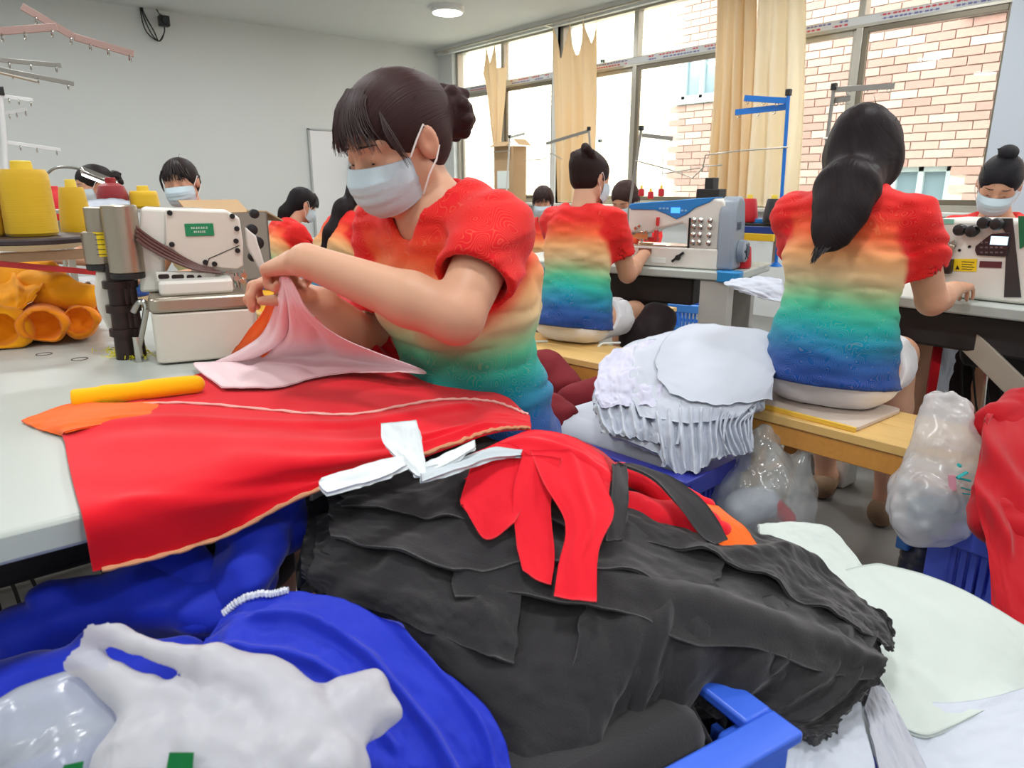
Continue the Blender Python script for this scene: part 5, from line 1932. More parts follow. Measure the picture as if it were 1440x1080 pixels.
def patch(GB, NB, b0, b1, a0, a1, off, nr=6, nc=9, skew=0.0, rnd=0.0):
    R = []
    for i in range(nr):
        row = []
        for j in range(nc):
            b = b0 + (b1 - b0) * i / (nr - 1)
            a = a0 + (a1 - a0) * j / (nc - 1) + skew * (i / (nr - 1) - 0.5)
            b = b + 0.03 * math.sin(a * 11 + b0 * 9)
            if rnd:
                x_, y_ = 2 * i / (nr - 1) - 1, 2 * j / (nc - 1) - 1
                b = (b0 + b1) / 2 + (b1 - b0) / 2 * x_ * math.sqrt(1 - rnd * y_ * y_ / 2)
                a = (a0 + a1) / 2 + (a1 - a0) / 2 * y_ * math.sqrt(1 - rnd * x_ * x_ / 2)
            p = np.clip([b * (GB.shape[0] - 1), a * (GB.shape[1] - 1)], 0, [GB.shape[0] - 1, GB.shape[1] - 1]).astype(int)
            o_ = off if not callable(off) else off(i / (nr - 1), j / (nc - 1))
            row.append(GB[p[0], p[1]] + NB[p[0], p[1]] * o_)
        R.append(row)
    return R


BLACKS = [
    ('black cut panel forming the lowest and widest layer of the heap', 0.0, 1.0, 0.0, 1.0, 0.0, 3.0, 0.05, (7, 10)),
    ('black cut panel hanging down the left end of the heap', 0.20, 0.66, 0.02, 0.32, 0.012, 2, 0.004, (5, 5)),
    ('black cut panel hanging over the near side of the crate', 0.36, 1.0, 0.42, 0.80, 0.012, 4, 0.004, (4, 8)),
    ('black cut panel curling down at the right end of the heap', 0.2, 1.0, 0.72, 1.0, 0.012, 5, 0.004, (6, 5)),
    ('black cut panel with a broad grey-lit fold across the heap', 0.10, 0.50, 0.22, 0.97, 0.020, 6, 0.004, (3, 8)),
    ('black cut panel sloping under the red scraps', 0.02, 0.42, 0.05, 0.60, 0.030, 7, 0.004, (4, 6)),
    ('black cut panel along the far right rim of the heap', 0.0, 0.26, 0.45, 1.0, 0.030, 8, 0.004, (4, 8)),
    ('topmost black cut panel next to the white scrap strips', 0.0, 0.30, 0.06, 0.42, 0.040, 9, 0.003, (3, 4)),
]
for (lab_, b0, b1, a0, a1, off, sd, th, scl) in BLACKS:
    fo = [(-0.1, random.uniform(0, 1), 1.1, random.uniform(0, 1), random.uniform(0.05, 0.1), random.uniform(0.006, 0.012)) for _ in range(4)]
    if sd == 4:
        fo = [(0.0, 0.25, 1.0, 0.05, 0.07, 0.014), (0.0, 0.34, 1.0, 0.32, 0.06, 0.016), (0.0, 0.45, 1.0, 0.6, 0.08, 0.014), (0.0, 0.7, 0.95, 0.9, 0.07, 0.012)]
    if sd == 6:
        fo = [(0.75, 0.0, 0.75, 1.0, 0.12, 0.016)]
    o = sheet('black_cloth', patch(GB, NB, b0, b1, a0, a1, off), black_f, 70 if sd != 3 else 90, 110, amp=0.008, scale=scl, seed=60 + int(sd), thick=th, folds=fo, ragged=0.003 if sd in (2, 3) else 0.010)
    tag(o, lab_, 'cloth', 'cut black panels heaped over the blue crate')
MB().box((0.0, 0.0, 0.19), (0.33, 0.33, 0.32)).build('cloth_filling', black_f, crate_k, bevel=0.03)

# ---- red scraps, straps and white strips on top of the black heap
def scrap(name, label, rows, m, seed, near=0.925, thick=0.002, amp=0.003, nu=36, nv=24, cat='cloth scrap', group=None, folds=()):
    rows = [[(a, b_, t_ * near) for a, b_, t_ in r] for r in rows]
    o = sheet(name, pts(rows), m, nu, nv, amp=amp, scale=(3, 3), seed=seed, thick=thick, folds=folds)
    return tag(o, label, cat, group)


red_s = fabric('scrap_red', (232, 22, 42), rough=0.85)
scrap('red_scrap', 'short red scrap with a notched end, left of the longest red scrap', [
    [(700, 622, 1.11), (722, 625, 1.10), (745, 640, 1.08)], [(668, 650, 1.07), (705, 665, 1.06), (740, 680, 1.05)],
    [(648, 700, 1.03), (690, 712, 1.02), (735, 712, 1.02)], [(652, 712, 1.02), (684, 758, 0.985), (724, 735, 1.0)]], red_s, 71)
scrap('red_scrap', 'red scrap layer showing beneath the longest red scrap', [
    [(735, 640, 1.08), (760, 640, 1.08), (790, 645, 1.07)], [(722, 690, 1.035), (748, 700, 1.03), (775, 705, 1.03)],
    [(726, 760, 0.985), (750, 770, 0.98), (780, 780, 0.975)], [(735, 800, 0.955), (755, 815, 0.945), (775, 822, 0.94)]], red_s, 72)
scrap('red_scrap', 'longest red scrap hanging straight down over the black heap', [
    [(745, 632, 1.09), (795, 635, 1.09), (840, 660, 1.08)], [(765, 680, 1.035), (812, 690, 1.03), (860, 705, 1.03)],
    [(795, 735, 0.99), (825, 740, 0.985), (862, 728, 1.0)], [(785, 795, 0.945), (812, 795, 0.94), (842, 775, 0.955)], [(779, 838, 0.915), (808, 843, 0.91), (839, 845, 0.905)]], red_s, 73, folds=((0.0, 0.55, 0.6, 0.6, 0.08, 0.006),))
scrap('red_scrap', 'broad red scrap folded over the top of the heap', [
    [(660, 640, 1.14), (740, 606, 1.17), (800, 612, 1.18), (850, 640, 1.16)], [(640, 668, 1.09), (730, 630, 1.12), (805, 640, 1.12), (858, 668, 1.10)], [(620, 682, 1.07), (700, 662, 1.08), (790, 672, 1.075), (856, 695, 1.06)]], red_s, 74, amp=0.005, folds=((0.3, 0.1, 0.5, 0.9, 0.1, 0.008),))
scrap('red_scrap', 'narrow red fold curling along the back of the heap', [
    [(735, 608, 1.22), (790, 610, 1.22), (840, 628, 1.21), (880, 660, 1.20)], [(740, 620, 1.18), (795, 622, 1.18), (842, 642, 1.17), (878, 675, 1.16)], [(745, 632, 1.15), (800, 636, 1.15), (845, 660, 1.14), (874, 690, 1.13)]], red_d, 75, amp=0.004)
for lab_, P, r, sd in (('rolled red cloth end on the right of the heap, upper roll', [(872, 668, 1.18), (905, 680, 1.17), (938, 702, 1.155)], 0.026, 1), ('rolled red cloth lying lower on the right of the heap', [(872, 716, 1.13), (915, 728, 1.125), (965, 738, 1.12), (1010, 755, 1.115)], 0.030, 2), ('small red cloth roll behind the black strap', [(930, 680, 1.22), (965, 695, 1.21), (990, 712, 1.20)], 0.016, 3)):
    Q = [at(a, b_, t_ * 0.965) for a, b_, t_ in P]
    fdl = Field(np.min(Q, 0) - 0.07, np.max(Q, 0) + 0.07, 0.004)
    for i in range(len(Q) - 1):
        fdl.cap(Q[i], Q[i + 1], r, r * 0.9, k=0.006)
    fdl.noise(0.005, (14, 14, 22), sd)
    fdl.noise(0.003, (26, 26, 26), sd + 4, ridge=True)
    tag(field_obj(fdl, 'red_roll', red_s, None), lab_, 'cloth roll')
strap = fabric('strap_black', (58, 56, 58), rough=0.85)
scrap('black_strap', 'black strap running straight down between the red scraps and the red rolls', [
    [(862, 652, 1.17), (880, 655, 1.17)], [(860, 690, 1.09), (884, 690, 1.09)], [(856, 725, 1.045), (882, 722, 1.05)], [(852, 760, 1.01), (876, 758, 1.015)]], strap, 81, thick=0.004, nv=8)
scrap('black_strap', 'long black strap slanting down to the right beside the orange strip', [
    [(868, 650, 1.185), (890, 652, 1.19)], [(918, 672, 1.15), (940, 668, 1.16)], [(950, 705, 1.12), (985, 700, 1.13)], [(985, 752, 1.10), (1012, 735, 1.11)], [(1005, 765, 1.09), (1024, 758, 1.10)]], strap, 82, thick=0.004, nv=8)
scrap('orange_strip', 'orange cloth strip showing at the right of the long black strap', [
    [(965, 700, 1.19), (985, 705, 1.2), (1010, 712, 1.21)], [(995, 728, 1.15), (1020, 730, 1.16), (1045, 738, 1.17)], [(1010, 765, 1.12), (1040, 775, 1.12), (1072, 780, 1.13)]], orange_f, 83)
wt = fabric('scrap_white', (226, 232, 234), rough=0.85)
scrap('white_strip', 'white scrap strip along the edge of the red cloth', [
    [(452, 672, 0.93), (520, 650, 0.97), (568, 640, 0.99)], [(449, 682, 0.92), (522, 664, 0.955), (570, 652, 0.98)], [(460, 692, 0.91), (524, 676, 0.945), (572, 655, 0.97)]], wt, 84, thick=0.006, nu=14, nv=30, cat='cloth strip')
scrap('white_strip', 'white folded scrap standing up with a pointed corner', [
    [(536, 596, 1.03), (562, 593, 1.03), (585, 590, 1.03)], [(538, 620, 1.01), (566, 622, 1.01), (592, 615, 1.015)], [(560, 645, 0.99), (582, 648, 0.99), (597, 645, 1.0)], [(585, 668, 0.975), (597, 670, 0.975), (600, 665, 0.985)]], wt, 85, thick=0.004, cat='cloth strip')
scrap('white_strip', 'white looped strip crossing the hem of the red cloth', [
    [(590, 655, 1.0), (620, 640, 1.03), (668, 618, 1.06)], [(594, 666, 0.985), (626, 652, 1.01), (668, 630, 1.045)]], wt, 86, thick=0.006, nu=8, nv=30, cat='cloth strip')
scrap('white_strip', 'pale grey-white strip curving into the red scraps', [
    [(590, 660, 0.985), (640, 646, 1.03), (690, 630, 1.07), (735, 632, 1.08)], [(594, 675, 0.965), (645, 660, 1.01), (692, 644, 1.05), (732, 640, 1.07)]], fabric('scrap_grey', (196, 206, 212), rough=0.85), 87, thick=0.006, nu=8, nv=30, cat='cloth strip')

# ---- royal blue garments
def roll(name, label, P, rs, m, seed, h=0.006, amp=0.010, f=(9, 9, 14), cat='garment', flat=None, group=None, ridge=0.005):
    Q = [at(*p) if len(p) == 3 and p[0] > 30 or len(p) == 3 and p[1] > 30 else V3(p) for p in P]
    fdl = Field(np.min(Q, 0) - max(rs) * 1.6 - 0.04, np.max(Q, 0) + max(rs) * 1.6 + 0.04, h)
    for i in range(len(Q) - 1):
        fdl.cap(Q[i], Q[i + 1], rs[i], rs[i + 1], k=0.02, flat=flat)
    fdl.noise(amp, f, seed)
    if ridge:
        fdl.noise(ridge, (f[0] * 1.6, f[1] * 1.6, f[2] * 1.6), seed + 7, ridge=True)
    o = field_obj(fdl, name, m, None, 2)
    return tag(o, label, cat, group)


GR = 'royal blue garments in the left crate'
BL = dict(amp=0.012, f=(7, 7, 12), ridge=0.010, group=GR)
roll('blue_garment', 'royal blue garment bulging at the back left of the crate', [(30, 905, .90), (110, 865, .92), (210, 845, .93), (300, 850, .93)], [0.046, 0.048, 0.05, 0.046], blue_f, 1, **BL)
roll('blue_garment', 'royal blue garment standing up under the red cloth, left of the two', [(215, 770, .98), (255, 795, .95), (285, 850, .92)], [0.030, 0.040, 0.045], blue_f, 2, **BL)
roll('blue_garment', 'royal blue garment standing up under the red cloth, right of the two', [(400, 705, 1.02), (365, 755, .98), (340, 835, .93)], [0.040, 0.048, 0.046], blue_f, 3, **BL)
roll('blue_garment', 'royal blue garment lying low behind the white carrier bag', [(20, 985, .82), (130, 965, .82), (250, 950, .84)], [0.045, 0.05, 0.045], blue_f, 4, **BL)
rows = pts([
    [(318, 866, .83), (375, 836, .84), (440, 832, .845), (520, 862, .83), (600, 925, .80), (690, 1005, .77), (722, 1090, .74)],
    [(285, 905, .79), (350, 885, .80), (430, 878, .80), (505, 908, .785), (580, 970, .76), (650, 1040, .74), (690, 1110, .72)],
    [(270, 955, .76), (340, 940, .765), (415, 940, .76), (485, 965, .75), (545, 1020, .73), (595, 1080, .71), (630, 1130, .70)],
    [(270, 1010, .72), (340, 1000, .72), (400, 1000, .72), (460, 1030, .71), (515, 1080, .69), (550, 1130, .68), (570, 1170, .67)]])
o = sheet('blue_garment', rows, blue_f, 60, 110, amp=0.006, scale=(5, 9), seed=91, thick=0.005, folds=((-0.1, 0.45, 0.35, 1.1, 0.03, 0.012), (0.25, 0.2, 0.55, 0.95, 0.04, 0.014), (0.2, 0.1, 0.9, 0.2, 0.05, 0.010), (0.5, 0.1, 0.75, 0.7, 0.04, 0.01)))
tag(o, 'royal blue garment with white piping, spread nearest the black heap', 'garment', GR)
sm = seam_on(sheet.G, sheet.N, [(0.015, 0.0), (0.012, 0.08), (0.012, 0.17), (0.015, 0.25)], 0.0042, fabric('piping', (226, 230, 240)), o, 'white_piping', off=0.0015)
roll('blue_garment', 'royal blue garment in the shadow under the piped one', [(580, 1060, .78), (640, 1090, .77), (690, 1130, .75)], [0.04, 0.045, 0.045], blue_f, 5, group=GR)
MB().box((0, 0, 0.20), (0.36, 0.28, 0.36)).build('cloth_filling', blue_f, crate_b, bevel=0.04)

# ---- white panels at the lower right
WP = [
    ('white cut panel with a rounded top corner, farthest in the right-hand stack', [[(1066, 738, 1.27), (1110, 733, 1.29), (1165, 742, 1.30), (1200, 775, 1.28)], [(1075, 775, 1.22), (1120, 770, 1.23), (1180, 785, 1.24), (1225, 815, 1.22)], [(1090, 820, 1.16), (1150, 830, 1.16), (1210, 850, 1.15), (1260, 880, 1.14)]], white_f, 0.01),
    ('largest white cut panel draped over the right-hand stack', [[(1120, 835, 1.19), (1190, 800, 1.22), (1250, 795, 1.23), (1350, 825, 1.22), (1450, 885, 1.19)], [(1160, 880, 1.12), (1230, 860, 1.14), (1300, 865, 1.14), (1390, 895, 1.13), (1460, 935, 1.12)], [(1230, 945, 1.03), (1280, 940, 1.05), (1340, 950, 1.05), (1410, 960, 1.06), (1470, 985, 1.06)], [(1270, 1025, .945), (1310, 1032, .94), (1360, 1010, .97), (1420, 985, 1.01), (1480, 1000, 1.02)]], white_f, 0.012),
    ('bluish-white cut panel beneath the largest one, reaching the lower right corner', [[(1210, 960, 1.02), (1290, 985, 1.0), (1370, 985, 1.0), (1470, 960, 1.04)], [(1230, 1010, .965), (1300, 1030, .95), (1370, 1030, .955), (1480, 1010, .985)], [(1265, 1090, .90), (1320, 1100, .89), (1390, 1100, .89), (1490, 1090, .91)]], white_b, 0.02),
    ('greyish white cut panel edge slanting down beside the black heap', [[(1205, 965, 1.0), (1225, 962, 1.0), (1245, 965, 1.0)], [(1220, 1010, .95), (1245, 1010, .95), (1270, 1012, .95)], [(1240, 1095, .885), (1275, 1095, .885), (1310, 1095, .885)]], fabric('panel_grey', (186, 188, 198)), 0.012),
    ('bluish-white cut panel stack corner between the blue crate and the right-hand stack', [[(1110, 1010, .93), (1150, 1000, .95), (1210, 985, .97)], [(1105, 1050, .895), (1150, 1045, .905), (1220, 1035, .92)], [(1100, 1110, .85), (1150, 1110, .85), (1240, 1110, .86)]], white_b, 0.02),
]
for i, (lab_, rows, m_, th) in enumerate(WP):
    o = sheet('white_cloth', pts(rows), m_, 50, 60, amp=0.004, scale=(3, 4), seed=101 + i, thick=th * 0.5, ragged=0.002)
    tag(o, lab_, 'cloth', 'cut white panels stacked at the lower right')
P = at(1330, 960, 1.06)
cr = crate('blue crate underneath the stack of white panels at the lower right', (1.17, 0.27, 0), 0.1, 0.44, 0.34, 0.29, mid_crate, 12)
MB().box((0, 0, 0.16), (0.40, 0.30, 0.26)).build('cloth_filling', white_f, cr, bevel=0.03)

# ---- heap of white panels beside the middle bench
PW = np.array(pts([
    [(848, 505, 2.32), (890, 478, 2.36), (960, 467, 2.36), (1020, 474, 2.32), (1080, 480, 2.22), (1090, 500, 2.18)],
    [(838, 535, 2.22), (890, 515, 2.22), (960, 510, 2.20), (1020, 515, 2.15), (1075, 520, 2.10), (1088, 530, 2.08)],
    [(835, 570, 2.14), (890, 560, 2.12), (950, 560, 2.08), (1010, 560, 2.03), (1060, 560, 2.00), (1080, 550, 2.02)],
    [(845, 605, 2.08), (895, 605, 2.04), (950, 610, 2.00), (1000, 605, 1.98), (1030, 600, 1.97), (1055, 585, 1.98)],
    [(855, 620, 2.06), (900, 640, 2.01), (955, 672, 1.96), (1000, 655, 1.95), (1040, 642, 1.95), (1050, 640, 1.955)],
]))
GW = np.swapaxes(catmull(np.swapaxes(catmull(PW, 60), 0, 1), 100), 0, 1)
NW = grid_normals(GW)
if NW[..., 2].mean() < 0:
    NW = -NW
WH = [
    ('white cut panel at the bottom of the heap beside the middle bench', 0.0, 0.92, 0.0, 0.96, 0.0, 1, 0.03),
    ('white cut panel with a frilled edge low on the left of the heap', 0.42, 0.86, 0.0, 0.45, 0.012, 2, 0.003),
    ('white cut panel hanging in pleats at the middle of the heap', 0.45, 1.0, 0.30, 0.72, 0.016, 3, 0.003),
    ('white cut panel falling straight down at the right of the heap', 0.5, 1.0, 0.66, 1.0, 0.016, 4, 0.003),
    ('crumpled white cut panel with a lilac tint at the left of the heap', 0.12, 0.62, 0.02, 0.45, 0.028, 5, 0.003),
    ('white cut panel second from the top of the heap', 0.05, 0.72, 0.20, 0.85, 0.030, 6, 0.003),
    ('smooth domed white cut panel on top of the heap', 0.0, 0.62, 0.30, 1.0, 0.042, 7, 0.003),
]
lilac = fabric('panel_lilac', (212, 212, 232))
for (lab_, b0, b1, a0, a1, off, sd, th) in WH:
    fo = []
    if sd in (2, 3, 4):
        fo = [(0.35, q, 1.0, q + 0.03 * math.sin(q * 20), 0.03, 0.022) for q in np.arange(0.06, 1.0, 0.13)]
    o = sheet('white_cloth', patch(GW, NW, b0, b1, a0, a1, off, 9, 11, 0.0, 0.85 if sd == 7 else 0.45), white_b if sd != 5 else lilac, 60, 90, amp=0.016 if sd in (2, 3, 5) else 0.006, scale=(4, 7) if sd != 7 else (2, 2), seed=120 + sd, thick=th, folds=fo, ragged=0.022 if sd in (2, 3) else 0.006)
    tag(o, lab_, 'cloth', 'cut white panels heaped beside the middle bench')
MB().box((0, 0, 0.22), (0.32, 0.54, 0.34)).build('cloth_filling', white_b, crate_w, bevel=0.05)

# ---- red garments at the right edge
rows = pts([
    [(1388, 590, 1.66), (1410, 570, 1.70), (1450, 562, 1.72)], [(1375, 650, 1.55), (1405, 625, 1.56), (1460, 610, 1.58)], [(1372, 705, 1.47), (1410, 690, 1.47), (1470, 680, 1.48)],
    [(1385, 752, 1.41), (1415, 760, 1.39), (1480, 760, 1.39)], [(1392, 800, 1.36), (1425, 820, 1.32), (1490, 830, 1.30)], [(1395, 850, 1.32), (1430, 875, 1.27), (1500, 890, 1.24)]])
o = sheet('red_garment', rows, red_d, 70, 50, amp=0.008, scale=(4, 3), seed=140, thick=0.006, folds=((0.05, 0.1, 0.45, 0.75, 0.08, 0.02), (0.35, 0.0, 0.6, 0.5, 0.07, 0.02)))
tag(o, 'crimson garment hanging down at the right edge over the blue crate', 'garment', 'red garments at the right edge')
roll('red_garment', 'crimson garment bundled on top at the right edge below the table brace', [(1400, 600, 1.68), (1440, 580, 1.72), (1490, 590, 1.74)], [0.05, 0.06, 0.06], red_d, 9, group='red garments at the right edge')
roll('red_garment', 'crimson garment lump spilling to the left over the crate rim', [(1392, 690, 1.52), (1400, 735, 1.47), (1440, 750, 1.45)], [0.035, 0.045, 0.06], red_d, 12, group='red garments at the right edge')

# ---- yellow-orange rolled panels on the left table
GY = 'yellow-orange panels piled on the left table'
yo = fabric('panel_yellow_orange', (250, 166, 10), rough=0.8)
yo2 = fabric('panel_deep_orange', (244, 140, 8), rough=0.8)
YR = [
    ('yellow-orange rolled panel at the bottom left of the pile', [(2, 460, 1.60), (10, 448, 1.85)], 0.056, yo, 1),
    ('yellow-orange rolled panel with its open end facing out, middle of the bottom row', [(62, 456, 1.62), (70, 446, 1.85)], 0.054, yo2, 2),
    ('yellow-orange rolled panel at the right end of the bottom row', [(112, 450, 1.65), (118, 442, 1.85)], 0.044, yo2, 3),
    ('yellow-orange panel folded at the upper left of the pile', [(-10, 405, 1.70), (30, 392, 1.74), (60, 390, 1.78)], 0.055, yo, 4),
    ('yellow-orange panel sloping down the middle of the pile', [(40, 402, 1.72), (80, 408, 1.71), (115, 418, 1.70)], 0.046, yo, 5),
    ('yellow-orange panel with a pointed end on the right of the pile', [(90, 405, 1.80), (125, 424, 1.78), (146, 430, 1.76)], 0.026, yo2, 6),
]
for lab_, P, r, m_, sd in YR:
    Q = [at(*p) for p in P]
    fdl = Field(np.min(Q, 0) - 0.11, np.max(Q, 0) + 0.11, 0.0055)
    for i in range(len(Q) - 1):
        fdl.cap(Q[i], Q[i + 1], r, r * (0.95 if sd != 6 else 0.75), k=0.02, flat=(V3(0, 0, 1), 0.9))
    fdl.noise(0.010, (12, 12, 16), 40 + sd)
    fdl.noise(0.004, (14, 14, 20), 50 + sd, ridge=True)
    if sd in (1, 2, 3):
        d_ = unit(V3(-0.25, -1, -0.1))
        e_ = Q[0]
        fdl.half(e_ + d_ * r * 0.55, d_)
        fdl.cap(e_ + d_ * 0.0, e_ + d_ * 0.15, r * 0.66, k=0.006, cut=True)
    fdl.half(V3(0, 0, TZ + 0.002), V3(0, 0, -1))
    tag(field_obj(fdl, 'yellow_cloth', m_, None, 1), lab_, 'cloth roll', GY)
rows = [[at(-10, 356, 1.86), at(30, 356, 1.86), at(70, 364, 1.86)], [at(-10, 380, 1.74), at(35, 378, 1.75), at(85, 386, 1.76)], [at(-10, 405, 1.64), at(30, 410, 1.64), at(62, 398, 1.67)], [at(-10, 425, 1.60), at(18, 438, 1.60), at(45, 422, 1.63)]]
o = sheet('yellow_cloth', rows, yo, 40, 40, amp=0.006, seed=150, thick=0.004, folds=((0.2, 0.2, 0.9, 0.6, 0.06, 0.012),))
tag(o, 'flat yellow-orange panel spread over the top of the pile', 'cloth', GY)

# ---- other cloth
rows = pts([[(1030, 392, 2.84), (1065, 388, 2.80), (1100, 392, 2.72)], [(1018, 398, 2.80), (1062, 402, 2.74), (1102, 408, 2.68)], [(1040, 410, 2.76), (1075, 420, 2.70), (1104, 426, 2.66)]])
o = sheet('white_garment', rows, white_b, 30, 30, amp=0.008, seed=160, thick=0.004)
tag(o, 'white garment hanging over the corner of the middle table', 'garment')
rows = pts([[(1328, 420, 2.58), (1338, 418, 2.60)], [(1322, 428, 2.52), (1330, 430, 2.52)], [(1316, 470, 2.50), (1328, 472, 2.50)], [(1308, 515, 2.48), (1322, 516, 2.48)], [(1300, 575, 2.46), (1312, 576, 2.46)]])
o = sheet('red_tape', rows, red_d, 40, 8, amp=0.002, seed=161, thick=0.003)
tag(o, 'narrow red fabric tape hanging from the right-hand table', 'fabric tape')
roll('red_garment', 'red and orange garment being sewn under the cropped-haired woman', [(850, 350, 3.45), (872, 340, 3.5), (890, 352, 3.4)], [0.05, 0.06, 0.04], red_f, 20, h=0.008, cat='garment')
roll('orange_garment', 'orange garment piece at the needle of the blue-topped machine', [(878, 325, 3.42), (892, 338, 3.34)], [0.03, 0.025], fabric('coral', (250, 98, 62)), 21, h=0.007, cat='garment')
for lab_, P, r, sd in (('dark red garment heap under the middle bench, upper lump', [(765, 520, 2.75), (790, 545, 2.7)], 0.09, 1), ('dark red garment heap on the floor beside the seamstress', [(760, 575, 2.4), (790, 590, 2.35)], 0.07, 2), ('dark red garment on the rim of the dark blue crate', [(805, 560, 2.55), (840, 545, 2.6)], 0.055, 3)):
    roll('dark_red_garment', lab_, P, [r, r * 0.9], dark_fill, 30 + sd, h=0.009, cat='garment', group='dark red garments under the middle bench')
roll('red_garment', 'red garment lying on the table in front of the long-braided woman', [(528, 315, 4.0), (545, 308, 4.05)], [0.06, 0.06], red_d, 25, h=0.009, cat='garment')


# ---------------------------------------------------------------- curtains
def curtain_mat(name, rgb):
    if name in MATS:
        return MATS[name]
    m = mat(name, srgb(*rgb), rough=0.9, bump=0.1, bscale=300)
    nt = m.node_tree
    b = nt.nodes['Principled BSDF']
    tl = nt.nodes.new('ShaderNodeBsdfTranslucent')
    tl.inputs['Color'].default_value = srgb(*rgb)
    mx = nt.nodes.new('ShaderNodeMixShader')
    mx.inputs[0].default_value = 0.35
    nt.links.new(b.outputs[0], mx.inputs[1])
    nt.links.new(tl.outputs[0], mx.inputs[2])
    nt.links.new(mx.outputs[0], nt.nodes['Material Output'].inputs['Surface'])
    return m


def curtain(label, top, bottom, folds, peaks, m, amp=0.04, sag=0.0, X=5.55):
    """top/bottom: (y0, y1, z); the top edge dips between the few hooks that hold it"""
    nu, nv = 70, 90
    G = np.zeros((nu, nv, 3))
    for i in range(nu):
        f = i / (nu - 1)
        for j in range(nv):
            g_ = j / (nv - 1)
            y0, y1 = top[0] + (bottom[0] - top[0]) * f, top[1] + (bottom[1] - top[1]) * f
            z = top[2] + (bottom[2] - top[2]) * f
            dip = min(abs(g_ - p) for p in peaks)
            z -= sag * (1 - f) ** 3 * min(1.0, dip * 6) if sag else 0
            G[i, j] = (X + amp * math.sin(g_ * folds * 2 * PI + 0.6 * math.sin(f * 3)) * (0.5 + 0.5 * f) + 0.012 * math.sin(g_ * folds * 5 + f * 4), y0 + (y1 - y0) * g_, z)
    c = sheet('curtain', G, m, nu, nv, amp=0.006, scale=(3, 9), seed=int(top[0] * 10), thick=0.002, up=False)
    for p in peaks:
        y = top[0] + (top[1] - top[0]) * p
        MB().tube([(X, y, top[2] - 0.005), (X - 0.012, y, top[2] + 0.015), (X, y, top[2] + 0.032), (X + 0.012, y, top[2] + 0.02)], 0.003, 6).build('hook', steel_m, c)
    return tag(c, label, 'curtain')


cm = curtain_mat('curtain_beige', (244, 224, 188))
cm2 = curtain_mat('curtain_cream', (250, 240, 216))
curtain('short beige curtain drooping to a point, nearest the room corner', (6.93, 7.42, 2.73), (7.08, 7.20, 1.58), 2.5, (0.0, 0.55, 0.8), cm, 0.03, 0.28)
curtain('beige curtain with a torn scalloped top between the first two windows', (5.52, 6.15, 2.75), (5.50, 6.05, 0.95), 3.5, (0.0, 0.25, 0.62, 1.0), cm, 0.045, 0.32)
curtain('pleated beige curtain beside the brown post', (3.72, 4.10, 2.76), (3.62, 4.04, 0.95), 4, (0.0, 0.33, 0.66, 1.0), cm, 0.045, 0.02)
curtain('pale cream curtain pulled beside the right-hand window', (3.30, 3.70, 2.76), (3.16, 3.64, 0.95), 3, (0.0, 0.33, 0.66, 1.0), cm2, 0.05, 0.02)
rail = MB().cyl((5.55, 2.4, 2.79), (5.55, 8.45, 2.79), 0.011, n=10)
ro = rail.build('curtain_rail', steel_m)
tag(ro, 'thin metal curtain rail running above all the windows', 'curtain rail')
for y in (3.2, 4.6, 6.3, 8.3):
    MB().box((5.60, y, 2.79), (0.10, 0.02, 0.02)).build('bracket', steel_m, ro)

# ---------------------------------------------------------------- thread cones and stands
def cone_thing(label, pos, h, r, rgb, top_r=None, group=None, core=(226, 196, 60), dome=False):
    t = empty('thread_cone', pos, 0, label, 'thread cone', group)
    m = mat('thread_%d_%d_%d' % rgb, srgb(*rgb), rough=0.55, bump=0.22, bscale=1.0, stretch=(6, 6, 700), sheen=0.2)
    tr = top_r or r * 0.8
    prof = [(r * 0.90, 0.0), (r, 0.006), (r * 0.99, h * 0.3), (r + (tr - r) * 0.7, h * 0.75), (tr, h * 0.93), (tr * 0.9, h)] if not dome else [(r * 0.85, 0), (r, h * 0.12), (r, h * 0.55), (r * 0.8, h * 0.88), (r * 0.45, h)]
    MB().lathe(prof, n=32).build('wound_thread', m, t)
    MB().lathe([(tr * 0.45, h - 0.004), (tr * 0.42, h + 0.016), (tr * 0.36, h + 0.018)], n=20).build('core', mat('core_%d_%d_%d' % core, srgb(*core), rough=0.5), t)
    MB().lathe([(r * 0.55, -0.003), (r * 0.55, 0.0)], n=20).build('base_rim', mat('core_%d_%d_%d' % core, srgb(*core), rough=0.5), t)
    return t


yel = (216, 172, 0)
Y1 = 1.90
plate = empty('spool_stand', ony(45, 334, Y1), 0, 'dark spool tray on a pale rail carrying the yellow thread cones', 'spool stand')
pz = plate.location.z
MB().lathe([(0.02, -0.012), (0.128, -0.008), (0.130, 0.0), (0.128, 0.004), (0.02, 0.004)], (-0.005, 0.0, 0.0), 40).build('tray', mat('tray_dark', srgb(58, 44, 46), rough=0.5), plate)
MB().lathe([(0.01, -0.03), (0.09, -0.022), (0.115, -0.010), (0.01, -0.010)], (-0.005, 0.0, 0.0), 32).build('tray_underside', mat('tray_pale', srgb(216, 196, 160), rough=0.5), plate)
MB().lathe([(0.02, -0.006), (0.085, -0.004), (0.085, 0.003), (0.02, 0.003)], (0.115, 0.16, -0.022), 32).build('tray', mat('tray_dark', srgb(58, 44, 46), rough=0.5), plate)
MB().box((0.0, 0.06, -0.045), (0.36, 0.03, 0.022)).build('rail', mat('rail_beige', srgb(198, 170, 140), rough=0.45), plate, bevel=0.003)
MB().box((0.12, 0.06, -0.028), (0.030, 0.02, 0.012)).build('red_clip', mat('lever_red', srgb(210, 50, 52)), plate, bevel=0.003)
MB().bar((-0.16, 0.06, -0.05), (-0.16, 0.06, TZ - pz), 0.03).build('post', steel_m, plate)
MB().bar((-0.17, 0.0, -0.035), (0.13, -0.03, -0.085), 0.012).build('red_bar', mat('lever_red', srgb(210, 50, 52)), plate)
p = V3(plate.location)
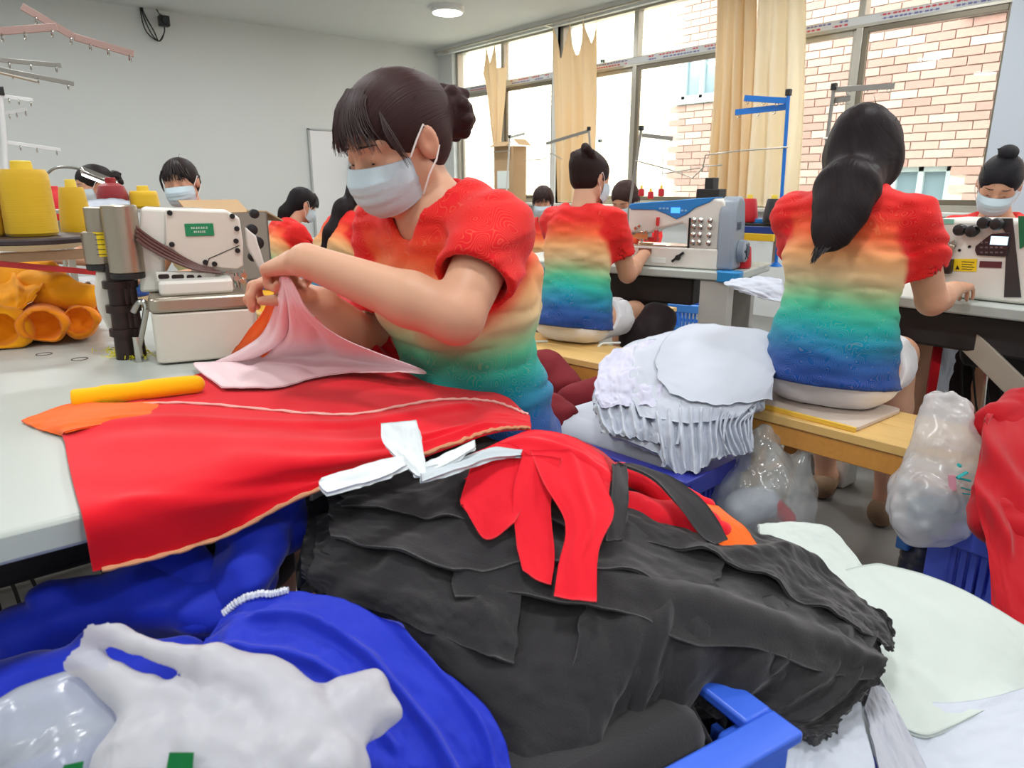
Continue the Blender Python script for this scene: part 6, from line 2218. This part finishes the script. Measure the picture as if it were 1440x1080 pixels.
cone_thing('large yellow thread cone at the front of the tray', p + V3(0.002, -0.01, 0.005), 0.138, 0.050, yel, 0.047)
cone_thing('large yellow thread cone cut off by the left edge of the picture', p + V3(-0.085, 0.035, 0.005), 0.140, 0.047, yel, 0.044)
cone_thing('slimmer yellow thread cone on the rear tray', p + V3(0.112, 0.16, -0.018), 0.125, 0.036, yel, 0.028)
q = at(204, 292, 2.55)
table_stand = empty('spool_shelf', (q[0] - 0.05, q[1] + 0.02, q[2]), 0, 'small spool shelf behind the overlock machine holding three coloured cones', 'spool shelf')
MB().box((0, 0, -0.008), (0.46, 0.14, 0.012)).build('shelf', steel_m, table_stand, bevel=0.002)
for sx in (-0.2, 0.2):
    MB().bar((sx, 0, -0.012), (sx, 0, TZ - q[2]), 0.02).build('post', steel_m, table_stand)
cone_thing('yellow thread cone peeping over the overlock machine', (q[0], q[1], q[2]), 0.058, 0.050, (222, 178, 0), 0.045)
q = at(160, 288, 2.50)
cone_thing('dark red glossy thread cone beside the yellow one', (q[0], q[1] , table_stand.location.z), 0.085, 0.050, (140, 14, 26), dome=True, core=(150, 20, 30))
q = at(80, 290, 2.75)
cone_thing('red thread cone peeping between the yellow cones', (q[0], q[1], 0.98), 0.11, 0.042, (214, 10, 30), dome=True, core=(220, 60, 60))
q2 = at(80, 300, 2.75)
e = empty('spool_stand', (q2[0], q2[1], 0.98), 0, 'thin spool stand carrying the red cone behind the yellow cones', 'spool stand')
MB().lathe([(0.01, -0.006), (0.06, -0.004), (0.06, -0.001)]).build('tray', steel_m, e)
MB().cyl((0, 0, -0.006), (0, 0, TZ - 0.98), 0.008).build('post', steel_m, e)

# cones by the middle and right machines, on the stand between the tables
P = onx(1052, 312, 3.02)
st = empty('spool_stand', (3.02, P[1], P[2]), math.radians(10), 'blue and yellow spool stand between the two machines', 'spool stand')
MB().box((0, 0, -0.008), (0.20, 0.34, 0.012)).build('tray', leg_dark, st, bevel=0.002)
MB().box((-0.10, 0, -0.030), (0.012, 0.34, 0.030)).build('blue_rail', mat('rail_blue', srgb(40, 66, 140), rough=0.5), st, bevel=0.002)
MB().box((-0.10, 0, -0.062), (0.02, 0.34, 0.032)).build('yellow_rail', mat('rail_yellow', srgb(240, 196, 40), rough=0.5), st, bevel=0.002)
for sy in (-0.12, 0.12):
    MB().bar((0.06, sy, -0.01), (0.06, sy, TZ - P[2]), 0.02).build('post', steel_m, st)
MB().box((-0.02, -0.03, 0.008), (0.10, 0.14, 0.02)).build('blue_tool', blue_mach, st, bevel=0.004)
for lab_, px, X, h, r, rgb in (('larger red thread cone beside the blue-topped machine', 1052, 2.97, 0.105, 0.042, (196, 10, 28)), ('smaller red thread cone half hidden by the larger red one', 1035, 3.07, 0.080, 0.034, (190, 12, 28)), ('black thread cone next to the ponytailed woman', 1086, 2.97, 0.105, 0.042, (30, 28, 30))):
    d = onx(px, 310, X)
    cone_thing(lab_, (X, d[1], P[2] + 0.002), h, r, rgb, r * 0.72, core=(222, 196, 60))
d = onx(1043, 378, 2.86)
cone_thing('red thread cone standing on the table below the spool stand', (2.86, d[1], TZ + 0.002), 0.095, 0.040, (200, 10, 30), 0.034, core=(222, 196, 60))
d = onx(1000, 270, 3.15)
e = empty('tool_rack', (3.15, d[1], TZ), 0, 'black tool block behind the grey end cover of the blue-topped machine', 'rack')
MB().box((0, 0, d[2] - TZ - 0.02), (0.06, 0.14, 0.07)).build('block', black_m, e, bevel=0.003)
MB().box((0, 0.0, d[2] - TZ + 0.04), (0.05, 0.05, 0.06)).build('upper_block', black_m, e, bevel=0.003)
MB().box((0, 0, (d[2] - TZ - 0.05) / 2), (0.03, 0.03, d[2] - TZ - 0.05)).build('post', leg_dark, e)
for i, (px, py) in enumerate(((902, 268), (915, 272), (930, 268))):
    d = onx(px, py, 3.25)
    cone_thing(['tiny red bobbin left of three behind the blue-topped machine', 'tiny red bobbin in the middle of three behind the blue-topped machine', 'tiny red bobbin right of three behind the blue-topped machine'][i], d - V3(0, 0, 0.03), 0.04, 0.018, (190, 20, 34), 0.016, group='tiny red bobbins')
d = onx(915, 279, 3.25)
e = empty('bobbin_rack', (3.25, d[1], TZ), 0, 'thin metal bobbin rack behind the blue-topped machine', 'rack')
MB().box((0, 0, d[2] - TZ - 0.025), (0.05, 0.20, 0.008)).build('shelf', steel_m, e)
MB().cyl((0, 0.05, d[2] - TZ - 0.03), (0, 0.05, 0), 0.008).build('post', steel_m, e)


table_w = sewing_table('white sewing table by the windows beyond the row of women', (3.86, 0, 0), 0, 0.0, 4.2, 0.62, 6.6)


def thread_stand(label, X, pole, arms, m, base_z=TZ, wires=(), r=0.008, w=0.022, plane='x'):
    """upright rod with flat guide arms and bent wires; points are photo pixels on the stand's own upright plane"""
    f = onx if plane == 'x' else ony
    P = [f(*q, X) for q in pole]
    t = empty('thread_stand', (P[-1][0], P[-1][1], base_z), 0, label, 'thread stand')
    o = V3(P[-1][0], P[-1][1], base_z)
    q = [p - o for p in P] + [V3(0, 0, 0)]
    MB().tube(q, r, 10).build('pole', m, t)
    MB().lathe([(0.02, 0), (0.03, 0.002), (0.012, 0.02)]).build('foot', m, t)
    MB().box(q[0], (0.022, 0.022, 0.028)).build('cap', black_m, t, bevel=0.003)
    for k, ar in enumerate(arms):
        A = [f(*c, X + (0.012 * k)) - o for c in ar]
        a = MB()
        for i in range(len(A) - 1):
            a.bar(A[i], A[i + 1], 0.006, w)
        ao = a.build('guide_arm', m, t, bevel=0.001)
        for s_ in (0.25, 0.55, 0.92):
            ey = MB()
            c = A[0] + (A[-1] - A[0]) * s_
            ey.tube([c + V3(0, 0, -w * 0.4) + V3(0, 0.008 * math.cos(u), 0.008 * math.sin(u) - 0.006) for u in np.linspace(0, 2 * PI, 9)[:-1]], 0.0018, 5, closed=True)
            ey.build('thread_guide', chrome, ao)
    for wv in wires:
        A = [f(*c, X - 0.01) - o for c in wv]
        MB().tube(A, 0.004, 6).build('wire_arm', steel_m, t)
    return t


rod = mat('rod_grey', srgb(150, 148, 142), rough=0.35, metal=0.5)
blue_rod = mat('rod_blue', srgb(24, 116, 206), rough=0.4)
pink_rod = mat('rod_pinkish', srgb(176, 146, 138), rough=0.35, metal=0.4)
thread_stand('thread stand with two bright blue guide arms beside the cream curtain', 3.03, [(1109, 130), (1101, 250), (1098, 300)], [[(1109, 142), (1047, 138)], [(1109, 150), (1034, 158)]], blue_rod, wires=[[(1108, 207), (1040, 212), (992, 218), (987, 242)]], w=0.026)
thread_stand('grey thread stand behind the head of the ponytailed woman', 3.1, [(1173, 122), (1160, 220), (1150, 330)], [[(1173, 126), (1258, 121)], [(1170, 142), (1196, 138)]], rod, wires=[[(1158, 195), (1172, 194)]])
thread_stand('grey thread stand behind the blue-topped machine', 3.3, [(902, 180), (893, 240), (884, 300)], [[(903, 190), (946, 195)]], rod, wires=[[(894, 226), (940, 238), (974, 250), (990, 234), (1015, 232)], [(932, 244), (985, 236)]])
thread_stand('grey thread stand in front of the scalloped curtain', 4.0, [(828, 181), (832, 240), (836, 300)], [[(828, 184), (768, 202)]], rod, wires=[[(738, 226), (765, 224), (775, 215), (790, 224)]])
thread_stand('pale thread stand beside the cardboard box', 4.3, [(717, 192), (714, 240), (711, 300)], [[(717, 193), (738, 188)]], mat('rod_pale', srgb(206, 204, 198), rough=0.4), wires=[[(690, 214), (716, 212)]])
thread_stand('pinkish thread stand at the upper left with crossing guide arms', 2.05, [(-26, 40), (-30, 200), (-32, 330)], [[(-26, 46), (80, 38)], [(30, 9), (104, 52)], [(104, 52), (188, 76)]], pink_rod, plane='y', w=0.016)
thread_stand('chrome thread stand at the left edge with two long guide arms', 2.5, [(-14, 70), (-12, 150), (-10, 330)], [[(-14, 83), (86, 92)], [(-14, 95), (104, 118)]], rod, plane='y', w=0.012, wires=[[(-10, 100), (52, 115)]])
thread_stand('white thread stand at the left edge behind the yellow cones', 3.0, [(0, 128), (6, 200), (10, 300)], [[(0, 135), (46, 141)], [(4, 160), (38, 154)], [(8, 200), (85, 211)]], mat('rod_white', srgb(220, 220, 220), rough=0.4), plane='y', w=0.012)

# ---------------------------------------------------------------- lamp, camera, boxes, bags on the walls
P = at(140, 249, 2.9)
lamp = empty('work_lamp', (P[0] - 0.22, P[1], TZ), 0, 'small gooseneck lamp with a glowing white head above the yellow cones', 'lamp')
a = P - V3(lamp.location)
MB().tube(catmull([(0, 0, 0), (0, 0, a[2] - 0.08), (0.05, 0, a[2] + 0.02), (0.13, 0, a[2] + 0.035), tuple(a)], 24), 0.005, 8).build('gooseneck', chrome, lamp)
MB().lathe([(0.03, 0), (0.04, 0.004), (0.012, 0.02)]).build('base', steel_m, lamp)
h_ = MB().box((0, 0, 0), (0.14, 0.05, 0.022)).build('lamp_head', chrome, lamp, bevel=0.008)
h_.location = tuple(a)
h_.rotation_euler = (0.35, 0.42, 0)
g_ = MB().box((0, -0.006, -0.012), (0.125, 0.042, 0.004)).build('led_panel', mat('led_glow', (1, 1, 1, 1), emit=5), h_)

P = ony(230, 30, BY - 0.10)
cb = empty('wall_camera', (P[0], BY, P[2]), 0, 'small black camera with looped cables high on the white back wall', 'camera')
MB().box((0, -0.11, 0), (0.10, 0.09, 0.10)).build('housing', black_m, cb, bevel=0.01)
MB().lathe([(0.03, -0.02), (0.035, 0)], (0, -0.155, 0), 16, 'Y').build('lens', mat('lens_glass', srgb(30, 32, 40), rough=0.08, spec=1.0), cb)
MB().bar((0, 0, 0.08), (0, -0.09, 0.03), 0.02).build('bracket', rod, cb)
w_ = MB()
for k in range(3):
    w_.tube(catmull([(-0.16 + 0.02 * k, -0.02, 0.22), (-0.19 + 0.01 * k, -0.03, 0.10), (-0.17 + 0.04 * k, -0.05, -0.10), (-0.06, -0.07, -0.19), (0.0, -0.08, -0.10), (0.0, -0.10, -0.04)], 20), 0.006, 6)
w_.tube([(-0.10, -0.02, 0.24), (-0.02, -0.06, 0.07)], 0.006, 6)
w_.build('cable', rubber_m, cb)

cardboard = mat('cardboard', srgb(186, 154, 116), rough=0.85, bump=0.08, bscale=80, var=0.06)
P = onx(715, 232, 5.42)
bx = empty('cardboard_box', (5.46, P[1], 0.945), 0, 'tall brown cardboard box standing on the window sill beneath the short curtain', 'box')
MB().box2((-0.10, -0.16, 0), (0.10, 0.20, 0.62)).build('carton', cardboard, bx, bevel=0.004)
MB().box((-0.14, 0.02, 0.64), (0.11, 0.30, 0.006), ry=-0.5).build('flap', cardboard, bx)
MB().box((0.0, -0.20, 0.66), (0.18, 0.12, 0.006), rx=0.6).build('flap', cardboard, bx)
MB().box((-0.104, 0.02, 0.25), (0.004, 0.22, 0.20)).build('paper_label', white_ink, bx)
for k in range(4):
    pass
P = at(320, 312, 2.75)
bx = empty('cardboard_box', (P[0], P[1], TZ), math.radians(8), 'open taupe cardboard box behind the overlock machine', 'box')
hh = P[2] - TZ + 0.035
MB().box2((-0.12, -0.09, 0), (-0.112, 0.09, hh)).box2((0.112, -0.09, 0), (0.12, 0.09, hh)).box2((-0.12, -0.09, 0), (0.12, -0.082, hh)).box2((-0.12, 0.082, 0), (0.12, 0.09, hh)).box2((-0.12, -0.09, 0), (0.12, 0.09, 0.01)).build('carton', mat('taupe_board', srgb(150, 138, 126), rough=0.85), bx)
MB().box((0.0, 0.10, hh + 0.02), (0.24, 0.10, 0.005), rx=0.5).build('flap', cardboard, bx)
MB().box((0.15, 0, hh - 0.015), (0.08, 0.18, 0.005), ry=0.5).build('flap', cardboard, bx)

P = ony(505, 238, BY - 0.12)
fdl = Field(P - 0.3, P + 0.3, 0.012)
fdl.cap(P + V3(0, 0, -0.10), P + V3(0, 0, 0.10), 0.13, 0.11, k=0.03, flat=(V3(0, 1, 0), 0.45))
fdl.noise(0.016, (9, 9, 9), 3)
fdl.half(P + V3(0, 0, 0.15), V3(0, 0, 1))
for sx in (-0.05, 0.05):
    fdl.cap(P + V3(sx, 0, 0.13), P + V3(0, 0.08, 0.28), 0.012, k=0.01)
tag(field_obj(fdl, 'cloth_bag', fabric('bag_cream', (206, 198, 188)), None), 'cream cloth bag hanging by its strings from the back wall', 'bag')

# ---------------------------------------------------------------- things on and under the tables and benches
tuft = MB()
for i in range(260):
    c = onz(random.gauss(182, 15), random.gauss(497, 3.2), TZ + 0.004)
    a = random.uniform(0, 2 * PI)
    L_ = random.uniform(0.006, 0.02)
    tuft.tube([c, c + V3(math.cos(a) * L_ * 0.5, math.sin(a) * L_ * 0.5, random.uniform(0.001, 0.009)), c + V3(math.cos(a + 0.7) * L_, math.sin(a + 0.7) * L_, 0)], 0.0007, 3, cap=False)
tag(tuft.build('thread_scraps', mat('thread_yellow_green', srgb(232, 222, 20), rough=0.8)), 'small tangle of bright yellow thread ends on the white table', 'thread scraps', kind='stuff')
for (px, py) in ((112, 505), (165, 490), (62, 498)):
    c = onz(px, py, TZ)
    MB().lathe([(0.001, 0), (0.013, 0), (0.014, 0.0012), (0.016, 0.0012), (0.016, 0.0)], (c[0], c[1], TZ - 0.0004), 20).build('grommet', leg_dark, table_l)

P = onz(1183, 680, 0.002)
jug = empty('plastic_jug', (P[0], P[1], 0), 0, 'small milky plastic jug with a white cap under the right bench', 'jug')
MB().box((0, 0, 0.065), (0.11, 0.07, 0.13)).build('body', mat('milky_plastic', srgb(206, 204, 198), rough=0.3), jug, bevel=0.018, seg=3)
MB().lathe([(0.018, 0.12), (0.018, 0.145)], n=18).build('neck', mat('milky_plastic', srgb(206, 204, 198)), jug)
MB().lathe([(0.022, 0.145), (0.022, 0.168), (0.018, 0.172)], n=18).build('cap', white_ink, jug)

P = onz(1286, 830, 0.0)
bt = empty('water_bottle', (P[0], P[1], 0), 0, 'dark round water bottle with a blue cap on the floor beside the blue crate', 'bottle')
MB().lathe([(0.045, 0), (0.052, 0.008), (0.052, 0.09), (0.048, 0.098), (0.052, 0.106), (0.050, 0.125), (0.036, 0.140), (0.034, 0.150)], n=28).build('body', mat('smoked_plastic', srgb(58, 62, 76), rough=0.15, spec=0.8), bt)
MB().lathe([(0.040, 0.150), (0.041, 0.170), (0.036, 0.176)], n=24).build('cap', black_m, bt)
MB().box((-0.045, 0.03, 0.155), (0.035, 0.035, 0.04)).build('blue_clip', mat('clip_blue', srgb(70, 130, 200), rough=0.4), bt, bevel=0.006)

# plastic bags
def bag_field(c, parts, h, noise=0.01, seed=1, f=(12, 12, 9)):
    lo = np.min([np.minimum(a, b) - r for a, b, r, _ in parts], 0) - 0.05
    hi = np.max([np.maximum(a, b) + r for a, b, r, _ in parts], 0) + 0.05
    g = Field(lo, hi, h)
    for a, b, r, r2 in parts:
        g.cap(a, b, r, r2, k=0.03)
    g.noise(noise, f, seed)
    g.noise(noise * 0.6, tuple(k * 1.9 for k in f), seed + 3, ridge=True)
    return g


A = lambda px, py, t: at(px, py, t)
clear = film('bag_clear', (226, 234, 232), 0.40, 0.15)
milky = film('bag_milky', (232, 232, 234), 0.62, 0.25)
dense = film('bag_dense', (222, 222, 225), 0.88, 0.42)
# clear bag hanging from the right bench
parts = [(A(1078, 600, 2.02), A(1076, 625, 2.02), 0.012, 0.03), (A(1076, 625, 2.02), A(1075, 680, 2.02), 0.05, 0.12), (A(1045, 700, 2.02), A(1105, 700, 2.02), 0.085, 0.085), (A(1040, 720, 2.0), A(1108, 722, 2.0), 0.06, 0.06),
         (A(1075, 610, 2.02), A(1048, 640, 2.02), 0.012, 0.02), (A(1080, 612, 2.02), A(1138, 622, 2.0), 0.010, 0.012), (A(1136, 624, 2.0), A(1112, 680, 2.0), 0.012, 0.05)]
g = bag_field(None, parts, 0.007, 0.010, 5)
o = field_obj(g, 'plastic_bag', clear, None, 1)
tag(o, 'clear plastic bag with a knotted neck hanging from the left end of the right bench', 'bag')
cn = Field(A(1058, 712, 2.02) - 0.2, A(1058, 712, 2.02) + 0.2, 0.008)
cn.cap(A(1045, 712, 2.02), A(1075, 706, 2.02), 0.05, 0.045, k=0.01)
cn.noise(0.006, (18, 18, 18), 2)
tag(field_obj(cn, 'paper_wad', white_b, None, 1), 'white wad of paper inside the clear bag', 'paper')
cn = Field(A(1100, 718, 2.0) - 0.1, A(1100, 718, 2.0) + 0.1, 0.007)
cn.cap(A(1092, 712, 2.0), A(1108, 728, 2.0), 0.02, 0.02, k=0.01)
cn.noise(0.004, (20, 20, 20), 2)
tag(field_obj(cn, 'red_wrapper', red_f, None, 1), 'crumpled red wrapper inside the clear bag', 'wrapper')
# milky bag at the right end of the bench
parts = [(A(1318, 558, 1.72), A(1345, 575, 1.72), 0.02, 0.03), (A(1316, 580, 1.70), A(1318, 690, 1.68), 0.03, 0.085), (A(1345, 590, 1.70), A(1342, 690, 1.68), 0.035, 0.075), (A(1305, 700, 1.66), A(1350, 700, 1.68), 0.085, 0.07), (A(1290, 725, 1.66), A(1320, 735, 1.66), 0.06, 0.06)]
g = bag_field(None, parts, 0.006, 0.009, 8)
for a, b in (((1318, 562), (1338, 556)), ((1338, 556), (1355, 566)), ((1355, 566), (1360, 590)), ((1310, 600), (1306, 560)), ((1306, 560), (1318, 556))):
    g.cap(A(*a, 1.70), A(*b, 1.70), 0.010, k=0.008)
o = field_obj(g, 'plastic_bag', milky, None, 1)
tag(o, 'milky white carrier bag with turquoise print at the right end of the bench', 'bag')
tq = mat('print_turquoise', srgb(20, 160, 160), rough=0.5)
m_ = MB()
for a, b, r in (((1348, 654), (1350, 655), 0.008), ((1346, 672), (1360, 664), 0.005), ((1346, 672), (1364, 676), 0.005), ((1352, 686), (1368, 690), 0.003), ((1354, 694), (1370, 696), 0.003)):
    m_.tube([A(*a, 1.575), A(*b, 1.575)], r, 8, flat=0.5)
m_.build('turquoise_print', tq, o)
m_ = MB()
m_.tube([A(1338, 668, 1.58), A(1340, 690, 1.58)], 0.008, 8, flat=0.4)
m_.build('pink_print', mat('print_pink', srgb(216, 150, 164), rough=0.5), o)
cn = Field(A(1325, 730, 1.68) - 0.2, A(1325, 730, 1.68) + 0.2, 0.008)
cn.cap(A(1305, 725, 1.68), A(1350, 722, 1.70), 0.045, 0.045, k=0.01)
cn.noise(0.008, (14, 14, 14), 2)
tag(field_obj(cn, 'teal_cloth', fabric('teal_dark', (30, 110, 130)), None, 1), 'crumpled teal and blue stuff inside the milky bag', 'cloth')

# the white carrier bag in the foreground: a clear lobe at the left, the milky body, its open handle and the far handle
parts = [(A(40, 1020, .66), A(110, 1000, .66), 0.035, 0.036), (A(20, 1060, .63), A(130, 1070, .63), 0.05, 0.05)]
g = bag_field(None, parts, 0.0045, 0.006, 14, (12, 12, 12))
o2 = field_obj(g, 'plastic_bag', film('bag_half_clear', (216, 222, 226), 0.66, 0.2), None, 2)
tag(o2, 'half-clear crumpled plastic bag at the lower left corner under the white carrier bag', 'bag')
parts = [(A(250, 1010, .635), A(350, 1015, .635), 0.032, 0.034), (A(210, 1080, .60), A(400, 1080, .60), 0.046, 0.046), (A(420, 1060, .61), A(470, 1085, .60), 0.03, 0.03),
         (A(450, 990, .665), A(515, 992, .66), 0.016, 0.022), (A(515, 992, .66), A(540, 1000, .66), 0.022, 0.012), (A(470, 1015, .65), A(410, 1035, .63), 0.02, 0.03)]
g = bag_field(None, parts, 0.004, 0.004, 15, (13, 13, 13))
for a, b, ra, rb in (((122, 872, .66), (104, 895, .66), 0.014, 0.016), ((104, 895, .66), (112, 925, .655), 0.016, 0.015), ((112, 925, .655), (155, 955, .645), 0.015, 0.017), ((155, 955, .645), (205, 985, .635), 0.017, 0.022), ((205, 985, .635), (260, 1010, .63), 0.022, 0.028),
                     ((118, 880, .66), (152, 890, .662), 0.015, 0.013), ((152, 890, .662), (192, 906, .66), 0.013, 0.011), ((192, 906, .66), (240, 920, .655), 0.011, 0.012), ((240, 920, .655), (300, 935, .648), 0.012, 0.020), ((300, 935, .648), (360, 965, .64), 0.020, 0.028), ((360, 965, .64), (410, 1010, .625), 0.028, 0.034), ((121, 858, .663), (112, 890, .66), 0.006, 0.014)):
    g.cap(A(*a), A(*b), ra, rb, k=0.005)
g.noise(0.003, (30, 30, 12), 33, ridge=True)
o = field_obj(g, 'plastic_bag', dense, None, 2)
tag(o, 'white carrier bag with open handle and green print, on the royal blue garments', 'bag')
m_ = MB()
gp_ = mat('print_green', srgb(0, 126, 58), rough=0.5)
for q in (((238, 1058), (273, 1058), (270, 1090), (232, 1090)), ((90, 1076), (118, 1070), (116, 1082), (86, 1086))):
    V = [A(*c, .555) for c in q]
    W_ = [A(*c, .560) for c in q]
    m_.raw(V + W_, [(0, 1, 2, 3), (7, 6, 5, 4), (0, 4, 5, 1), (1, 5, 6, 2), (2, 6, 7, 3), (3, 7, 4, 0)])
m_.build('green_print', gp_, o, smooth=0)['kind'] = 'stuff'

# dark clutter below the tables
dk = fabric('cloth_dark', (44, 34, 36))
for lab_, P, r, m_, sd in (('dark cloth bundle under the right-hand table, on the left', [(1330, 520, 3.0), (1350, 545, 2.95)], 0.15, dk, 1), ('dark cloth bundle under the right-hand table, on the right', [(1420, 500, 2.8), (1440, 560, 2.75)], 0.14, dk, 2), ('dark cloth bundle added to darken the gap under the left table', [(230, 760, 1.22), (330, 770, 1.18)], 0.11, dk, 5), ('dark cloth bundle beneath the shade box of the middle table', [(920, 452, 3.35), (900, 470, 3.3)], 0.10, dk, 3)):  # the left-table bundle is added only to keep that gap dark
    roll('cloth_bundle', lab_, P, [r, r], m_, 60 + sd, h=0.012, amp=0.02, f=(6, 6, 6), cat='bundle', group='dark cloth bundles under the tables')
rows = pts([[(1322, 488, 2.62), (1334, 486, 2.66), (1350, 488, 2.70)], [(1318, 520, 2.60), (1330, 522, 2.64), (1340, 520, 2.68)], [(1314, 552, 2.58), (1325, 555, 2.6), (1332, 552, 2.64)]])
o = sheet('white_paper', rows, white_b, 14, 20, amp=0.01, seed=170, thick=0.002, up=False)
tag(o, 'folded white paper hanging beneath the right-hand table beside the red tape', 'paper')
a, b = onx(1392, 470, 2.75), onx(1380, 590, 2.70)
e = empty('steel_rod', (b[0], b[1], 0), 0, 'thin chrome rod standing under the right-hand table', 'rod')
MB().tube([a - V3(e.location), b - V3(e.location), (0, 0, 0)], 0.007, 8).build('rod', chrome, e)
MB().lathe([(0.05, 0), (0.05, 0.01), (0.01, 0.02)]).build('foot', leg_dark, e)
# strings on the middle bench
for lab_, px0, py0, px1, py1 in (('white cord tied round the middle bench near its left end', 770, 480, 766, 500), ('white cord looped over the right end of the middle bench', 872, 482, 842, 520)):
    a, b = onz(px0, py0, 0.459), None
    X0 = a
    s_ = MB()
    d1 = onx(px1, py1, min(a[0], 1.90)) if False else a + V3(-0.10, 0.0, 0)
    s_.tube(catmull([a, a + V3(-0.05, 0.01, 0.003), V3(a[0] - 0.10, a[1] + 0.02, a[2] + 0.002), V3(a[0] - 0.13, a[1] + 0.02, a[2] - 0.04), V3(a[0] - 0.13, a[1] + 0.025, a[2] - 0.16)], 20), 0.005, 6)
    tag(s_.build('cord', white_ink), lab_, 'cord', 'white cords on the middle bench')
c = at(908, 660, 2.1)
cone_thing('cream thread cone lying in front of the dark blue crate', (c[0], c[1], c[2] - 0.05), 0.09, 0.04, (222, 206, 176), 0.03)
# blue-striped band of the crate under the middle table
MB().box((0, -0.225, 0.20), (0.10, 0.006, 0.12)).build('red_band', mat('lever_red', srgb(210, 50, 52)), crate_u)

rows = pts([[(112, 284, 2.42), (145, 279, 2.42), (182, 282, 2.42)], [(113, 312, 2.38), (146, 310, 2.38), (186, 312, 2.38)], [(114, 345, 2.36), (146, 346, 2.36), (190, 346, 2.36)]])
o = sheet('white_cloth', rows, white_b, 20, 20, amp=0.006, seed=180, thick=0.003, up=False)
tag(o, 'white cloth hanging behind the steel cans of the overlock machine', 'cloth')
